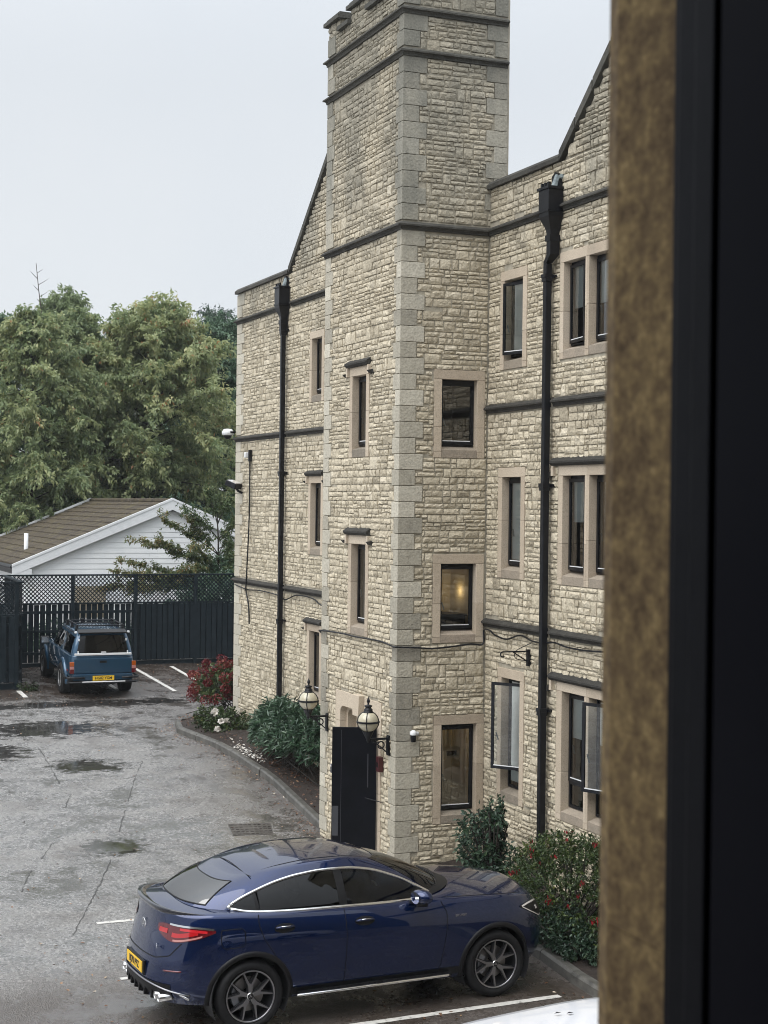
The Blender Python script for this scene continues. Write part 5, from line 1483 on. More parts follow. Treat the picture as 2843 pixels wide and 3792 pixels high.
# glass roof panel, tailgate gap over the roof
us = np.linspace(0, 1, 10)
def roofpt(x, y):      # near enough: interpolate on the roof cap along a cross-section
    e = G.rw * float(G.rwx(x)) * float(np.clip(1 - abs((x - (G.r0 + G.r1) / 2) / ((G.r1 - G.r0) / 2)) ** 3.4, 0, 1)) ** (1 / 2.9)
    u = 1 - min(1, abs(y) / max(e, 1e-3))
    return np.array([x, y, float(G.zr(x)) + G.crown * (1 - (1 - u) ** 2)])
# shut lines on the body sides
def strip(pts, w, sg, mt='plastic', off=0.0025):
    P = np.array(pts, float); t_ = np.linspace(0, 1, len(P)); tt = np.linspace(0, 1, 24)
    X = np.interp(tt, t_, P[:, 0]); Z = np.interp(tt, t_, P[:, 1])
    dx, dz = np.gradient(X), np.gradient(Z); l = np.hypot(dx, dz); nx, nz = -dz / l * w / 2, dx / l * w / 2
    A = G.side(X + nx, Z + nz, sg); B = G.side(X - nx, Z - nz, sg)
    return patch(np.stack([A, B]), off, (0, sg, 0))
for sg in (-1, 1):
    m = M()
    for pts in ([(2.2, 1.11), (2.25, 1.0), (2.24, 0.8), (2.18, 0.45), (2.15, 0.36)], [(1.05, 1.14), (1.06, 0.85), (1.04, 0.42), (1.03, 0.36)],
                [(0.09, 1.18), (0.085, 1.08), (0.13, 0.95), (0.23, 0.80), (0.28, 0.73)], [(-0.30, 1.06), (-0.10, 1.065), (-0.07, 1.04), (-0.065, 0.91), (-0.09, 0.885), (-0.28, 0.875), (-0.31, 0.90), (-0.315, 1.035), (-0.30, 1.06)]):
        Q = strip(pts, 0.008, sg); m.add(Q.v, Q.f)
    CP('shut_line', m, 'plastic')
    # black sill, running board with bright edge
    X = np.linspace(0.44, 2.43, 30); Q = np.stack([G.side(X, np.full_like(X, z), sg) for z in (0.32, 0.36, 0.40)])
    CP('sill_trim', patch(Q, 0.004, (0, sg, 0)), 'plastic', None, True)
    m = M()
    m.hexa([(0.52, sg*0.80, 0.315), (2.28, sg*0.80, 0.315), (2.28, sg*0.985, 0.325), (0.52, sg*0.985, 0.325), (0.52, sg*0.80, 0.355), (2.28, sg*0.80, 0.355), (2.28, sg*0.985, 0.352), (0.52, sg*0.985, 0.352)])
    RB = CP('running_board', m, 'plastic')
    CP('edge_trim', M().tube([(0.48, sg*0.985, 0.340), (0.54, sg*0.995, 0.340), (2.22, sg*0.995, 0.340), (2.28, sg*0.97, 0.340)], 0.016, 6), 'chrome', RB, True)
    m = M()
    for k in range(11): m.box((0.65 + k * 0.135, sg*0.93, 0.3525), (0.71 + k * 0.135, sg*0.965, 0.361))
    CP('grip_stud', m, 'rubber', RB)
    # arch cladding and dark wheel wells
    for wx in (0.0, G.wb):
        m = M(); rows = []
        al = np.linspace(-0.16 * PI, 1.16 * PI, 48)
        for rr_, off in ((G.arch - 0.012, -0.03), (G.arch - 0.014, 0.012), (G.arch + 0.008, 0.016), (G.arch + 0.032, 0.012), (G.arch + 0.040, 0.0)):
            X = wx + rr_ * np.cos(al); Z = np.maximum(G.wz + rr_ * np.sin(al), G.zb(X) - 0.0)
            P = G.side(X, np.clip(Z, 0.26, 1.2), sg); P[:, 1] = sg * np.maximum(np.abs(P[:, 1]), 0.80) + sg * off; P[:, 2] = Z
            rows.append(P)
        CP('arch_trim', m.grid(np.stack(rows)), 'plastic', None, True)
        rows = []
        for y in (0.905, 0.60):
            rows.append(np.stack([wx + (G.arch - 0.004) * np.cos(al), np.full_like(al, sg * y), G.wz + (G.arch - 0.004) * np.sin(al)], -1))
        m = M().grid(np.stack(rows)); m.add([(wx, sg * 0.60, G.wz)] + [tuple(p) for p in rows[1]], [(0, k, k + 1) for k in range(1, len(al))])
        CP('wheel_well', m, 'headlining')
    # door handles over flat dark ovals that paint the shade of a recess
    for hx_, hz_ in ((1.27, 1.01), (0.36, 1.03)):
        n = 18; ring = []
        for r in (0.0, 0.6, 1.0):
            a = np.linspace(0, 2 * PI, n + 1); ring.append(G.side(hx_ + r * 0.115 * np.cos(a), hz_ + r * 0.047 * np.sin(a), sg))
        CP('handle_shade', patch(np.stack(ring[::-1]), 0.002, (0, sg, 0)), 'plastic', None, True)
        p = G.side(np.array([hx_ - 0.10, hx_ - 0.05, hx_ + 0.05, hx_ + 0.10]), np.array([hz_ + 0.006, hz_ + 0.016, hz_ + 0.016, hz_ + 0.006]), sg)
        p[:, 1] += sg * np.array([0.004, 0.030, 0.030, 0.004])
        H_ = CP('door_handle', M().tube(p, 0.014, 8), 'blue_paint', None, True)
        q = p.copy(); q[:, 1] += sg * 0.010; q[:, 2] += 0.009; CP('handle_trim', M().tube(q[1:3], 0.005, 5), 'chrome', H_, True)
    # mirrors
    MR = bpy.data.objects.new('door_mirror', None); C.objects.link(MR); MR.parent = CAR
    a = np.linspace(0, PI, 12); b = np.linspace(0, 2 * PI, 21)
    A_, B_ = np.meshgrid(a, b, indexing='ij')
    E_ = np.stack([1.90 + np.sign(np.cos(A_)) * np.abs(np.cos(A_)) ** 0.8 * 0.095 + 0.02 * np.sin(A_) * np.cos(B_), sg * (1.00 + 0.115 * np.sin(A_) * np.cos(B_) + 0.02 * np.cos(A_)), 1.215 + 0.080 * np.sin(A_) * np.sin(B_)], -1)
    CP('mirror_shell', M().grid(E_), 'blue_paint', MR, True)
    E2 = np.stack([np.full(21, 1.815), sg * (1.0 + 0.10 * np.cos(b)), 1.215 + 0.064 * np.sin(b)], -1)
    CP('mirror_glass', M().grid(np.stack([E2, E2 * 0 + E2.mean(0)])), 'chrome', MR)
    CP('mirror_base', M().hexa([(1.82, sg*0.86, 1.12), (2.00, sg*0.86, 1.12), (1.96, sg*0.97, 1.14), (1.84, sg*0.97, 1.14), (1.82, sg*0.86, 1.155), (2.00, sg*0.86, 1.155), (1.96, sg*0.97, 1.175), (1.84, sg*0.97, 1.175)]).tube(
        [(1.84, sg * 1.02, 1.147), (1.94, sg * 1.06, 1.147)], 0.026, 8), 'plastic', MR, True)
# tail lamps wrap round the rear corners
def wrap(sg, t0, t1, zlo, zhi, n=26, k=6, off=0.006):
    """lamp surface: t = 0 at the tip on the flank, 1 at the inner end on the tailgate"""
    tt = np.linspace(t0, t1, n)
    P = np.zeros((n, k, 3))
    for i, t_ in enumerate(tt):
        a, b = zlo(t_), zhi(t_)
        for j in range(k):
            z = a + (b - a) * j / (k - 1)
            # plan position by angle
            th = LA0 + (LA1 - LA0) * t_
            v = 0.5
            for _ in range(6):
                p = G.body(th, v); v = float(np.clip((z - G.zb(p[0])) / (G.zt(p[0]) - G.zb(p[0])), 0, 1))
            P[i, j] = G.body(th, v)
    P[..., 1] *= -sg if sg < 0 else sg
    if sg < 0: P[..., 1] = -np.abs(P[..., 1])
    return offset_grid(P, off, (-1, sg, 0))[0]
# angle of a given flank x / tailgate y
def th_for(fn, lo, hi):
    for _ in range(50):
        mid = (lo + hi) / 2
        if fn(G.body(mid, 0.85)): lo = mid
        else: hi = mid
    return (lo + hi) / 2
LA0 = th_for(lambda p: p[0] > -0.36, PI / 2, PI); LA1 = th_for(lambda p: p[1] > 0.36, PI / 2, PI)
lz = interp([0, 0.25, 0.6, 0.8, 1.0], [1.035, 0.965, 0.925, 0.950, 1.01]); hz = interp([0, 0.2, 0.6, 0.85, 1.0], [1.058, 1.075, 1.085, 1.09, 1.07])
for sg in (-1, 1):
    TLo = bpy.data.objects.new('tail_lamp', None); C.objects.link(TLo); TLo.parent = CAR
    CP('lens', M().grid(wrap(sg, 0, 1, lz, hz)), 'dark_red_lens', TLo, True)
    CP('light_bar', M().grid(wrap(sg, 0.10, 0.52, lambda t: hz(t) - 0.040, lambda t: hz(t) - 0.016, 14, 3, 0.010)), 'bright_red', TLo, True)
    CP('light_bar', M().grid(wrap(sg, 0.22, 0.66, lambda t: lz(t) + 0.045, lambda t: lz(t) + 0.088, 14, 3, 0.010)), 'red_lens', TLo, True)
    CP('light_bar', M().grid(wrap(sg, 0.76, 0.95, lambda t: 1.000, lambda t: 1.045, 8, 3, 0.010)), 'red_lens', TLo, True)
    CP('reflector', M().grid(wrap(sg, 0.16, 0.62, lambda t: lz(t) + 0.008, lambda t: lz(t) + 0.026, 14, 3, 0.010)), 'pink_lens', TLo, True)
    CP('lamp_trim', M().grid(wrap(sg, 0.02, 0.72, lambda t: hz(t) - 0.004, lambda t: hz(t) + 0.014, 20, 3, 0.011)), 'chrome', TLo, True)
# spoiler lip along the tail
a = np.linspace(PI - 1.02, PI + 1.02, 40)
e0 = G.body(a, 1.0); rows = []
fall = np.clip(1 - (np.abs(a - PI) / 1.02) ** 3, 0, 1)
for dx_, dz_ in ((0.13, -0.012), (0.02, 0.030), (-0.035, 0.046), (-0.045, 0.030), (-0.010, -0.02)):
    q = e0.copy(); q[:, 0] += dx_ * (0.35 + 0.65 * fall); q[:, 2] += dz_ * fall + 0.004; q[:, 1] *= 0.985; rows.append(q)
CP('spoiler', M().grid(np.stack(rows)), paint_mat('wet_black_lip', (0.012, 0.014, 0.022), (0.014, 0.016, 0.026), 0.25, 0.1, 1.0, 0.0), None, True)
# tailgate shut line, plate, badges
def rear_strip(pts, w):
    P = np.array(pts, float); tt = np.linspace(0, 1, 40); t_ = np.linspace(0, 1, len(P)); Y = np.interp(tt, t_, P[:, 0]); Z = np.interp(tt, t_, P[:, 1])
    dy, dz = np.gradient(Y), np.gradient(Z); l = np.hypot(dy, dz); ny, nz = -dz / l * w / 2, dy / l * w / 2
    return patch(np.stack([G.rear(Y + ny, Z + nz), G.rear(Y - ny, Z - nz)]), 0.003, (-1, 0, 0))
m = M()
for pts in ([(0.70, 0.92), (0.62, 0.79), (0.45, 0.745), (0, 0.74), (-0.45, 0.745), (-0.62, 0.79), (-0.70, 0.92)],):
    Q = rear_strip(pts, 0.010); m.add(Q.v, Q.f)
CP('shut_line', m, 'plastic')
def rpt(y, z, off): p = G.rear(y, z); return Vector((float(p[0]) - off, float(p[1]), float(p[2])))
Y_, Z_ = np.meshgrid(np.linspace(-0.66, 0.66, 30), np.linspace(0.36, 0.51, 5), indexing='ij')
CP('rear_valance', patch(G.rear(Y_, Z_), 0.008, (-1, 0, 0)), 'plastic', None, True)
for y in np.linspace(-0.42, 0.42, 7): p = rpt(y, 0.40, 0.0); m = M().hexa([(p.x + 0.06, y - 0.012, 0.31), (p.x - 0.02, y - 0.012, 0.33), (p.x - 0.02, y + 0.012, 0.33), (p.x + 0.06, y + 0.012, 0.31), (p.x + 0.06, y - 0.012, 0.44), (p.x - 0.012, y - 0.012, 0.44), (p.x - 0.012, y + 0.012, 0.44), (p.x + 0.06, y + 0.012, 0.44)]); CP('diffuser_fin', m, 'plastic')
m = M().tube([rpt(y, 0.50 - 0.10 * abs(y / 0.8) ** 3, 0.012) for y in np.linspace(-0.78, 0.78, 30)], 0.010, 6); CP('bumper_trim', m, 'alloy', None, True)
for sg in (-1, 1):
    EX = bpy.data.objects.new('exhaust_tip', None); C.objects.link(EX); EX.parent = CAR
    m = M()
    for dy in (-0.055, 0.055): m.lathe([(0.038, 0.10), (0.042, -0.06), (0.038, -0.064), (0.034, -0.05), (0.034, 0.10)], (float(G.rear(sg * 0.56, 0.40)[0]) - 0.0, sg * 0.56 + dy, 0.375), 16, 'x')
    CP('pipe', m, 'chrome', EX, True)
    p = rpt(sg * 0.70, 0.42, 0.0)
    CP('outlet_trim', M().tube([(p.x - 0.01, sg * 0.44, 0.43), (p.x - 0.015, sg * 0.56, 0.435), (p.x + 0.01, sg * 0.68, 0.42), (p.x + 0.10, sg * 0.80, 0.375)], 0.013, 6), 'chrome', EX, True)
    CP('rear_reflector', M().tube([rpt(sg * y, 0.640 + (y - 0.6) * 0.06, 0.000) for y in np.linspace(0.58, 0.74, 8)], 0.010, 6), 'dark_red_lens', None, True)
PLt = bpy.data.objects.new('number_plate', None); C.objects.link(PLt); PLt.parent = CAR
px = float(G.rear(0.0, 0.60)[0]) - 0.014
CP('plate', M().box((px - 0.002, -0.26, 0.545), (px + 0.006, 0.26, 0.656)), 'plate_yellow', PLt)
CP('plate_surround', M().box((px + 0.0065, -0.30, 0.53), (px + 0.03, 0.30, 0.672)), 'plastic', PLt)
put_text('BJ70 PPZ', 0.098, MAT['plate_black'], PLt, (px - 0.0035, 0, 0.599), (PI / 2, 0, -PI / 2), 0.90, 0.0022)
p = rpt(0, 0.985, 0.006)
BD = CP('star_emblem', M().lathe([(0.050, -0.004), (0.056, -0.008), (0.060, -0.002)], (p.x, 0, 0.985), 28, 'x'), 'chrome', None, True)
m = M()
for k in range(3):
    b = PI / 2 + k * 2 * PI / 3
    m.prism([(p.x - 0.004, 0.052 * math.cos(b), 0.985 + 0.052 * math.sin(b)), (p.x - 0.004, 0.010 * math.cos(b + 1.05), 0.985 + 0.010 * math.sin(b + 1.05)), (p.x - 0.004, 0.010 * math.cos(b - 1.05), 0.985 + 0.010 * math.sin(b - 1.05))], (0.004, 0, 0))
CP('star_point', m, 'chrome', BD)
p = rpt(-0.42, 0.86, 0.004); g1 = G.rear(-0.36, 0.86); g2 = G.rear(-0.48, 0.86); aa = math.atan2(float(g2[0] - g1[0]), 0.12)
put_text('GLC 43', 0.052, MAT['chrome'], CAR, p, (PI / 2, 0, -PI / 2 - aa), 1.15, 0.001, 'badge')
p = rpt(0.42, 0.87, 0.004); g1 = G.rear(0.36, 0.87); g2 = G.rear(0.48, 0.87); aa = math.atan2(float(g2[0] - g1[0]), 0.12)
put_text('AMG', 0.06, MAT['chrome'], CAR, p, (PI / 2, 0, -PI / 2 + aa), 1.2, 0.001, 'badge')
p = G.side(np.array(2.42), np.array(0.955), -1)
put_text('BITURBO', 0.035, MAT['chrome'], CAR, (2.42, float(p[1]) - 0.004, 0.955), (PI / 2, 0, 0), 1.0, 0.0004, 'badge')
# headlamps, bonnet gap, wipers
def th_front(fn, lo, hi):
    for _ in range(50):
        mid = (lo + hi) / 2
        if fn(G.body(mid, 0.85)): hi = mid
        else: lo = mid
    return (lo + hi) / 2
HA0 = th_front(lambda p: p[0] < 3.22, 0, PI / 2); HA1 = th_front(lambda p: p[1] > 0.52, 0, PI / 2)
SAVE = (LA0, LA1); LA0, LA1 = HA0, HA1
hl = interp([0, 0.3, 0.7, 1.0], [0.935, 0.845, 0.77, 0.77]); hh_ = interp([0, 0.3, 0.7, 1.0], [0.95, 0.965, 0.955, 0.92])
for sg in (-1, 1):
    HL = bpy.data.objects.new('headlamp', None); C.objects.link(HL); HL.parent = CAR
    f1 = lambda t: float(hl(t)); f2 = lambda t: float(hh_(t))
    CP('lens', M().grid(wrap(sg, 0, 1, f1, f2, 18, 6, 0.005)), 'plastic', HL, True)
    CP('daylight_strip', M().grid(wrap(sg, 0.05, 0.9, lambda t: f2(t) - 0.022, lambda t: f2(t) - 0.006, 14, 3, 0.008)), 'clear_lens', HL, True)
    CP('daylight_strip', M().grid(wrap(sg, 0.05, 0.8, lambda t: f1(t) + 0.004, lambda t: f1(t) + 0.016, 14, 3, 0.008)), 'clear_lens', HL, True)
    CP('projector', M().grid(wrap(sg, 0.50, 0.62, lambda t: 0.86, lambda t: 0.90, 6, 4, 0.009)), 'clear_lens', HL, True)
LA0, LA1 = SAVE
m = M()
for sg in (-1, 1):
    a = np.array([th_front(lambda p, xx=xx: p[0] < xx, 0, PI / 2) for xx in np.linspace(2.3, 3.4, 24)])
    A, B = G.cap(a, 0.085), G.cap(a, 0.095); A[:, 1] *= sg; B[:, 1] *= sg
    Q = patch(np.stack([A, B]), 0.003, (0, 0, 1)); m.add(Q.v, Q.f)
CP('bonnet_gap', m, 'plastic')
m = M()
T_, V_ = np.meshgrid(np.linspace(-0.98, 0.98, 30), np.array([0.0, 0.055]), indexing='ij')
A = G.gh(T_, V_); A[:, 0, 0] += 0.10; A[:, 0, 2] -= 0.0; 
CP('scuttle', patch(A, 0.010, (1, 0, 1)), 'plastic', None, True)
WP = M()
for (t0, t1) in ((-0.62, 0.05), (0.05, 0.62)):
    q = [G.gh(t0 + (t1 - t0) * k / 10, 0.05 + 0.10 * k / 10) + np.array([0.02, 0, 0.012]) for k in range(11)]
    WP.tube(q, 0.008, 5)
CP('wiper', WP, 'plastic')
# tailgate gap across the roof
a = [th_for2 for th_for2 in []]
q = [roofpt(0.08 + 0.03 * (abs(y) / 0.56) ** 2, y) + np.array([0, 0, 0.002]) for y in np.linspace(-0.57, 0.57, 24)]
CP('tailgate_gap', M().tube(q, 0.005, 5), 'plastic')
for sg in (-1, 1):
    q = [roofpt(x, sg * 0.50 * float(np.clip(1 - max(0, (x - 1.2)) ** 2 * 1.2, 0, 1))) + np.array([0, 0, 0.001]) for x in np.linspace(0.2, 1.45, 24)]
    CP('roof_panel_gap', M().tube(q, 0.004, 5), 'plastic')
# cabin
m = M(); m.box((-0.40, -0.58, 0.30), (2.6, 0.58, 0.50)); m.box((0.5, -0.80, 0.30), (2.3, 0.80, 0.50)); m.box((1.75, -0.72, 0.5), (2.3, 0.72, 1.1)); CP('cabin_floor', m, 'headlining')
SX = 0.35
for yy in (-0.37, 0.37):
    m = M(); m.hexa([(0.62, yy - 0.25, 0.5), (1.15, yy - 0.25, 0.5), (1.15, yy + 0.25, 0.5), (0.62, yy + 0.25, 0.5), (0.62, yy - 0.24, 0.68), (1.15, yy - 0.24, 0.72), (1.15, yy + 0.24, 0.72), (0.62, yy + 0.24, 0.68)])
    m.hexa([(0.48, yy - 0.24, 0.6), (0.66, yy - 0.24, 0.6), (0.66, yy + 0.24, 0.6), (0.48, yy + 0.24, 0.6), (0.30, yy - 0.18, 1.18), (0.40, yy - 0.18, 1.18), (0.40, yy + 0.18, 1.18), (0.30, yy + 0.18, 1.18)])
    m.hexa([(0.27, yy - 0.12, 1.20), (0.37, yy - 0.12, 1.20), (0.37, yy + 0.12, 1.20), (0.27, yy + 0.12, 1.20), (0.25, yy - 0.10, 1.38), (0.32, yy - 0.10, 1.38), (0.32, yy + 0.10, 1.38), (0.25, yy + 0.10, 1.38)])
    m.v = [(p[0] + SX, p[1], p[2] + 0.08) for p in m.v]; obj('seat', m, MAT['seat'], CAR, local=True, bevel=0.03)
m = M(); m.box((-0.45, -0.68, 0.5), (0.05, 0.68, 0.75)); m.hexa([(-0.55, -0.68, 0.7), (-0.38, -0.68, 0.7), (-0.38, 0.68, 0.7), (-0.55, 0.68, 0.7), (-0.62, -0.6, 1.12), (-0.52, -0.6, 1.12), (-0.52, 0.6, 1.12), (-0.62, 0.6, 1.12)])
m.v = [(p[0] + SX, p[1], p[2] + 0.08) for p in m.v]; obj('rear_seat', m, MAT['seat'], CAR, local=True, bevel=0.03)
a = np.linspace(0, 2 * PI, 25)
m = M().tube([(1.56 + 0.07 * math.sin(k), -0.37 + 0.18 * math.cos(k), 1.10 + 0.165 * math.sin(k)) for k in a], 0.014, 6)
m.tube([(1.62, -0.37, 1.11), (1.56, -0.37, 1.10)], 0.05, 8); m.tube([(1.56, -0.53, 1.10), (1.57, -0.22, 1.10)], 0.014, 6); m.tube([(1.56, -0.37, 1.10), (1.49, -0.37, 0.95)], 0.014, 6)
CP('steering_wheel', m, 'alloy', None, True)
for (x, sg, rt) in ((0.0, -1, 0.30), (G.wb, -1, -0.62), (0.0, 1, 0.3), (G.wb, 1, 0.5)):
    wheel(CAR, x, sg * 0.80, sg, 0.365, 0.268, 'y', rt)

# ---- blue pickup with a hard canopy
plo = interp([-1, 2.2], [1.06, 1.04]); phi = interp([-1, 1.2, 1.5, 1.75, 2.0], [1.47, 1.49, 1.46, 1.30, 1.08])
PU = Shell(pr=22, pf=9, q=7, rows=26, wb=2.75, wz=0.37, arch=0.44,
    xr=interp([0, 0.3, 1.0], [-1.02, -1.04, -1.03]), xf=interp([0, 0.5, 1.0], [3.52, 3.60, 3.50]),
    hw=interp([0, 0.15, 0.5, 0.8, 1.0], [0.76, 0.79, 0.80, 0.79, 0.77]), wx=interp([-1.1, 2, 3.7], [1, 1, 0.97]),
    zb=interp([-1.1, 3.7], [0.50, 0.46]), zt=interp([-1.1, 1.8, 2.3, 3.3, 3.7], [1.02, 1.02, 1.0, 0.95, 0.86]),
    hc=interp([-1.1, 1.8, 2.3, 3.2, 3.7], [1.03, 1.05, 1.06, 1.0, 0.96]), cr=-0.9, cf=3.2,
    gpr=26, gpf=7, gq=6, b0=-1.01, b1=2.25, bw=0.76, r0=-0.86, r1=1.50, rw=0.60, gwx=interp([-1, 2.3], [1, 0.98]), rwx=interp([-1, 1.5], [1, 1]),
    belt=interp([-1.1, 2.3], [1.02, 1.0]), zr=interp([-0.9, 0.3, 1.55], [1.575, 1.60, 1.55]), crown=0.035, bux=0.02, buy=0.02, buz=0.0,
    sidewin=[(0.35, 2.0, plo, phi), (-0.80, 0.22, plo, phi)], ws=(0.55, 0.08, 0.95), rs=(0.62, 0.10, 0.86))
PT = thing('pickup_truck', 'blue pickup truck with a hard canopy and roof bars parked facing the trellis fence', 'pickup truck', (-17.95, -0.54, gz(-17.9)), PI - 0.025)
PT.rotation_euler = (0, -math.atan(0.03), PI - 0.025)
build_shell(PU, PT, MAT['teal_paint'], nth=220)
def PP(name, m, mt, par=None, smooth=False, bevel=0): return obj(name, m, MAT[mt], par or PT, smooth, local=True, bevel=bevel)
for sg in (-1, 1):
    ref = (0, sg, 0.2)
    for (a, b, nm) in ((-0.78, 0.20, 'canopy_window'), (0.37, 1.05, 'rear_window'), (1.10, 1.98, 'front_window')):
        xs = np.linspace(a, b, 14); X = np.repeat(xs[:, None], 5, 1); Z = plo(X) + (phi(X) - plo(X)) * np.linspace(0.03, 0.97, 5)[None, :]
        PP(nm, patch(PU.gside(X, Z, sg), 0.004, ref), 'car_glass', None, True)
    PP('gutter_rail', M().tube(PU.gside(np.linspace(-0.85, 1.4, 12), np.full(12, 1.545), sg), 0.012, 5), 'plastic')
    PP('side_moulding', M().tube(PU.side(np.linspace(-0.95, 0.28, 10), np.full(10, 1.0), sg) + np.array([0, sg * 0.006, 0]), 0.010, 5), 'chrome' if False else 'teal_paint')
    for wx in (0.0, PU.wb):
        al = np.linspace(-0.05 * PI, 1.05 * PI, 30); rows = []
        for rr_, off in ((PU.arch - 0.01, -0.02), (PU.arch, 0.055), (PU.arch + 0.06, 0.045), (PU.arch + 0.08, 0.0)):
            X = wx + rr_ * np.cos(al); Z = PU.wz + rr_ * np.sin(al); P = PU.side(X, np.clip(Z, 0.5, 1.0), sg); P[:, 2] = Z; P[:, 1] += sg * off; rows.append(P)
        PP('wheel_flare', M().grid(np.stack(rows)), 'teal_paint', None, True)
        m = M(); r2 = [np.stack([wx + (PU.arch - 0.004) * np.cos(al), np.full_like(al, sg * y), PU.wz + (PU.arch - 0.004) * np.sin(al)], -1) for y in (0.83, 0.45)]
        m.grid(np.stack(r2)); PP('wheel_well', m, 'headlining')
        wheel(PT, wx, sg * 0.74, sg, 0.375, 0.215, 's', 0.2, w=0.135)
    # tail lamps
    TLo = bpy.data.objects.new('tail_lamp', None); C.objects.link(TLo); TLo.parent = PT
    for (z0, z1, mt) in ((0.595, 0.700, 'dark_red_lens'), (0.70, 0.775, 'pink_lens'), (0.775, 0.885, 'amber_lens')):
        PP('lens', M().box((-1.062, sg * 0.70, z0 + 0.002), (-0.97, sg * 0.800, z1 - 0.002)), mt, TLo, bevel=0.008)
    MR = bpy.data.objects.new('door_mirror', None); C.objects.link(MR); MR.parent = PT
    PP('mirror_shell', M().box((1.72, sg * 0.86, 1.03), (1.86, sg * 1.07, 1.20)), 'plastic', MR, bevel=0.02)
    PP('mirror_glass', M().box((1.714, sg * 0.875, 1.045), (1.7195, sg * 1.055, 1.185)), 'chrome', MR)
    PP('bumper_bar', M().tube([(-0.55, sg * 0.86, 0.50), (-0.95, sg * 0.88, 0.50), (-1.10, sg * 0.82, 0.50), (-1.14, sg * 0.45, 0.50)], 0.028, 8), 'black_iron', None, True)
    PP('side_reflector', M().box((-0.93, sg * 0.833, 0.66), (-0.84, sg * 0.842, 0.70)), 'red_lens')
T_, V_ = np.meshgrid(np.linspace(PI - PU.rs[0], PI + PU.rs[0], 15), np.linspace(PU.rs[1], PU.rs[2], 7), indexing='ij')
PP('rear_screen', patch(PU.gh(T_, V_), 0.006, (-1, 0, 0)), 'car_glass', None, True)
T_, V_ = np.meshgrid(np.linspace(-PU.ws[0], PU.ws[0], 15), np.linspace(PU.ws[1], PU.ws[2], 7), indexing='ij')
PP('windscreen', patch(PU.gh(T_, V_), 0.004, (1, 0, 1)), 'car_glass', None, True)
PP('screen_trim', M().box((-1.05, -0.69, 1.035), (-1.01, 0.69, 1.085)), 'white_paint', None, False, 0.008)
PP('screen_handle', M().box((-1.06, -0.07, 1.095), (-1.02, 0.05, 1.12)), 'white_paint', None, False, 0.006)
m = M()
for (y, z) in ((-0.60, 1.11), (0.60, 1.11), (-0.57, 1.40), (0.57, 1.40)): m.box((-1.03 + (z - 1.1) * 0.2, y - 0.012, z - 0.025), (-0.95 + (z - 1.1) * 0.25, y + 0.012, z + 0.025))
PP('screen_hinge', m, 'white_paint')
m = M(); m.hexa([(-0.98, -0.60, 1.55), (-0.70, -0.58, 1.60), (-0.70, 0.58, 1.60), (-0.98, 0.60, 1.55), (-0.99, -0.60, 1.585), (-0.70, -0.58, 1.64), (-0.70, 0.58, 1.64), (-0.99, 0.60, 1.585)])
PP('rear_spoiler', m, 'plastic', None, False, 0.012)
for y in (-0.64, 0.64): PP('marker_lamp', M().box((-0.90, y - 0.03, 1.555), (-0.83, y + 0.03, 1.60)), 'white_paint', None, False, 0.012)
m = M(); m.box((-1.052, -0.70, 0.60), (-1.02, 0.70, 0.96)); TG = PP('tailgate', m, 'teal_paint', None, False, 0.014)
PP('handle', M().box((-1.062, -0.085, 0.845), (-1.0525, 0.085, 0.905)), 'plastic', TG, False, 0.004)
PP('handle', M().box((-1.072, -0.075, 0.825), (-1.0525, 0.075, 0.850)), 'teal_paint', TG, False, 0.006)
m = M(); m.box((-1.09, -0.72, 0.43), (-0.95, 0.72, 0.585)); PP('bumper', m, 'teal_paint', None, False, 0.02)
PP('bumper_bar', M().tube([(-1.05, -0.86, 0.40), (-1.14, -0.78, 0.395), (-1.16, -0.3, 0.39), (-1.16, 0.3, 0.39), (-1.14, 0.78, 0.395), (-1.05, 0.86, 0.40)], 0.026, 8), 'black_iron', None, True)
PP('bumper_trim', M().tube([(-1.175, -0.52, 0.405), (-1.175, 0.52, 0.405)], 0.018, 6), 'silver')
m = M(); m.tube([(-0.9, 0, 0.33), (-1.22, 0, 0.33), (-1.22, 0, 0.40)], 0.028, 8); m.box((-1.2, -0.06, 0.27), (-1.1, 0.06, 0.36)); m.tube([(-0.95, -0.5, 0.38), (-1.05, 0, 0.31), (-0.95, 0.5, 0.38)], 0.025, 6)
PP('tow_bar', m, 'black_iron')
PLt = bpy.data.objects.new('number_plate', None); C.objects.link(PLt); PLt.parent = PT
PP('plate', M().box((-1.125, -0.26, 0.435), (-1.115, 0.26, 0.548)), 'plate_yellow', PLt)
put_text('HG02 YGM', 0.094, MAT['plate_black'], PLt, (-1.1265, 0, 0.490), (PI / 2, 0, -PI / 2), 0.90, 0.0018)
m = M(); m.box((-0.9, -0.66, 0.40), (3.3, 0.66, 0.56)); m.box((-0.9, -0.70, 0.5), (0.3, 0.70, 1.0)); m.box((0.22, -0.66, 0.9), (0.28, 0.66, 1.5)); PP('chassis', m, 'headlining')
RK = bpy.data.objects.new('roof_rack', None); C.objects.link(RK); RK.parent = PT
for x in (-0.55, 0.10, 0.75):
    PP('cross_bar', M().tube([(x, -0.62, 1.705), (x, 0.62, 1.705)], 0.018, 6), 'black_iron', RK)
    for y in (-0.56, 0.56): PP('foot', M().hexa([(x - 0.05, y - 0.05, 1.56), (x + 0.05, y - 0.05, 1.56), (x + 0.05, y + 0.05, 1.56), (x - 0.05, y + 0.05, 1.56), (x - 0.02, y - 0.02, 1.72), (x + 0.02, y - 0.02, 1.72), (x + 0.02, y + 0.02, 1.72), (x - 0.02, y + 0.02, 1.72)]), 'black_iron', RK)
PP('side_bar', M().tube([(-0.62, -0.55, 1.728), (0.85, -0.55, 1.728)], 0.014, 6).tube([(-0.62, 0.55, 1.728), (0.85, 0.55, 1.728)], 0.014, 6), 'black_iron', RK)
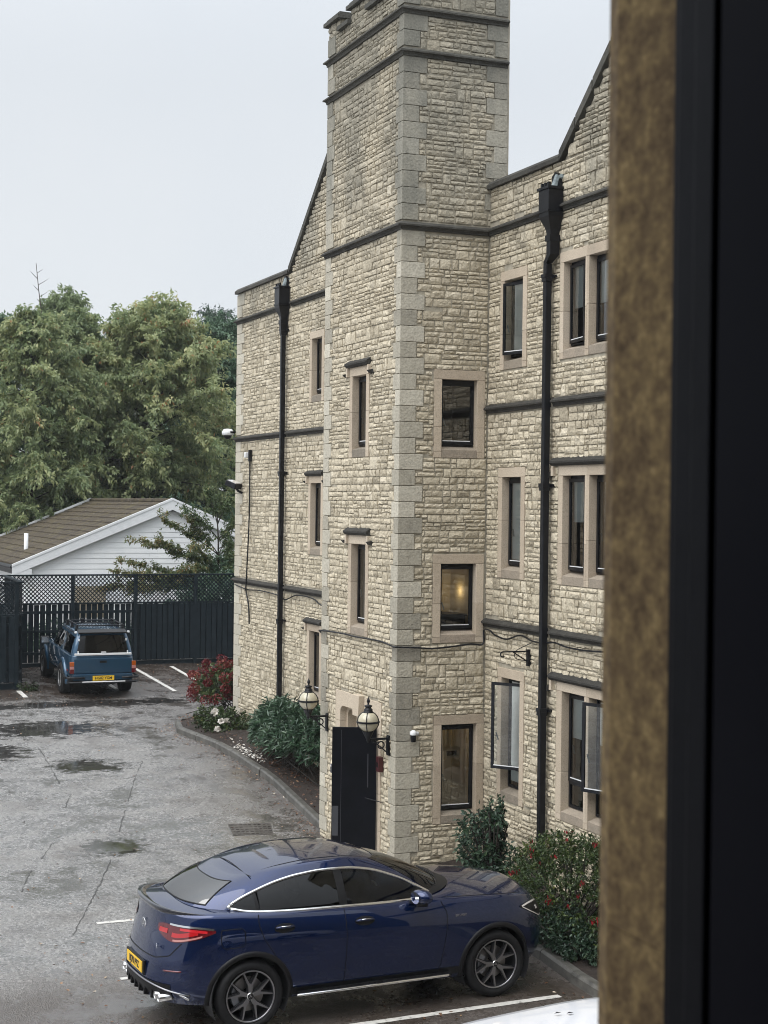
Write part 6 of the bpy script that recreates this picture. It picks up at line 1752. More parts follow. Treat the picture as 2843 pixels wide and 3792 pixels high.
PP('clamp', M().box((0.05, 0.28, 1.74), (0.16, 0.36, 1.82)), 'black_iron', RK)
for yy in (-0.36, 0.36): PP('seat', M().hexa([(0.9, yy-0.24, 0.6), (1.1, yy-0.24, 0.6), (1.1, yy+0.24, 0.6), (0.9, yy+0.24, 0.6), (0.72, yy-0.2, 1.3), (0.84, yy-0.2, 1.3), (0.84, yy+0.2, 1.3), (0.72, yy+0.2, 1.3)]), 'seat', None, False, 0.03)

# ---- white car in a nearer bay: only the edge of its roof shows
WC = Shell(**{k: v for k, v in G.__dict__.items() if k != '_tab'})
WC.r0, WC.r1, WC.b0, WC.zr = -0.45, 2.05, -0.78, interp([-0.5, 0.2, 0.8, 1.4, 2.1], [1.55, 1.605, 1.64, 1.665, 1.64]); WC.rw = 0.66
WCAR = thing('parked_car', 'white car of which only a strip of wet roof shows at the bottom edge', 'car', (11.24, -4.15, 0.0), CARH)
build_shell(WC, WCAR, MAT['white_car'], nth=200)
T_, V_ = np.meshgrid(np.linspace(-G.ws[0], G.ws[0], 15), np.linspace(G.ws[1], G.ws[2], 7), indexing='ij')
obj('windscreen', patch(WC.gh(T_, V_), 0.004, (1, 0, 1)), MAT['front_glass'], WCAR, True, local=True)
T_, V_ = np.meshgrid(np.linspace(PI - G.rs[0], PI + G.rs[0], 15), np.linspace(G.rs[1], G.rs[2], 7), indexing='ij')
obj('rear_screen', patch(WC.gh(T_, V_), 0.004, (-1, 0, 1)), MAT['rear_glass'], WCAR, True, local=True)
for sg in (-1, 1):
    xs = np.linspace(-0.23, 2.18, 20); X = np.repeat(xs[:, None], 5, 1); Z = sidelo(X) + (sidehi(X) - sidelo(X)) * np.linspace(0.02, 0.98, 5)[None, :]
    obj('side_window', patch(WC.gside(X, Z, sg), 0.004, (0, sg, 0.2)), MAT['car_glass'], WCAR, True, local=True)
    for x in (0.0, G.wb): wheel(WCAR, x, sg * 0.80, sg, 0.345, 0.24, 's')
obj('cabin', M().box((-0.7, -0.75, 0.3), (2.3, 0.75, 0.95)), MAT['headlining'], WCAR, local=True)
for (dx, dy) in ((0.0, 0.0), (0.03, 0.085)):
    LFm = M().add([(0, -0.03, 0), (0.016, 0, 0.006), (0, 0.03, 0.0), (-0.016, 0, 0.006)], [(0, 1, 2), (0, 2, 3)])
    lw = obj('wet_leaf', LFm, MAT['seat']); lw.location = (10.86 + dx, -3.30 + dy, 1.700)
    tag(lw, ['small dark wet leaf on the white car roof, the lower left of two', 'small dark wet leaf on the white car roof, the upper right of two'][int(dx > 0)], 'leaf', 'wet leaves on the white roof')

# ------------------------------------------------------------------ foliage
def leaf_mat(name, stops, gloss=0.45, trans=0.25, spec=0.4):
    m = mat(name, rough=gloss, spec=spec); t = NT(m)
    f = t.math('ADD', t.attr('tone'), t.math('MULTIPLY', t.math('SUBTRACT', t.noise(1.1, 3), 0.5), 0.35), clamp=True)
    c = t.ramp(f, stops); t.col(c)
    tr = t.new('ShaderNodeBsdfTranslucent'); t.link(c, tr.inputs[0])
    mx = t.new('ShaderNodeMixShader'); mx.inputs[0].default_value = trans
    out = t.n['Material Output']
    t.link(t.b.outputs[0], mx.inputs[1]); t.link(tr.outputs[0], mx.inputs[2]); t.link(mx.outputs[0], out.inputs[0])
    return m
MAT['cherry_leaf'] = leaf_mat('cherry_leaf', [(0.0, (0.074, 0.120, 0.066)), (0.45, (0.220, 0.280, 0.138)), (0.78, (0.40, 0.43, 0.215)), (0.93, (0.43, 0.42, 0.21)), (1.0, (0.42, 0.23, 0.11))], 0.4, 0.45)  # haze paleness is put into these leaf greens as well
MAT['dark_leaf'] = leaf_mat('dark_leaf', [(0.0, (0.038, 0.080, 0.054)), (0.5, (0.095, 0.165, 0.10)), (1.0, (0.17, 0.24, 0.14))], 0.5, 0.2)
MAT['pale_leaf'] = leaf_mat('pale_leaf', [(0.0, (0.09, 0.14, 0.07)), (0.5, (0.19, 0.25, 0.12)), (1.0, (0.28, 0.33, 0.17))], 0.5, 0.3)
MAT['conifer'] = leaf_mat('conifer_needles', [(0.0, (0.030, 0.060, 0.042)), (0.6, (0.065, 0.11, 0.075)), (1.0, (0.11, 0.16, 0.10))], 0.6, 0.1)
MAT['laurel_leaf'] = leaf_mat('laurel_leaf', [(0.0, (0.022, 0.052, 0.030)), (0.5, (0.045, 0.092, 0.052)), (1.0, (0.10, 0.155, 0.085))], 0.30, 0.12, 0.55)
MAT['shrub_leaf'] = leaf_mat('shrub_leaf', [(0.0, (0.018, 0.036, 0.014)), (0.55, (0.042, 0.070, 0.022)), (0.9, (0.10, 0.13, 0.03)), (1.0, (0.20, 0.20, 0.04))], 0.42, 0.2)
MAT['bluish_leaf'] = leaf_mat('blue_green_leaf', [(0.0, (0.018, 0.040, 0.026)), (0.6, (0.040, 0.074, 0.046)), (0.93, (0.07, 0.11, 0.055)), (1.0, (0.19, 0.24, 0.05))], 0.38, 0.15)
MAT['rust_leaf'] = leaf_mat('autumn_tinged_leaf', [(0.0, (0.045, 0.080, 0.035)), (0.5, (0.10, 0.14, 0.055)), (0.8, (0.19, 0.17, 0.065)), (1.0, (0.26, 0.15, 0.06))], 0.45, 0.25)
MAT['bark'] = noise_mat('wet_bark', (0.012, 0.010, 0.009), (0.045, 0.038, 0.03), 6, 0.8, 0.6)
MAT['twig'] = noise_mat('bare_twig', (0.045, 0.038, 0.032), (0.09, 0.075, 0.065), 6, 0.8)
MAT['flower_red'] = leaf_mat('fuchsia_red', [(0.0, (0.14, 0.008, 0.012)), (1.0, (0.34, 0.02, 0.028))], 0.4, 0.2)
MAT['hydrangea'] = leaf_mat('hydrangea_red', [(0.0, (0.07, 0.006, 0.010)), (0.5, (0.15, 0.014, 0.020)), (0.85, (0.22, 0.05, 0.035)), (1.0, (0.20, 0.10, 0.05))], 0.55, 0.2)
MAT['white_petal'] = leaf_mat('white_petal', [(0.0, (0.62, 0.58, 0.52)), (1.0, (0.80, 0.78, 0.74))], 0.5, 0.2)
MAT['fallen'] = leaf_mat('fallen_leaf', [(0.0, (0.07, 0.03, 0.018)), (0.5, (0.17, 0.085, 0.045)), (0.85, (0.34, 0.23, 0.13)), (1.0, (0.55, 0.48, 0.38))], 0.35, 0.0)

rng = np.random.default_rng(21)
def unit(a): return a / np.maximum(1e-9, np.linalg.norm(a, axis=-1, keepdims=True))
def rand_dir(n): return unit(rng.normal(size=(n, 3)))

def leaves(name, P, D, L, Wd, tone, mt, parent=None, up=(0, 0, 1), fold=0.25, spin=0.6):
    """P base points, D leaf directions, L lengths, Wd widths"""
    n = len(P); P = np.asarray(P); D = unit(np.asarray(D)); L = np.broadcast_to(L, n); Wd = np.broadcast_to(Wd, n)
    U = np.broadcast_to(np.array(up, float), (n, 3)) + rng.normal(size=(n, 3)) * spin
    Sd = unit(np.cross(D, U)); Nn = np.cross(Sd, D)
    mid = P + D * (L * 0.45)[:, None]
    V = np.empty((n, 4, 3))
    V[:, 0] = P; V[:, 2] = P + D * L[:, None] - Nn * (L * 0.10)[:, None]
    V[:, 1] = mid + Sd * (Wd / 2)[:, None] + Nn * (Wd * fold)[:, None]
    V[:, 3] = mid - Sd * (Wd / 2)[:, None] + Nn * (Wd * fold)[:, None]
    if parent is not None: V = V - np.array(origin(parent))
    me = bpy.data.meshes.new(name)
    me.vertices.add(4 * n); me.loops.add(6 * n); me.polygons.add(2 * n)
    me.vertices.foreach_set('co', V.reshape(-1).astype(np.float32))
    b = (np.arange(n) * 4)[:, None]
    me.loops.foreach_set('vertex_index', (b + np.array([[0, 1, 2, 0, 2, 3]])).reshape(-1).astype(np.int32))
    me.polygons.foreach_set('loop_start', (np.arange(2 * n) * 3).astype(np.int32))
    me.update(calc_edges=True)
    at = me.attributes.new('tone', 'FLOAT', 'POINT'); at.data.foreach_set('value', np.repeat(np.broadcast_to(tone, n), 4).astype(np.float32))
    me.materials.append(MAT[mt])
    o = bpy.data.objects.new(name, me); C.objects.link(o)
    if parent is not None: o.parent = parent
    return o

def spline(p0, d0, length, bend, n=8, wob=0.08):
    """a limb that starts along d0 and bends by the vector bend"""
    t = np.linspace(0, 1, n)[:, None]
    P = p0 + d0 * (t * length) + np.asarray(bend) * (t ** 2) * length
    w = rng.normal(size=(n, 3)) * wob * length / n; w[0] = 0
    return P + np.cumsum(w, 0) * 0.5

def tree(label, x, y, z0, h, rad, mt, limbs=90, twig_n=13, per=26, leaf=0.13, tone0=0.5, shape='round', trunk_r=0.22, group=None, name='broadleaf_tree', low=0.08, droop=0.35, cat='tree', top_tone=0.25, wid=0.5, lim_cut=None, skew=(0, 0)):
    t = thing(name, label, cat, (x, y, z0), 0, group)
    base = np.array([x, y, z0])
    tr = spline(base, np.array([rng.normal() * .03 + skew[0] * 0.5, rng.normal() * .03 + skew[1] * 0.5, 1.0]), h * 0.86, (0, 0, 0), 12, 0.10)
    m = M().tube(tr, list(np.linspace(trunk_r, 0.03, 12)), 8)
    PTS, DIR, TON = [], [], []
    LM = M()
    for k in range(limbs):
        f = low + (1 - low) * ((k + 0.5) / limbs) ** 0.9
        i = f * 10.99; a = int(i); p0 = tr[a] + (tr[min(a + 1, 11)] - tr[a]) * (i - a)
        az = k * 2.39996 + rng.normal() * 0.35
        if shape == 'round': pr = math.sin(PI * min(0.97, 0.16 + 0.80 * f)) ** 0.7
        elif shape == 'cone': pr = max(0.12, 1.0 - f * 0.92)
        else: pr = 0.55 + 0.45 * math.sin(PI * min(1, f))
        ln = rad * pr * rng.uniform(0.70, 1.12)
        el = (-0.05 + 1.25 * f ** 1.7 + rng.normal() * 0.12) if shape != 'cone' else (-0.10 + rng.normal() * 0.1 + 0.5 * f ** 3)
        d0 = np.array([math.cos(az) * math.cos(el), math.sin(az) * math.cos(el), math.sin(el)])
        L = spline(p0, d0, ln, (0, 0, -droop * rng.uniform(0.4, 1.2) * math.cos(el)), 8, 0.10)
        LM.tube(L, list(np.linspace(max(0.016, trunk_r * 0.28 * (1 - f * 0.6)), 0.006, 8)), 4, cap=False)
        nt = max(4, int(1.6 * twig_n * (0.35 + 0.65 * pr) * rng.uniform(0.7, 1.2)))
        s = rng.uniform(0.12, 1.02, nt) ** 0.7
        for q in s:
            j = min(q, 0.999) * 6.999; b = int(j); c0 = L[b] + (L[b+1] - L[b]) * (j - b)
            ax = unit(L[b+1] - L[b])
            td = unit(ax * 0.7 + rng.normal(size=3) * np.array([0.7, 0.7, 0.6]) + np.array([0, 0, 0.25]))
            tl = rng.uniform(0.5, 1.2) * (0.40 + 0.15 * rad)
            npx = int(per * 1.5 * rng.uniform(0.6, 1.3))
            u = rng.uniform(0.05, 1, npx)
            P = c0 + td * (u * tl)[:, None] + np.array([0, 0, -0.30 * tl]) * (u ** 2)[:, None] + rng.normal(size=(npx, 3)) * 0.06 * tl
            D = unit(td * 0.5 + rng.normal(size=(npx, 3)) * 0.55 + np.array([0, 0, -0.75]))
            PTS.append(P); DIR.append(D)
            outer = min(1.0, np.linalg.norm((c0 - tr[min(a, 11)])[:2]) / rad)
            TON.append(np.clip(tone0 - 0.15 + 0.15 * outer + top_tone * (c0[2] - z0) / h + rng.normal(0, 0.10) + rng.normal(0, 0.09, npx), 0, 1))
    P = np.concatenate(PTS); D = np.concatenate(DIR); TN = np.concatenate(TON)
    TN = np.where(rng.random(len(TN)) < 0.015, np.clip(TN + 0.4, 0, 1), TN)
    obj('trunk', m, MAT['bark'], t, True)
    obj('branches', LM, MAT['bark'], t)
    n = len(P)
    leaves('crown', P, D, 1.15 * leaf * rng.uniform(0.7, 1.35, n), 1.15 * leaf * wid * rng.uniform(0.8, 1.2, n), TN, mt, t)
    return t

def shrub(name, label, c, rad, mt, n_shoot, per, leaf, wid, parent=None, tone0=0.5, lump=0.22, rosette=True, singles=0, cat='shrub', up=0.5, inner=0.35, base_z=None, skirt=-0.25):
    """rounded bush of leafy shoots; the leaves nearest the viewer are single parts"""
    z0 = gz(c[0]) + 0.1 if base_z is None else base_z
    t = thing(name, label, cat, (c[0], c[1], z0)) if parent is None else parent
    c = np.array(c, float); rad = np.array(rad, float)
    d = rand_dir(n_shoot * 2); d = d[d[:, 2] > skirt][:n_shoot]; n_shoot = len(d)
    ph = rng.uniform(0, 6, (6, 3)); fr = rng.normal(size=(6, 3)) * 2.6
    bump = sum(np.sin(d @ fr[k] + ph[k, 0]) for k in range(6)) / 6
    r = (1 + lump * bump * 1.6) * (1 - inner * rng.random(n_shoot) ** 2.2)
    tip = c + d * rad * r[:, None]
    out = unit(d / rad)
    S = unit(out + np.array([0, 0, up]) + rng.normal(size=d.shape) * 0.25)
    P = np.repeat(tip, per, 0); SS = np.repeat(S, per, 0); n = len(P)
    rd = rand_dir(n); rd = unit(rd - SS * (rd * SS).sum(1, keepdims=True))
    D = unit(SS * rng.uniform(0.25, 0.9, n)[:, None] + rd) if rosette else unit(SS * 0.4 + rand_dir(n) + np.array([0, 0, -0.25]))
    P = P - SS * (rng.uniform(0, 1.0, n) * leaf * (1.0 if rosette else 2.5))[:, None] + rng.normal(size=P.shape) * leaf * 0.12
    TN = np.clip(tone0 + np.repeat(rng.normal(0, 0.13, n_shoot), per) + rng.normal(0, 0.10, n), 0, 1)
    Ls = leaf * rng.uniform(0.7, 1.2, n)
    m = M()
    root = np.array([c[0], c[1], z0])
    idx = rng.choice(n_shoot, min(n_shoot, 26), replace=False)
    for k in idx: m.tube(sag([root + rng.normal(size=3) * np.array([0.3, 0.3, 0.0]) * rad, (root * 0.5 + tip[k] * 0.5) + np.array([0, 0, 0.08]), tip[k]], 4), 0.012 if leaf > 0.05 else 0.008, 4, cap=False)
    obj('stems', m, MAT['bark'], t)
    if singles:
        vis = (P - np.array(CAM)); dist = np.linalg.norm(vis, axis=1)
        score = (Ls / dist) * np.clip(-(np.repeat(out, per, 0) * unit(vis)).sum(1), 0, 1)
        order = np.argsort(-score); sel = order[:singles]; rest = order[singles:]
        me = leaf_proto(mt, wid)
        o0 = np.array(origin(t))
        for k in sel:
            dv = Vector(D[k]); sd = dv.cross(Vector((0, 0, 1)) + Vector(rng.normal(size=3) * 0.5)).normalized(); nv = sd.cross(dv)
            ob_ = bpy.data.objects.new('leaf', me[int(TN[k] * 3.99)]); C.objects.link(ob_); ob_.parent = t
            mm = Matrix.Identity(4); L_ = float(Ls[k])
            for i in range(3): mm[i][0], mm[i][1], mm[i][2], mm[i][3] = sd[i] * L_, dv[i] * L_, nv[i] * L_, P[k][i] - o0[i]
            ob_.matrix_local = mm
    else: rest = np.arange(n)
    o = leaves('foliage', P[rest], D[rest], Ls[rest], Ls[rest] * wid, TN[rest], mt, t)
    o['kind'] = 'stuff'
    return t, tip, out
_LP = {}
def leaf_proto(mt, wid):
    if (mt, wid) not in _LP:
        out = []
        for k in range(4):
            me = bpy.data.meshes.new('leaf')
            w = wid / 2
            me.from_pydata([(0, 0, 0), (w * 0.8, 0.3, w * 0.4), (w, 0.55, w * 0.45), (0, 1, -0.08), (-w, 0.55, w * 0.45), (-w * 0.8, 0.3, w * 0.4), (0, 0.35, 0), (0, 0.62, -0.02)], [],
                           [(0, 1, 6), (1, 2, 7, 6), (2, 3, 7), (0, 6, 5), (6, 7, 4, 5), (7, 3, 4)])
            at = me.attributes.new('tone', 'FLOAT', 'POINT'); at.data.foreach_set('value', [0.125 + 0.25 * k] * 8)
            me.materials.append(MAT[mt]); out.append(me)
        _LP[(mt, wid)] = out
    return _LP[(mt, wid)]

# trees beyond the bungalow
ZB = 0.945
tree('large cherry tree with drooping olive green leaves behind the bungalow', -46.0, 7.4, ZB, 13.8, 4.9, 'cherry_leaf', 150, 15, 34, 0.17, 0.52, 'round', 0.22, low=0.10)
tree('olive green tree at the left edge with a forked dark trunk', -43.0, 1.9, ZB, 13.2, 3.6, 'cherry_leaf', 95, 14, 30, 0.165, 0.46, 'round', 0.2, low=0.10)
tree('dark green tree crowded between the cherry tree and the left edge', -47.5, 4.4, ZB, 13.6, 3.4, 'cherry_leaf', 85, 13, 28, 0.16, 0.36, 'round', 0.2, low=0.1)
tree('dark tree between the cherry tree and the left wing corner', -51.0, 12.0, ZB, 14.2, 4.0, 'dark_leaf', 95, 14, 32, 0.17, 0.42, 'round', 0.2, low=0.08)
tree('dusky conifer with upright top beside the left wing corner', -58.0, 13.9, ZB, 16.6, 3.8, 'conifer', 110, 12, 26, 0.17, 0.45, 'cone', 0.2, name='conifer_tree', low=0.05, droop=0.2, wid=0.25)
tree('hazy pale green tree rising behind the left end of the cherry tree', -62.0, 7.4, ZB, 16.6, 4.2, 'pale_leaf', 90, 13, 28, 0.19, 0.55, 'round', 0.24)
tree('slender dark tree at the extreme left behind the fork trunk tree', -56.0, 2.6, ZB, 14.6, 2.3, 'dark_leaf', 70, 9, 18, 0.18, 0.5, 'column', 0.16, low=0.1)
tree('distant grey green tree filling the gap right of the cherry tree', -70.0, 17.5, ZB, 16.2, 5.5, 'dark_leaf', 90, 13, 30, 0.24, 0.6, 'round', 0.25)
tree('distant grey green tree behind the hazy pale tree', -72.0, 9.5, ZB, 15.5, 5.5, 'dark_leaf', 80, 13, 28, 0.24, 0.6, 'round', 0.25)
tree('distant dark tree at the left edge of the wood', -66.0, 1.5, ZB, 13.0, 4.8, 'dark_leaf', 80, 13, 28, 0.22, 0.5, 'round', 0.25)
tree('dark tree behind the roof of the bungalow at left', -50.5, 0.2, ZB, 10.0, 3.6, 'dark_leaf', 80, 13, 28, 0.18, 0.4, 'round', 0.2)
# bare sapling
t = thing('bare_sapling', 'thin bare sapling standing above the trees at the left', 'sapling', (-44, 3.0, ZB))
m = M(); st_ = spline(np.array([-44, 3.6, ZB]), np.array([0, -0.05, 1.0]), 14.2, (0, -0.03, 0), 14, 0.05); m.tube(st_, list(np.linspace(0.09, 0.012, 14)), 6)
obj('trunk', m, MAT['twig'], t); m = M()
for k in range(16):
    f = 0.72 + 0.27 * k / 16; i = f * 12.99; a = int(i); p = st_[a] + (st_[a+1] - st_[a]) * (i - a)
    s_ = 1 if k % 2 else -0.7
    m.tube(spline(p, unit(np.array([rng.normal() * .3, s_, 0.55])), rng.uniform(0.5, 1.7) * (1.25 - f), (0, 0, 0.1), 5, 0.05), list(np.linspace(0.018, 0.006, 5)), 4)
obj('branches', m, MAT['twig'], t)
# undergrowth behind and beside the bungalow
for (x, y, zc, r, lab, mt) in ((-43.0, 0.3, 2.6, (2.2, 2.0, 2.4), 'dark rounded bush behind the bungalow at the left edge', 'dark_leaf'), (-43.5, 4.2, 2.9, (2.0, 2.2, 2.4), 'dense dark bush behind the bungalow roof ridge', 'dark_leaf'),
                           (-43.0, 8.0, 3.0, (2.0, 2.2, 2.5), 'leafy dark bush behind the peak of the bungalow gable', 'dark_leaf'), (-42.0, 11.6, 3.4, (2.2, 2.2, 3.0), 'tall dark bush right of the bungalow', 'dark_leaf'),
                           (-39.5, 14.5, 3.2, (2.4, 2.4, 3.0), 'dark bush behind the left wing corner', 'dark_leaf'), (-45.5, -2.6, 3.2, (2.4, 2.4, 2.8), 'rust tinged bush beyond the left edge', 'rust_leaf')):
    shrub('bush', lab, (x, y, zc), r, mt, 420, 14, 0.17, 0.45, None, 0.42, 0.25, False, base_z=ZB)

# loose young tree in front of the bungalow, next to the wing corner
t = thing('young_tree', 'sparse young tree with rusty green leaves in front of the bungalow gable', 'tree', (-25.4, 4.9, ZB))
tr_ = spline(np.array([-25.4, 4.9, ZB]), np.array([0, -0.02, 1]), 4.3, (0, 0, 0), 10, 0.06)
obj('trunk', M().tube(tr_, list(np.linspace(0.06, 0.015, 10)), 7), MAT['bark'], t, True)
LM = M(); PP_, DD_, TT_ = [], [], []
SPR = [(0.30, (0.1, -1.0, 0.40), 3.3), (0.28, (0.3, -1.0, 0.14), 3.9), (0.36, (0.2, -0.9, 0.55), 2.4), (0.45, (0.0, -0.8, 0.6), 2.3), (0.33, (0.3, -1.0, 0.30), 3.7), (0.40, (0.1, -1.0, 0.48), 2.9), (0.28, (0.4, -0.9, 0.10), 3.0), (0.5, (0.2, 0.5, 0.3), 1.6), (0.6, (0.2, -0.5, 0.5), 1.6), (0.55, (0.1, -0.6, 0.75), 1.7), (0.30, (-0.2, -0.9, 0.05), 2.5), (0.26, (0.2, -0.5, 0.15), 1.8),
       (0.40, (0.2, 0.8, 0.4), 1.8), (0.6, (0.0, 0.6, 0.7), 1.7), (0.75, (0.1, -0.3, 0.9), 1.2), (0.85, (0.1, 0.4, 0.9), 1.0), (0.25, (0.3, 0.4, 0.2), 1.5), (0.5, (-0.3, 0.3, 0.5), 1.5), (0.34, (0.5, -0.6, 0.2), 1.7), (0.24, (0.4, -0.2, 0.1), 1.6),
       (0.3, (0.1, 0.1, 0.5), 1.5), (0.42, (0.4, 0.2, 0.3), 1.6), (0.36, (0.3, -0.3, 0.3), 1.8), (0.22, (0.4, 0.6, 0.1), 1.5), (0.27, (0.3, 0.9, 0.2), 1.5), (0.35, (0.4, -0.8, 0.05), 2.2), (0.3, (0.5, 0.0, 0.25), 1.6)]
for (f, d, ln) in SPR:
    p = tr_[int(min(0.95, f + 0.22) * 9)]; L = spline(p, unit(np.array(d)), ln, (0, 0, -0.12), 10, 0.12); LM.tube(L, list(np.linspace(0.022, 0.005, 10)), 4, cap=False)
    for q in range(int(ln * 13)):
        s = rng.uniform(0.22, 1.0); j = s * 8.99; b = int(j); c0 = L[b] + (L[b+1] - L[b]) * (j - b)
        td = unit(unit(L[b+1] - L[b]) + rng.normal(size=3) * np.array([0.7, 0.7, 0.4])); tl = rng.uniform(0.15, 0.45)
        n = 30; u = rng.uniform(0, 1, n); PP_.append(c0 + td * (u * tl)[:, None] + rng.normal(size=(n, 3)) * 0.03); DD_.append(unit(td * 0.4 + rng.normal(size=(n, 3)) * 0.7 + np.array([0, 0, -0.4])))
        TT_.append(np.clip(0.30 + 0.40 * s * (ln > 1.6) + rng.normal(0, 0.16, n), 0, 1))
obj('branches', LM, MAT['bark'], t)
P = np.concatenate(PP_); n = len(P)
leaves('crown', P, np.concatenate(DD_), rng.uniform(0.07, 0.13, n), rng.uniform(0.035, 0.055, n), np.concatenate(TT_), 'rust_leaf', t)
shrub('bush', 'dark green bush behind the trellis beside the wing corner', (-25.3, 5.6, 2.7), (1.2, 1.9, 1.5), 'dark_leaf', 620, 16, 0.10, 0.5, None, 0.5, 0.25, False, base_z=ZB)
shrub('bush', 'low dark bush showing through the right part of the trellis', (-23.6, 4.9, 2.1), (0.7, 2.1, 1.35), 'dark_leaf', 620, 16, 0.10, 0.5, None, 0.3, 0.2, False, base_z=ZB)

shrub('bush', 'low dark undergrowth between the trellis fence and the bungalow', (-24.6, 0.6, 1.35), (0.9, 2.6, 0.6), 'dark_leaf', 500, 14, 0.11, 0.5, None, 0.25, 0.2, False, base_z=ZB)
# plants along the left wing
shrub('laurel_shrub', 'dense blue green laurel bush beside the tower and left lantern', (-7.35, 0.98, 0.92), (2.05, 0.52, 0.78), 'laurel_leaf', 700, 11, 0.155, 0.23, None, 0.5, 0.2, True, 300, up=0.75)
H_, tip, out = shrub('hydrangea_bush', 'hydrangea bush with dark red flower heads at the wing corner', (-13.9, 1.75, 1.12), (0.85, 0.85, 0.72), 'rust_leaf', 260, 9, 0.12, 0.55, None, 0.38, 0.18, False, 0)
vis = [k for k in range(len(tip)) if (tip[k] - np.array([-13.9, 1.75, 1.12])) @ np.array([0.8, -0.6, 0.35]) > 0.12]
rng.shuffle(vis); used = []
for k in vis:
    if len(used) >= 26: break
    if any(np.linalg.norm(tip[k] - u) < 0.19 for u in used): continue
    used.append(tip[k]); n = 110; d = rand_dir(n); r = rng.uniform(0.09, 0.13)
    lf = leaves('flower_head', tip[k] + out[k] * 0.06 + d * r * np.array([1, 1, 0.8]), unit(rand_dir(n) + d * 0.4), 0.045, 0.04, np.clip(rng.normal(0.35 + 0.4 * rng.random(), 0.15, n), 0, 1), 'hydrangea', H_, spin=1.5)
RS, tip, out = shrub('rose_bush', 'low green bush with a few white roses below the hydrangea', (-12.0, 0.95, 0.62), (0.95, 0.55, 0.36), 'shrub_leaf', 300, 9, 0.075, 0.5, None, 0.45, 0.25, False)
for (x, y, z) in ((-11.15, 0.55, 0.93), (-11.35, 0.62, 0.95), (-10.85, 0.62, 0.80), (-10.6, 0.66, 0.84), (-10.7, 0.5, 0.66)):
    n = 26; d = rand_dir(n); d[:, 2] = np.abs(d[:, 2])
    leaves('rose', np.array([x, y, z]) + d * 0.025, unit(d + rng.normal(size=(n, 3)) * 0.5), 0.07, 0.07, rng.uniform(0.3, 1, n), 'white_petal', RS, spin=1.5)
n = 130
P = np.stack([rng.normal(-9.0, 0.55, n), rng.normal(0.60, 0.10, n), np.zeros(n)], -1); P[:, 2] = [gz(x) + 0.20 for x in P[:, 0]]
o = leaves('petals', P, unit(rng.normal(size=(n, 3)) * np.array([1, 1, 0.25])), rng.uniform(0.04, 0.075, n), rng.uniform(0.035, 0.06, n), rng.uniform(0, 1, n), 'white_petal', None, fold=0.1, spin=0.3)
tag(o, 'scatter of fallen white rose petals on the dark soil', 'petals', kind='stuff')

# plants in front of the right wing
shrub('rose_shrub', 'tall open shrub with dark blue green leaves against the tower flank', (1.50, 0.72, 0.62), (0.62, 0.42, 0.62), 'bluish_leaf', 260, 10, 0.075, 0.5, None, 0.5, 0.35, False, 120, skirt=-0.6)
shrub('rose_shrub', 'leafy spray of the dark shrub standing higher beside the tower window', (1.72, 0.72, 1.12), (0.25, 0.22, 0.30), 'bluish_leaf', 70, 9, 0.075, 0.5, None, 0.55, 0.4, False, 40, skirt=-0.8)
F_, tip, out = shrub('fuchsia_bush', 'large fuchsia bush hung with small red flowers by the white car', (3.95, 0.72, 0.66), (1.38, 0.62, 0.78), 'shrub_leaf', 1250, 13, 0.052, 0.42, None, 0.5, 0.24, False, 160, skirt=-0.7)
shrub('fuchsia_bush', 'darker lower spread of fuchsia leaves over the kerb', (4.35, 0.32, 0.30), (0.95, 0.34, 0.32), 'bluish_leaf', 420, 11, 0.065, 0.42, None, 0.55, 0.3, False, 60, skirt=-0.6)
sel = rng.permutation([k for k in range(len(tip)) if out[k][2] > -0.4])[:60]
for k in sel:
    n = 7; p = tip[k] + out[k] * 0.03
    leaves('flower', p + rng.normal(size=(n, 3)) * 0.014, unit(rng.normal(size=(n, 3)) * 0.35 + np.array([0, 0, -1.0])), 0.045, 0.020, rng.uniform(0, 1, n), 'flower_red', F_)
shrub('weed', 'small green weed at the foot of the gate fence', (-18.5, -2.05, 0.78), (0.28, 0.3, 0.12), 'shrub_leaf', 60, 8, 0.06, 0.5, None, 0.4, 0.3, False, base_z=0.69)

# fallen leaves
n = 1500
X = np.concatenate([rng.uniform(-23, -16, 380), rng.uniform(-14, -2.6, 420), rng.uniform(1.5, 9, 400), rng.uniform(-22, 8, 300)])
Y = np.concatenate([rng.uniform(-4.5, 4.5, 380), np.zeros(420), rng.uniform(-5.5, -0.1, 400), rng.uniform(-5.5, 0.2, 300)])
Y[380:800] = [float(np.interp(x, [p[0] for p in KP], [p[1] for p in KP])) - abs(rng.normal(0.05, 0.22)) for x in X[380:800]]
P = np.stack([X, Y, [gz(x) + 0.012 for x in X]], -1)
o = leaves('fallen_leaves', P, unit(np.stack([rng.normal(size=n), rng.normal(size=n), rng.normal(size=n) * 0.12], -1)), rng.uniform(0.025, 0.065, n), rng.uniform(0.02, 0.045, n), np.clip(rng.normal(0.42, 0.26, n), 0, 1), 'fallen', None, fold=0.12, spin=0.25)
tag(o, 'scattered wet fallen leaves on the asphalt', 'leaves', kind='stuff')
n = 900
i = rng.integers(0, len(kl), n)
P = np.array([[kl[k].x, kl[k].y + 0.16 + rng.random() * (1.45 - kl[k].y - 0.16), gz(kl[k].x) + 0.17 + rng.random() * 0.03] for k in i])
o = leaves('leaf_litter', P, unit(np.stack([rng.normal(size=n), rng.normal(size=n), rng.normal(size=n) * 0.3], -1)), rng.uniform(0.03, 0.08, n), rng.uniform(0.02, 0.05, n), np.clip(rng.normal(0.25, 0.2, n), 0, 1), 'fallen', None, fold=0.15, spin=0.4)
tag(o, 'brown leaf litter over the soil of the laurel bed', 'leaves', kind='stuff')

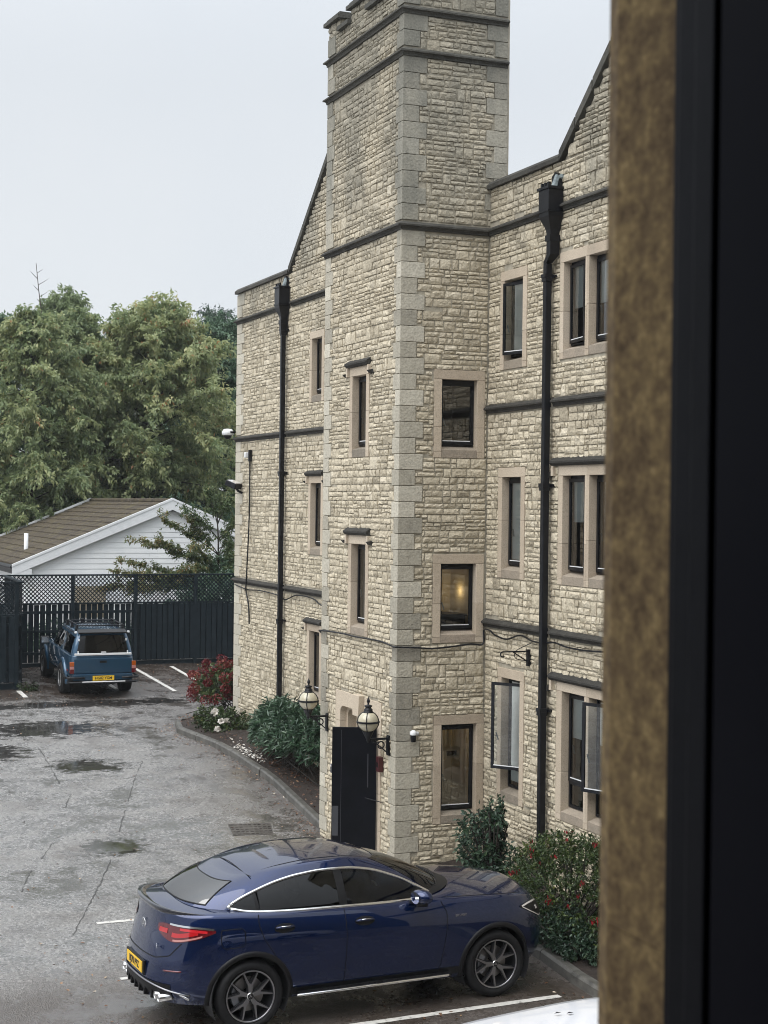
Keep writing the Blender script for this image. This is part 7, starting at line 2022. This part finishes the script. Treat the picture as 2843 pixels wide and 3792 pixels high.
# ------------------------------------------------------------------ the building one looks out of
jamb_m = mat('near_window_stone', rough=0.85, spec=0.2); t_ = NT(jamb_m)
jn = t_.math('ADD', t_.math('MULTIPLY', t_.noise(75, 4, 0.6), 0.55), t_.math('ADD', t_.math('MULTIPLY', t_.noise(190, 3, 0.6), 0.25), t_.math('MULTIPLY', t_.noise(9, 4, 0.6), 0.25)))
t_.col(t_.ramp(jn, [(0.38, (0.080, 0.052, 0.028)), (0.50, (0.160, 0.110, 0.058)), (0.60, (0.260, 0.185, 0.088)), (0.72, (0.46, 0.34, 0.17))])); t_.bump(jn, 0.4, 0.004)
OB = thing('viewing_building', 'stone wing and window opening the view is taken through, at the right edge', 'building', (20.5, -8, 0))
xo, xi = 19.89, 20.32
yj = CAM.y + 0.6215; yl = CAM.y - 1.5; zs, zl_ = 4.62, 6.6
OWm = noise_mat('darkened_stone_wall', (0.035, 0.032, 0.027), (0.075, 0.068, 0.055), 3, 0.9, 0.5)  # unseen wall face, colour darkened so the car's flank reflects less
m = M()
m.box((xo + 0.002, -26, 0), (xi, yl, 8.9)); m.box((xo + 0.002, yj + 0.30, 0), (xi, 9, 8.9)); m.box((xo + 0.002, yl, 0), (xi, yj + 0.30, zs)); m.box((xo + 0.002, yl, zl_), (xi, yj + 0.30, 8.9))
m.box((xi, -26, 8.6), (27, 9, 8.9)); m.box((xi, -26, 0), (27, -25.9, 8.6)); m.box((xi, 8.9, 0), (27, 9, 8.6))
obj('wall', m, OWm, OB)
m = M(); rx0, rx1, ry0, ry1, rz0, rz1 = xi + 0.001, 23.4, CAM.y - 2.4, CAM.y + 1.6, 3.9, 6.7
m.box((rx0, ry0, rz0), (rx1, ry0 + 0.05, rz1)); m.box((rx0, ry1, rz0), (rx1, ry1 + 0.05, rz1)); m.box((rx1, ry0, rz0), (rx1 + 0.05, ry1, rz1)); m.box((rx0, ry0, rz0 - 0.05), (rx1, ry1, rz0)); m.box((rx0, ry0, rz1), (rx1, ry1, rz1 + 0.05))
obj('room', m, MAT['interior_dark'], OB)
W = bpy.data.objects.new('window', None); C.objects.link(W); W.parent = OB
W['label'] = 'near window jamb, blurred, with dark frame and black curtain'
ch = 0.016
zj = [zs, 4.80, 5.072, 6.05, zl_]
for k in range(4):
    m = M(); e = 0.0003
    ring = [(xo, yj + 0.0105, zj[k] + e), (xo + 0.030, yj, zj[k] + e), (xo + 0.30, yj, zj[k] + e), (xo + 0.30, yj + 0.299, zj[k] + e), (xo, yj + 0.299, zj[k] + e)]
    m.prism(ring, (0, 0, zj[k+1] - zj[k] - 2 * e), 0.45 + 0.12 * (k % 2)); obj('jamb', m, jamb_m, W)
m = M(); m.box((xo - 0.02, yl, zs - 0.002), (xi, yj + 0.002, zs + 0.06)); obj('sill', m, jamb_m, W)
fx = 20.005
FRm = noise_mat('near_black_window_frame', (0.004, 0.0045, 0.007), (0.008, 0.009, 0.013), 6, 0.4, 0.05, spec=0.06)
m = M()
m.box((fx, yj - 0.004, zs + 0.06), (fx + 0.030, yj - 0.0005, zl_))
m.box((fx + 0.030, yj - 0.020, zs + 0.06), (fx + 0.052, yj - 0.0005, zl_))
m.box((fx + 0.052, yj - 0.014, zs + 0.06), (fx + 0.062, yj - 0.0005, zl_))
m.box((fx + 0.062, yj - 0.028, zs + 0.06), (fx + 0.085, yj - 0.0005, zl_))
obj('frame', m, FRm, W, bevel=0.0015)
m = M(); m.box((fx + 0.087, yj - 0.02, zs + 0.06), (fx + 0.30, yj - 0.0005, zl_)); obj('curtain', m, noise_mat('black_curtain', (0.010, 0.010, 0.014), (0.02, 0.02, 0.026), 4, 0.9), W)
m = M(); m.add([(fx + 0.090, yj - 0.026, zs + 0.06), (fx + 0.30, yj - 0.026, zs + 0.06), (fx + 0.30, yj - 0.026, zl_), (fx + 0.090, yj - 0.026, zl_)], [(0, 1, 2, 3)])
obj('pane', m, mat('flat_black_pane', (0.006, 0.0065, 0.011), 0.25, spec=0.03), W)  # near-black, hardly any gloss

# ------------------------------------------------------------------ rain haze
HAZE = 0.00035
hm = bpy.data.materials.new('rain_haze'); hm.use_nodes = True
hn = hm.node_tree.nodes; hn.clear()
pv = hn.new('ShaderNodeVolumePrincipled'); pv.inputs['Density'].default_value = HAZE; pv.inputs['Color'].default_value = (0.90, 0.94, 0.97, 1); pv.inputs['Anisotropy'].default_value = 0.0
ho = hn.new('ShaderNodeOutputMaterial'); hm.node_tree.links.new(pv.outputs[0], ho.inputs['Volume'])
m = M().box((-95, -60, -1.2), (40, 70, 19.0))
hz = obj('haze', m, hm); tag(hz, 'thin pale rain haze over the whole scene', 'haze', None, 'stuff')
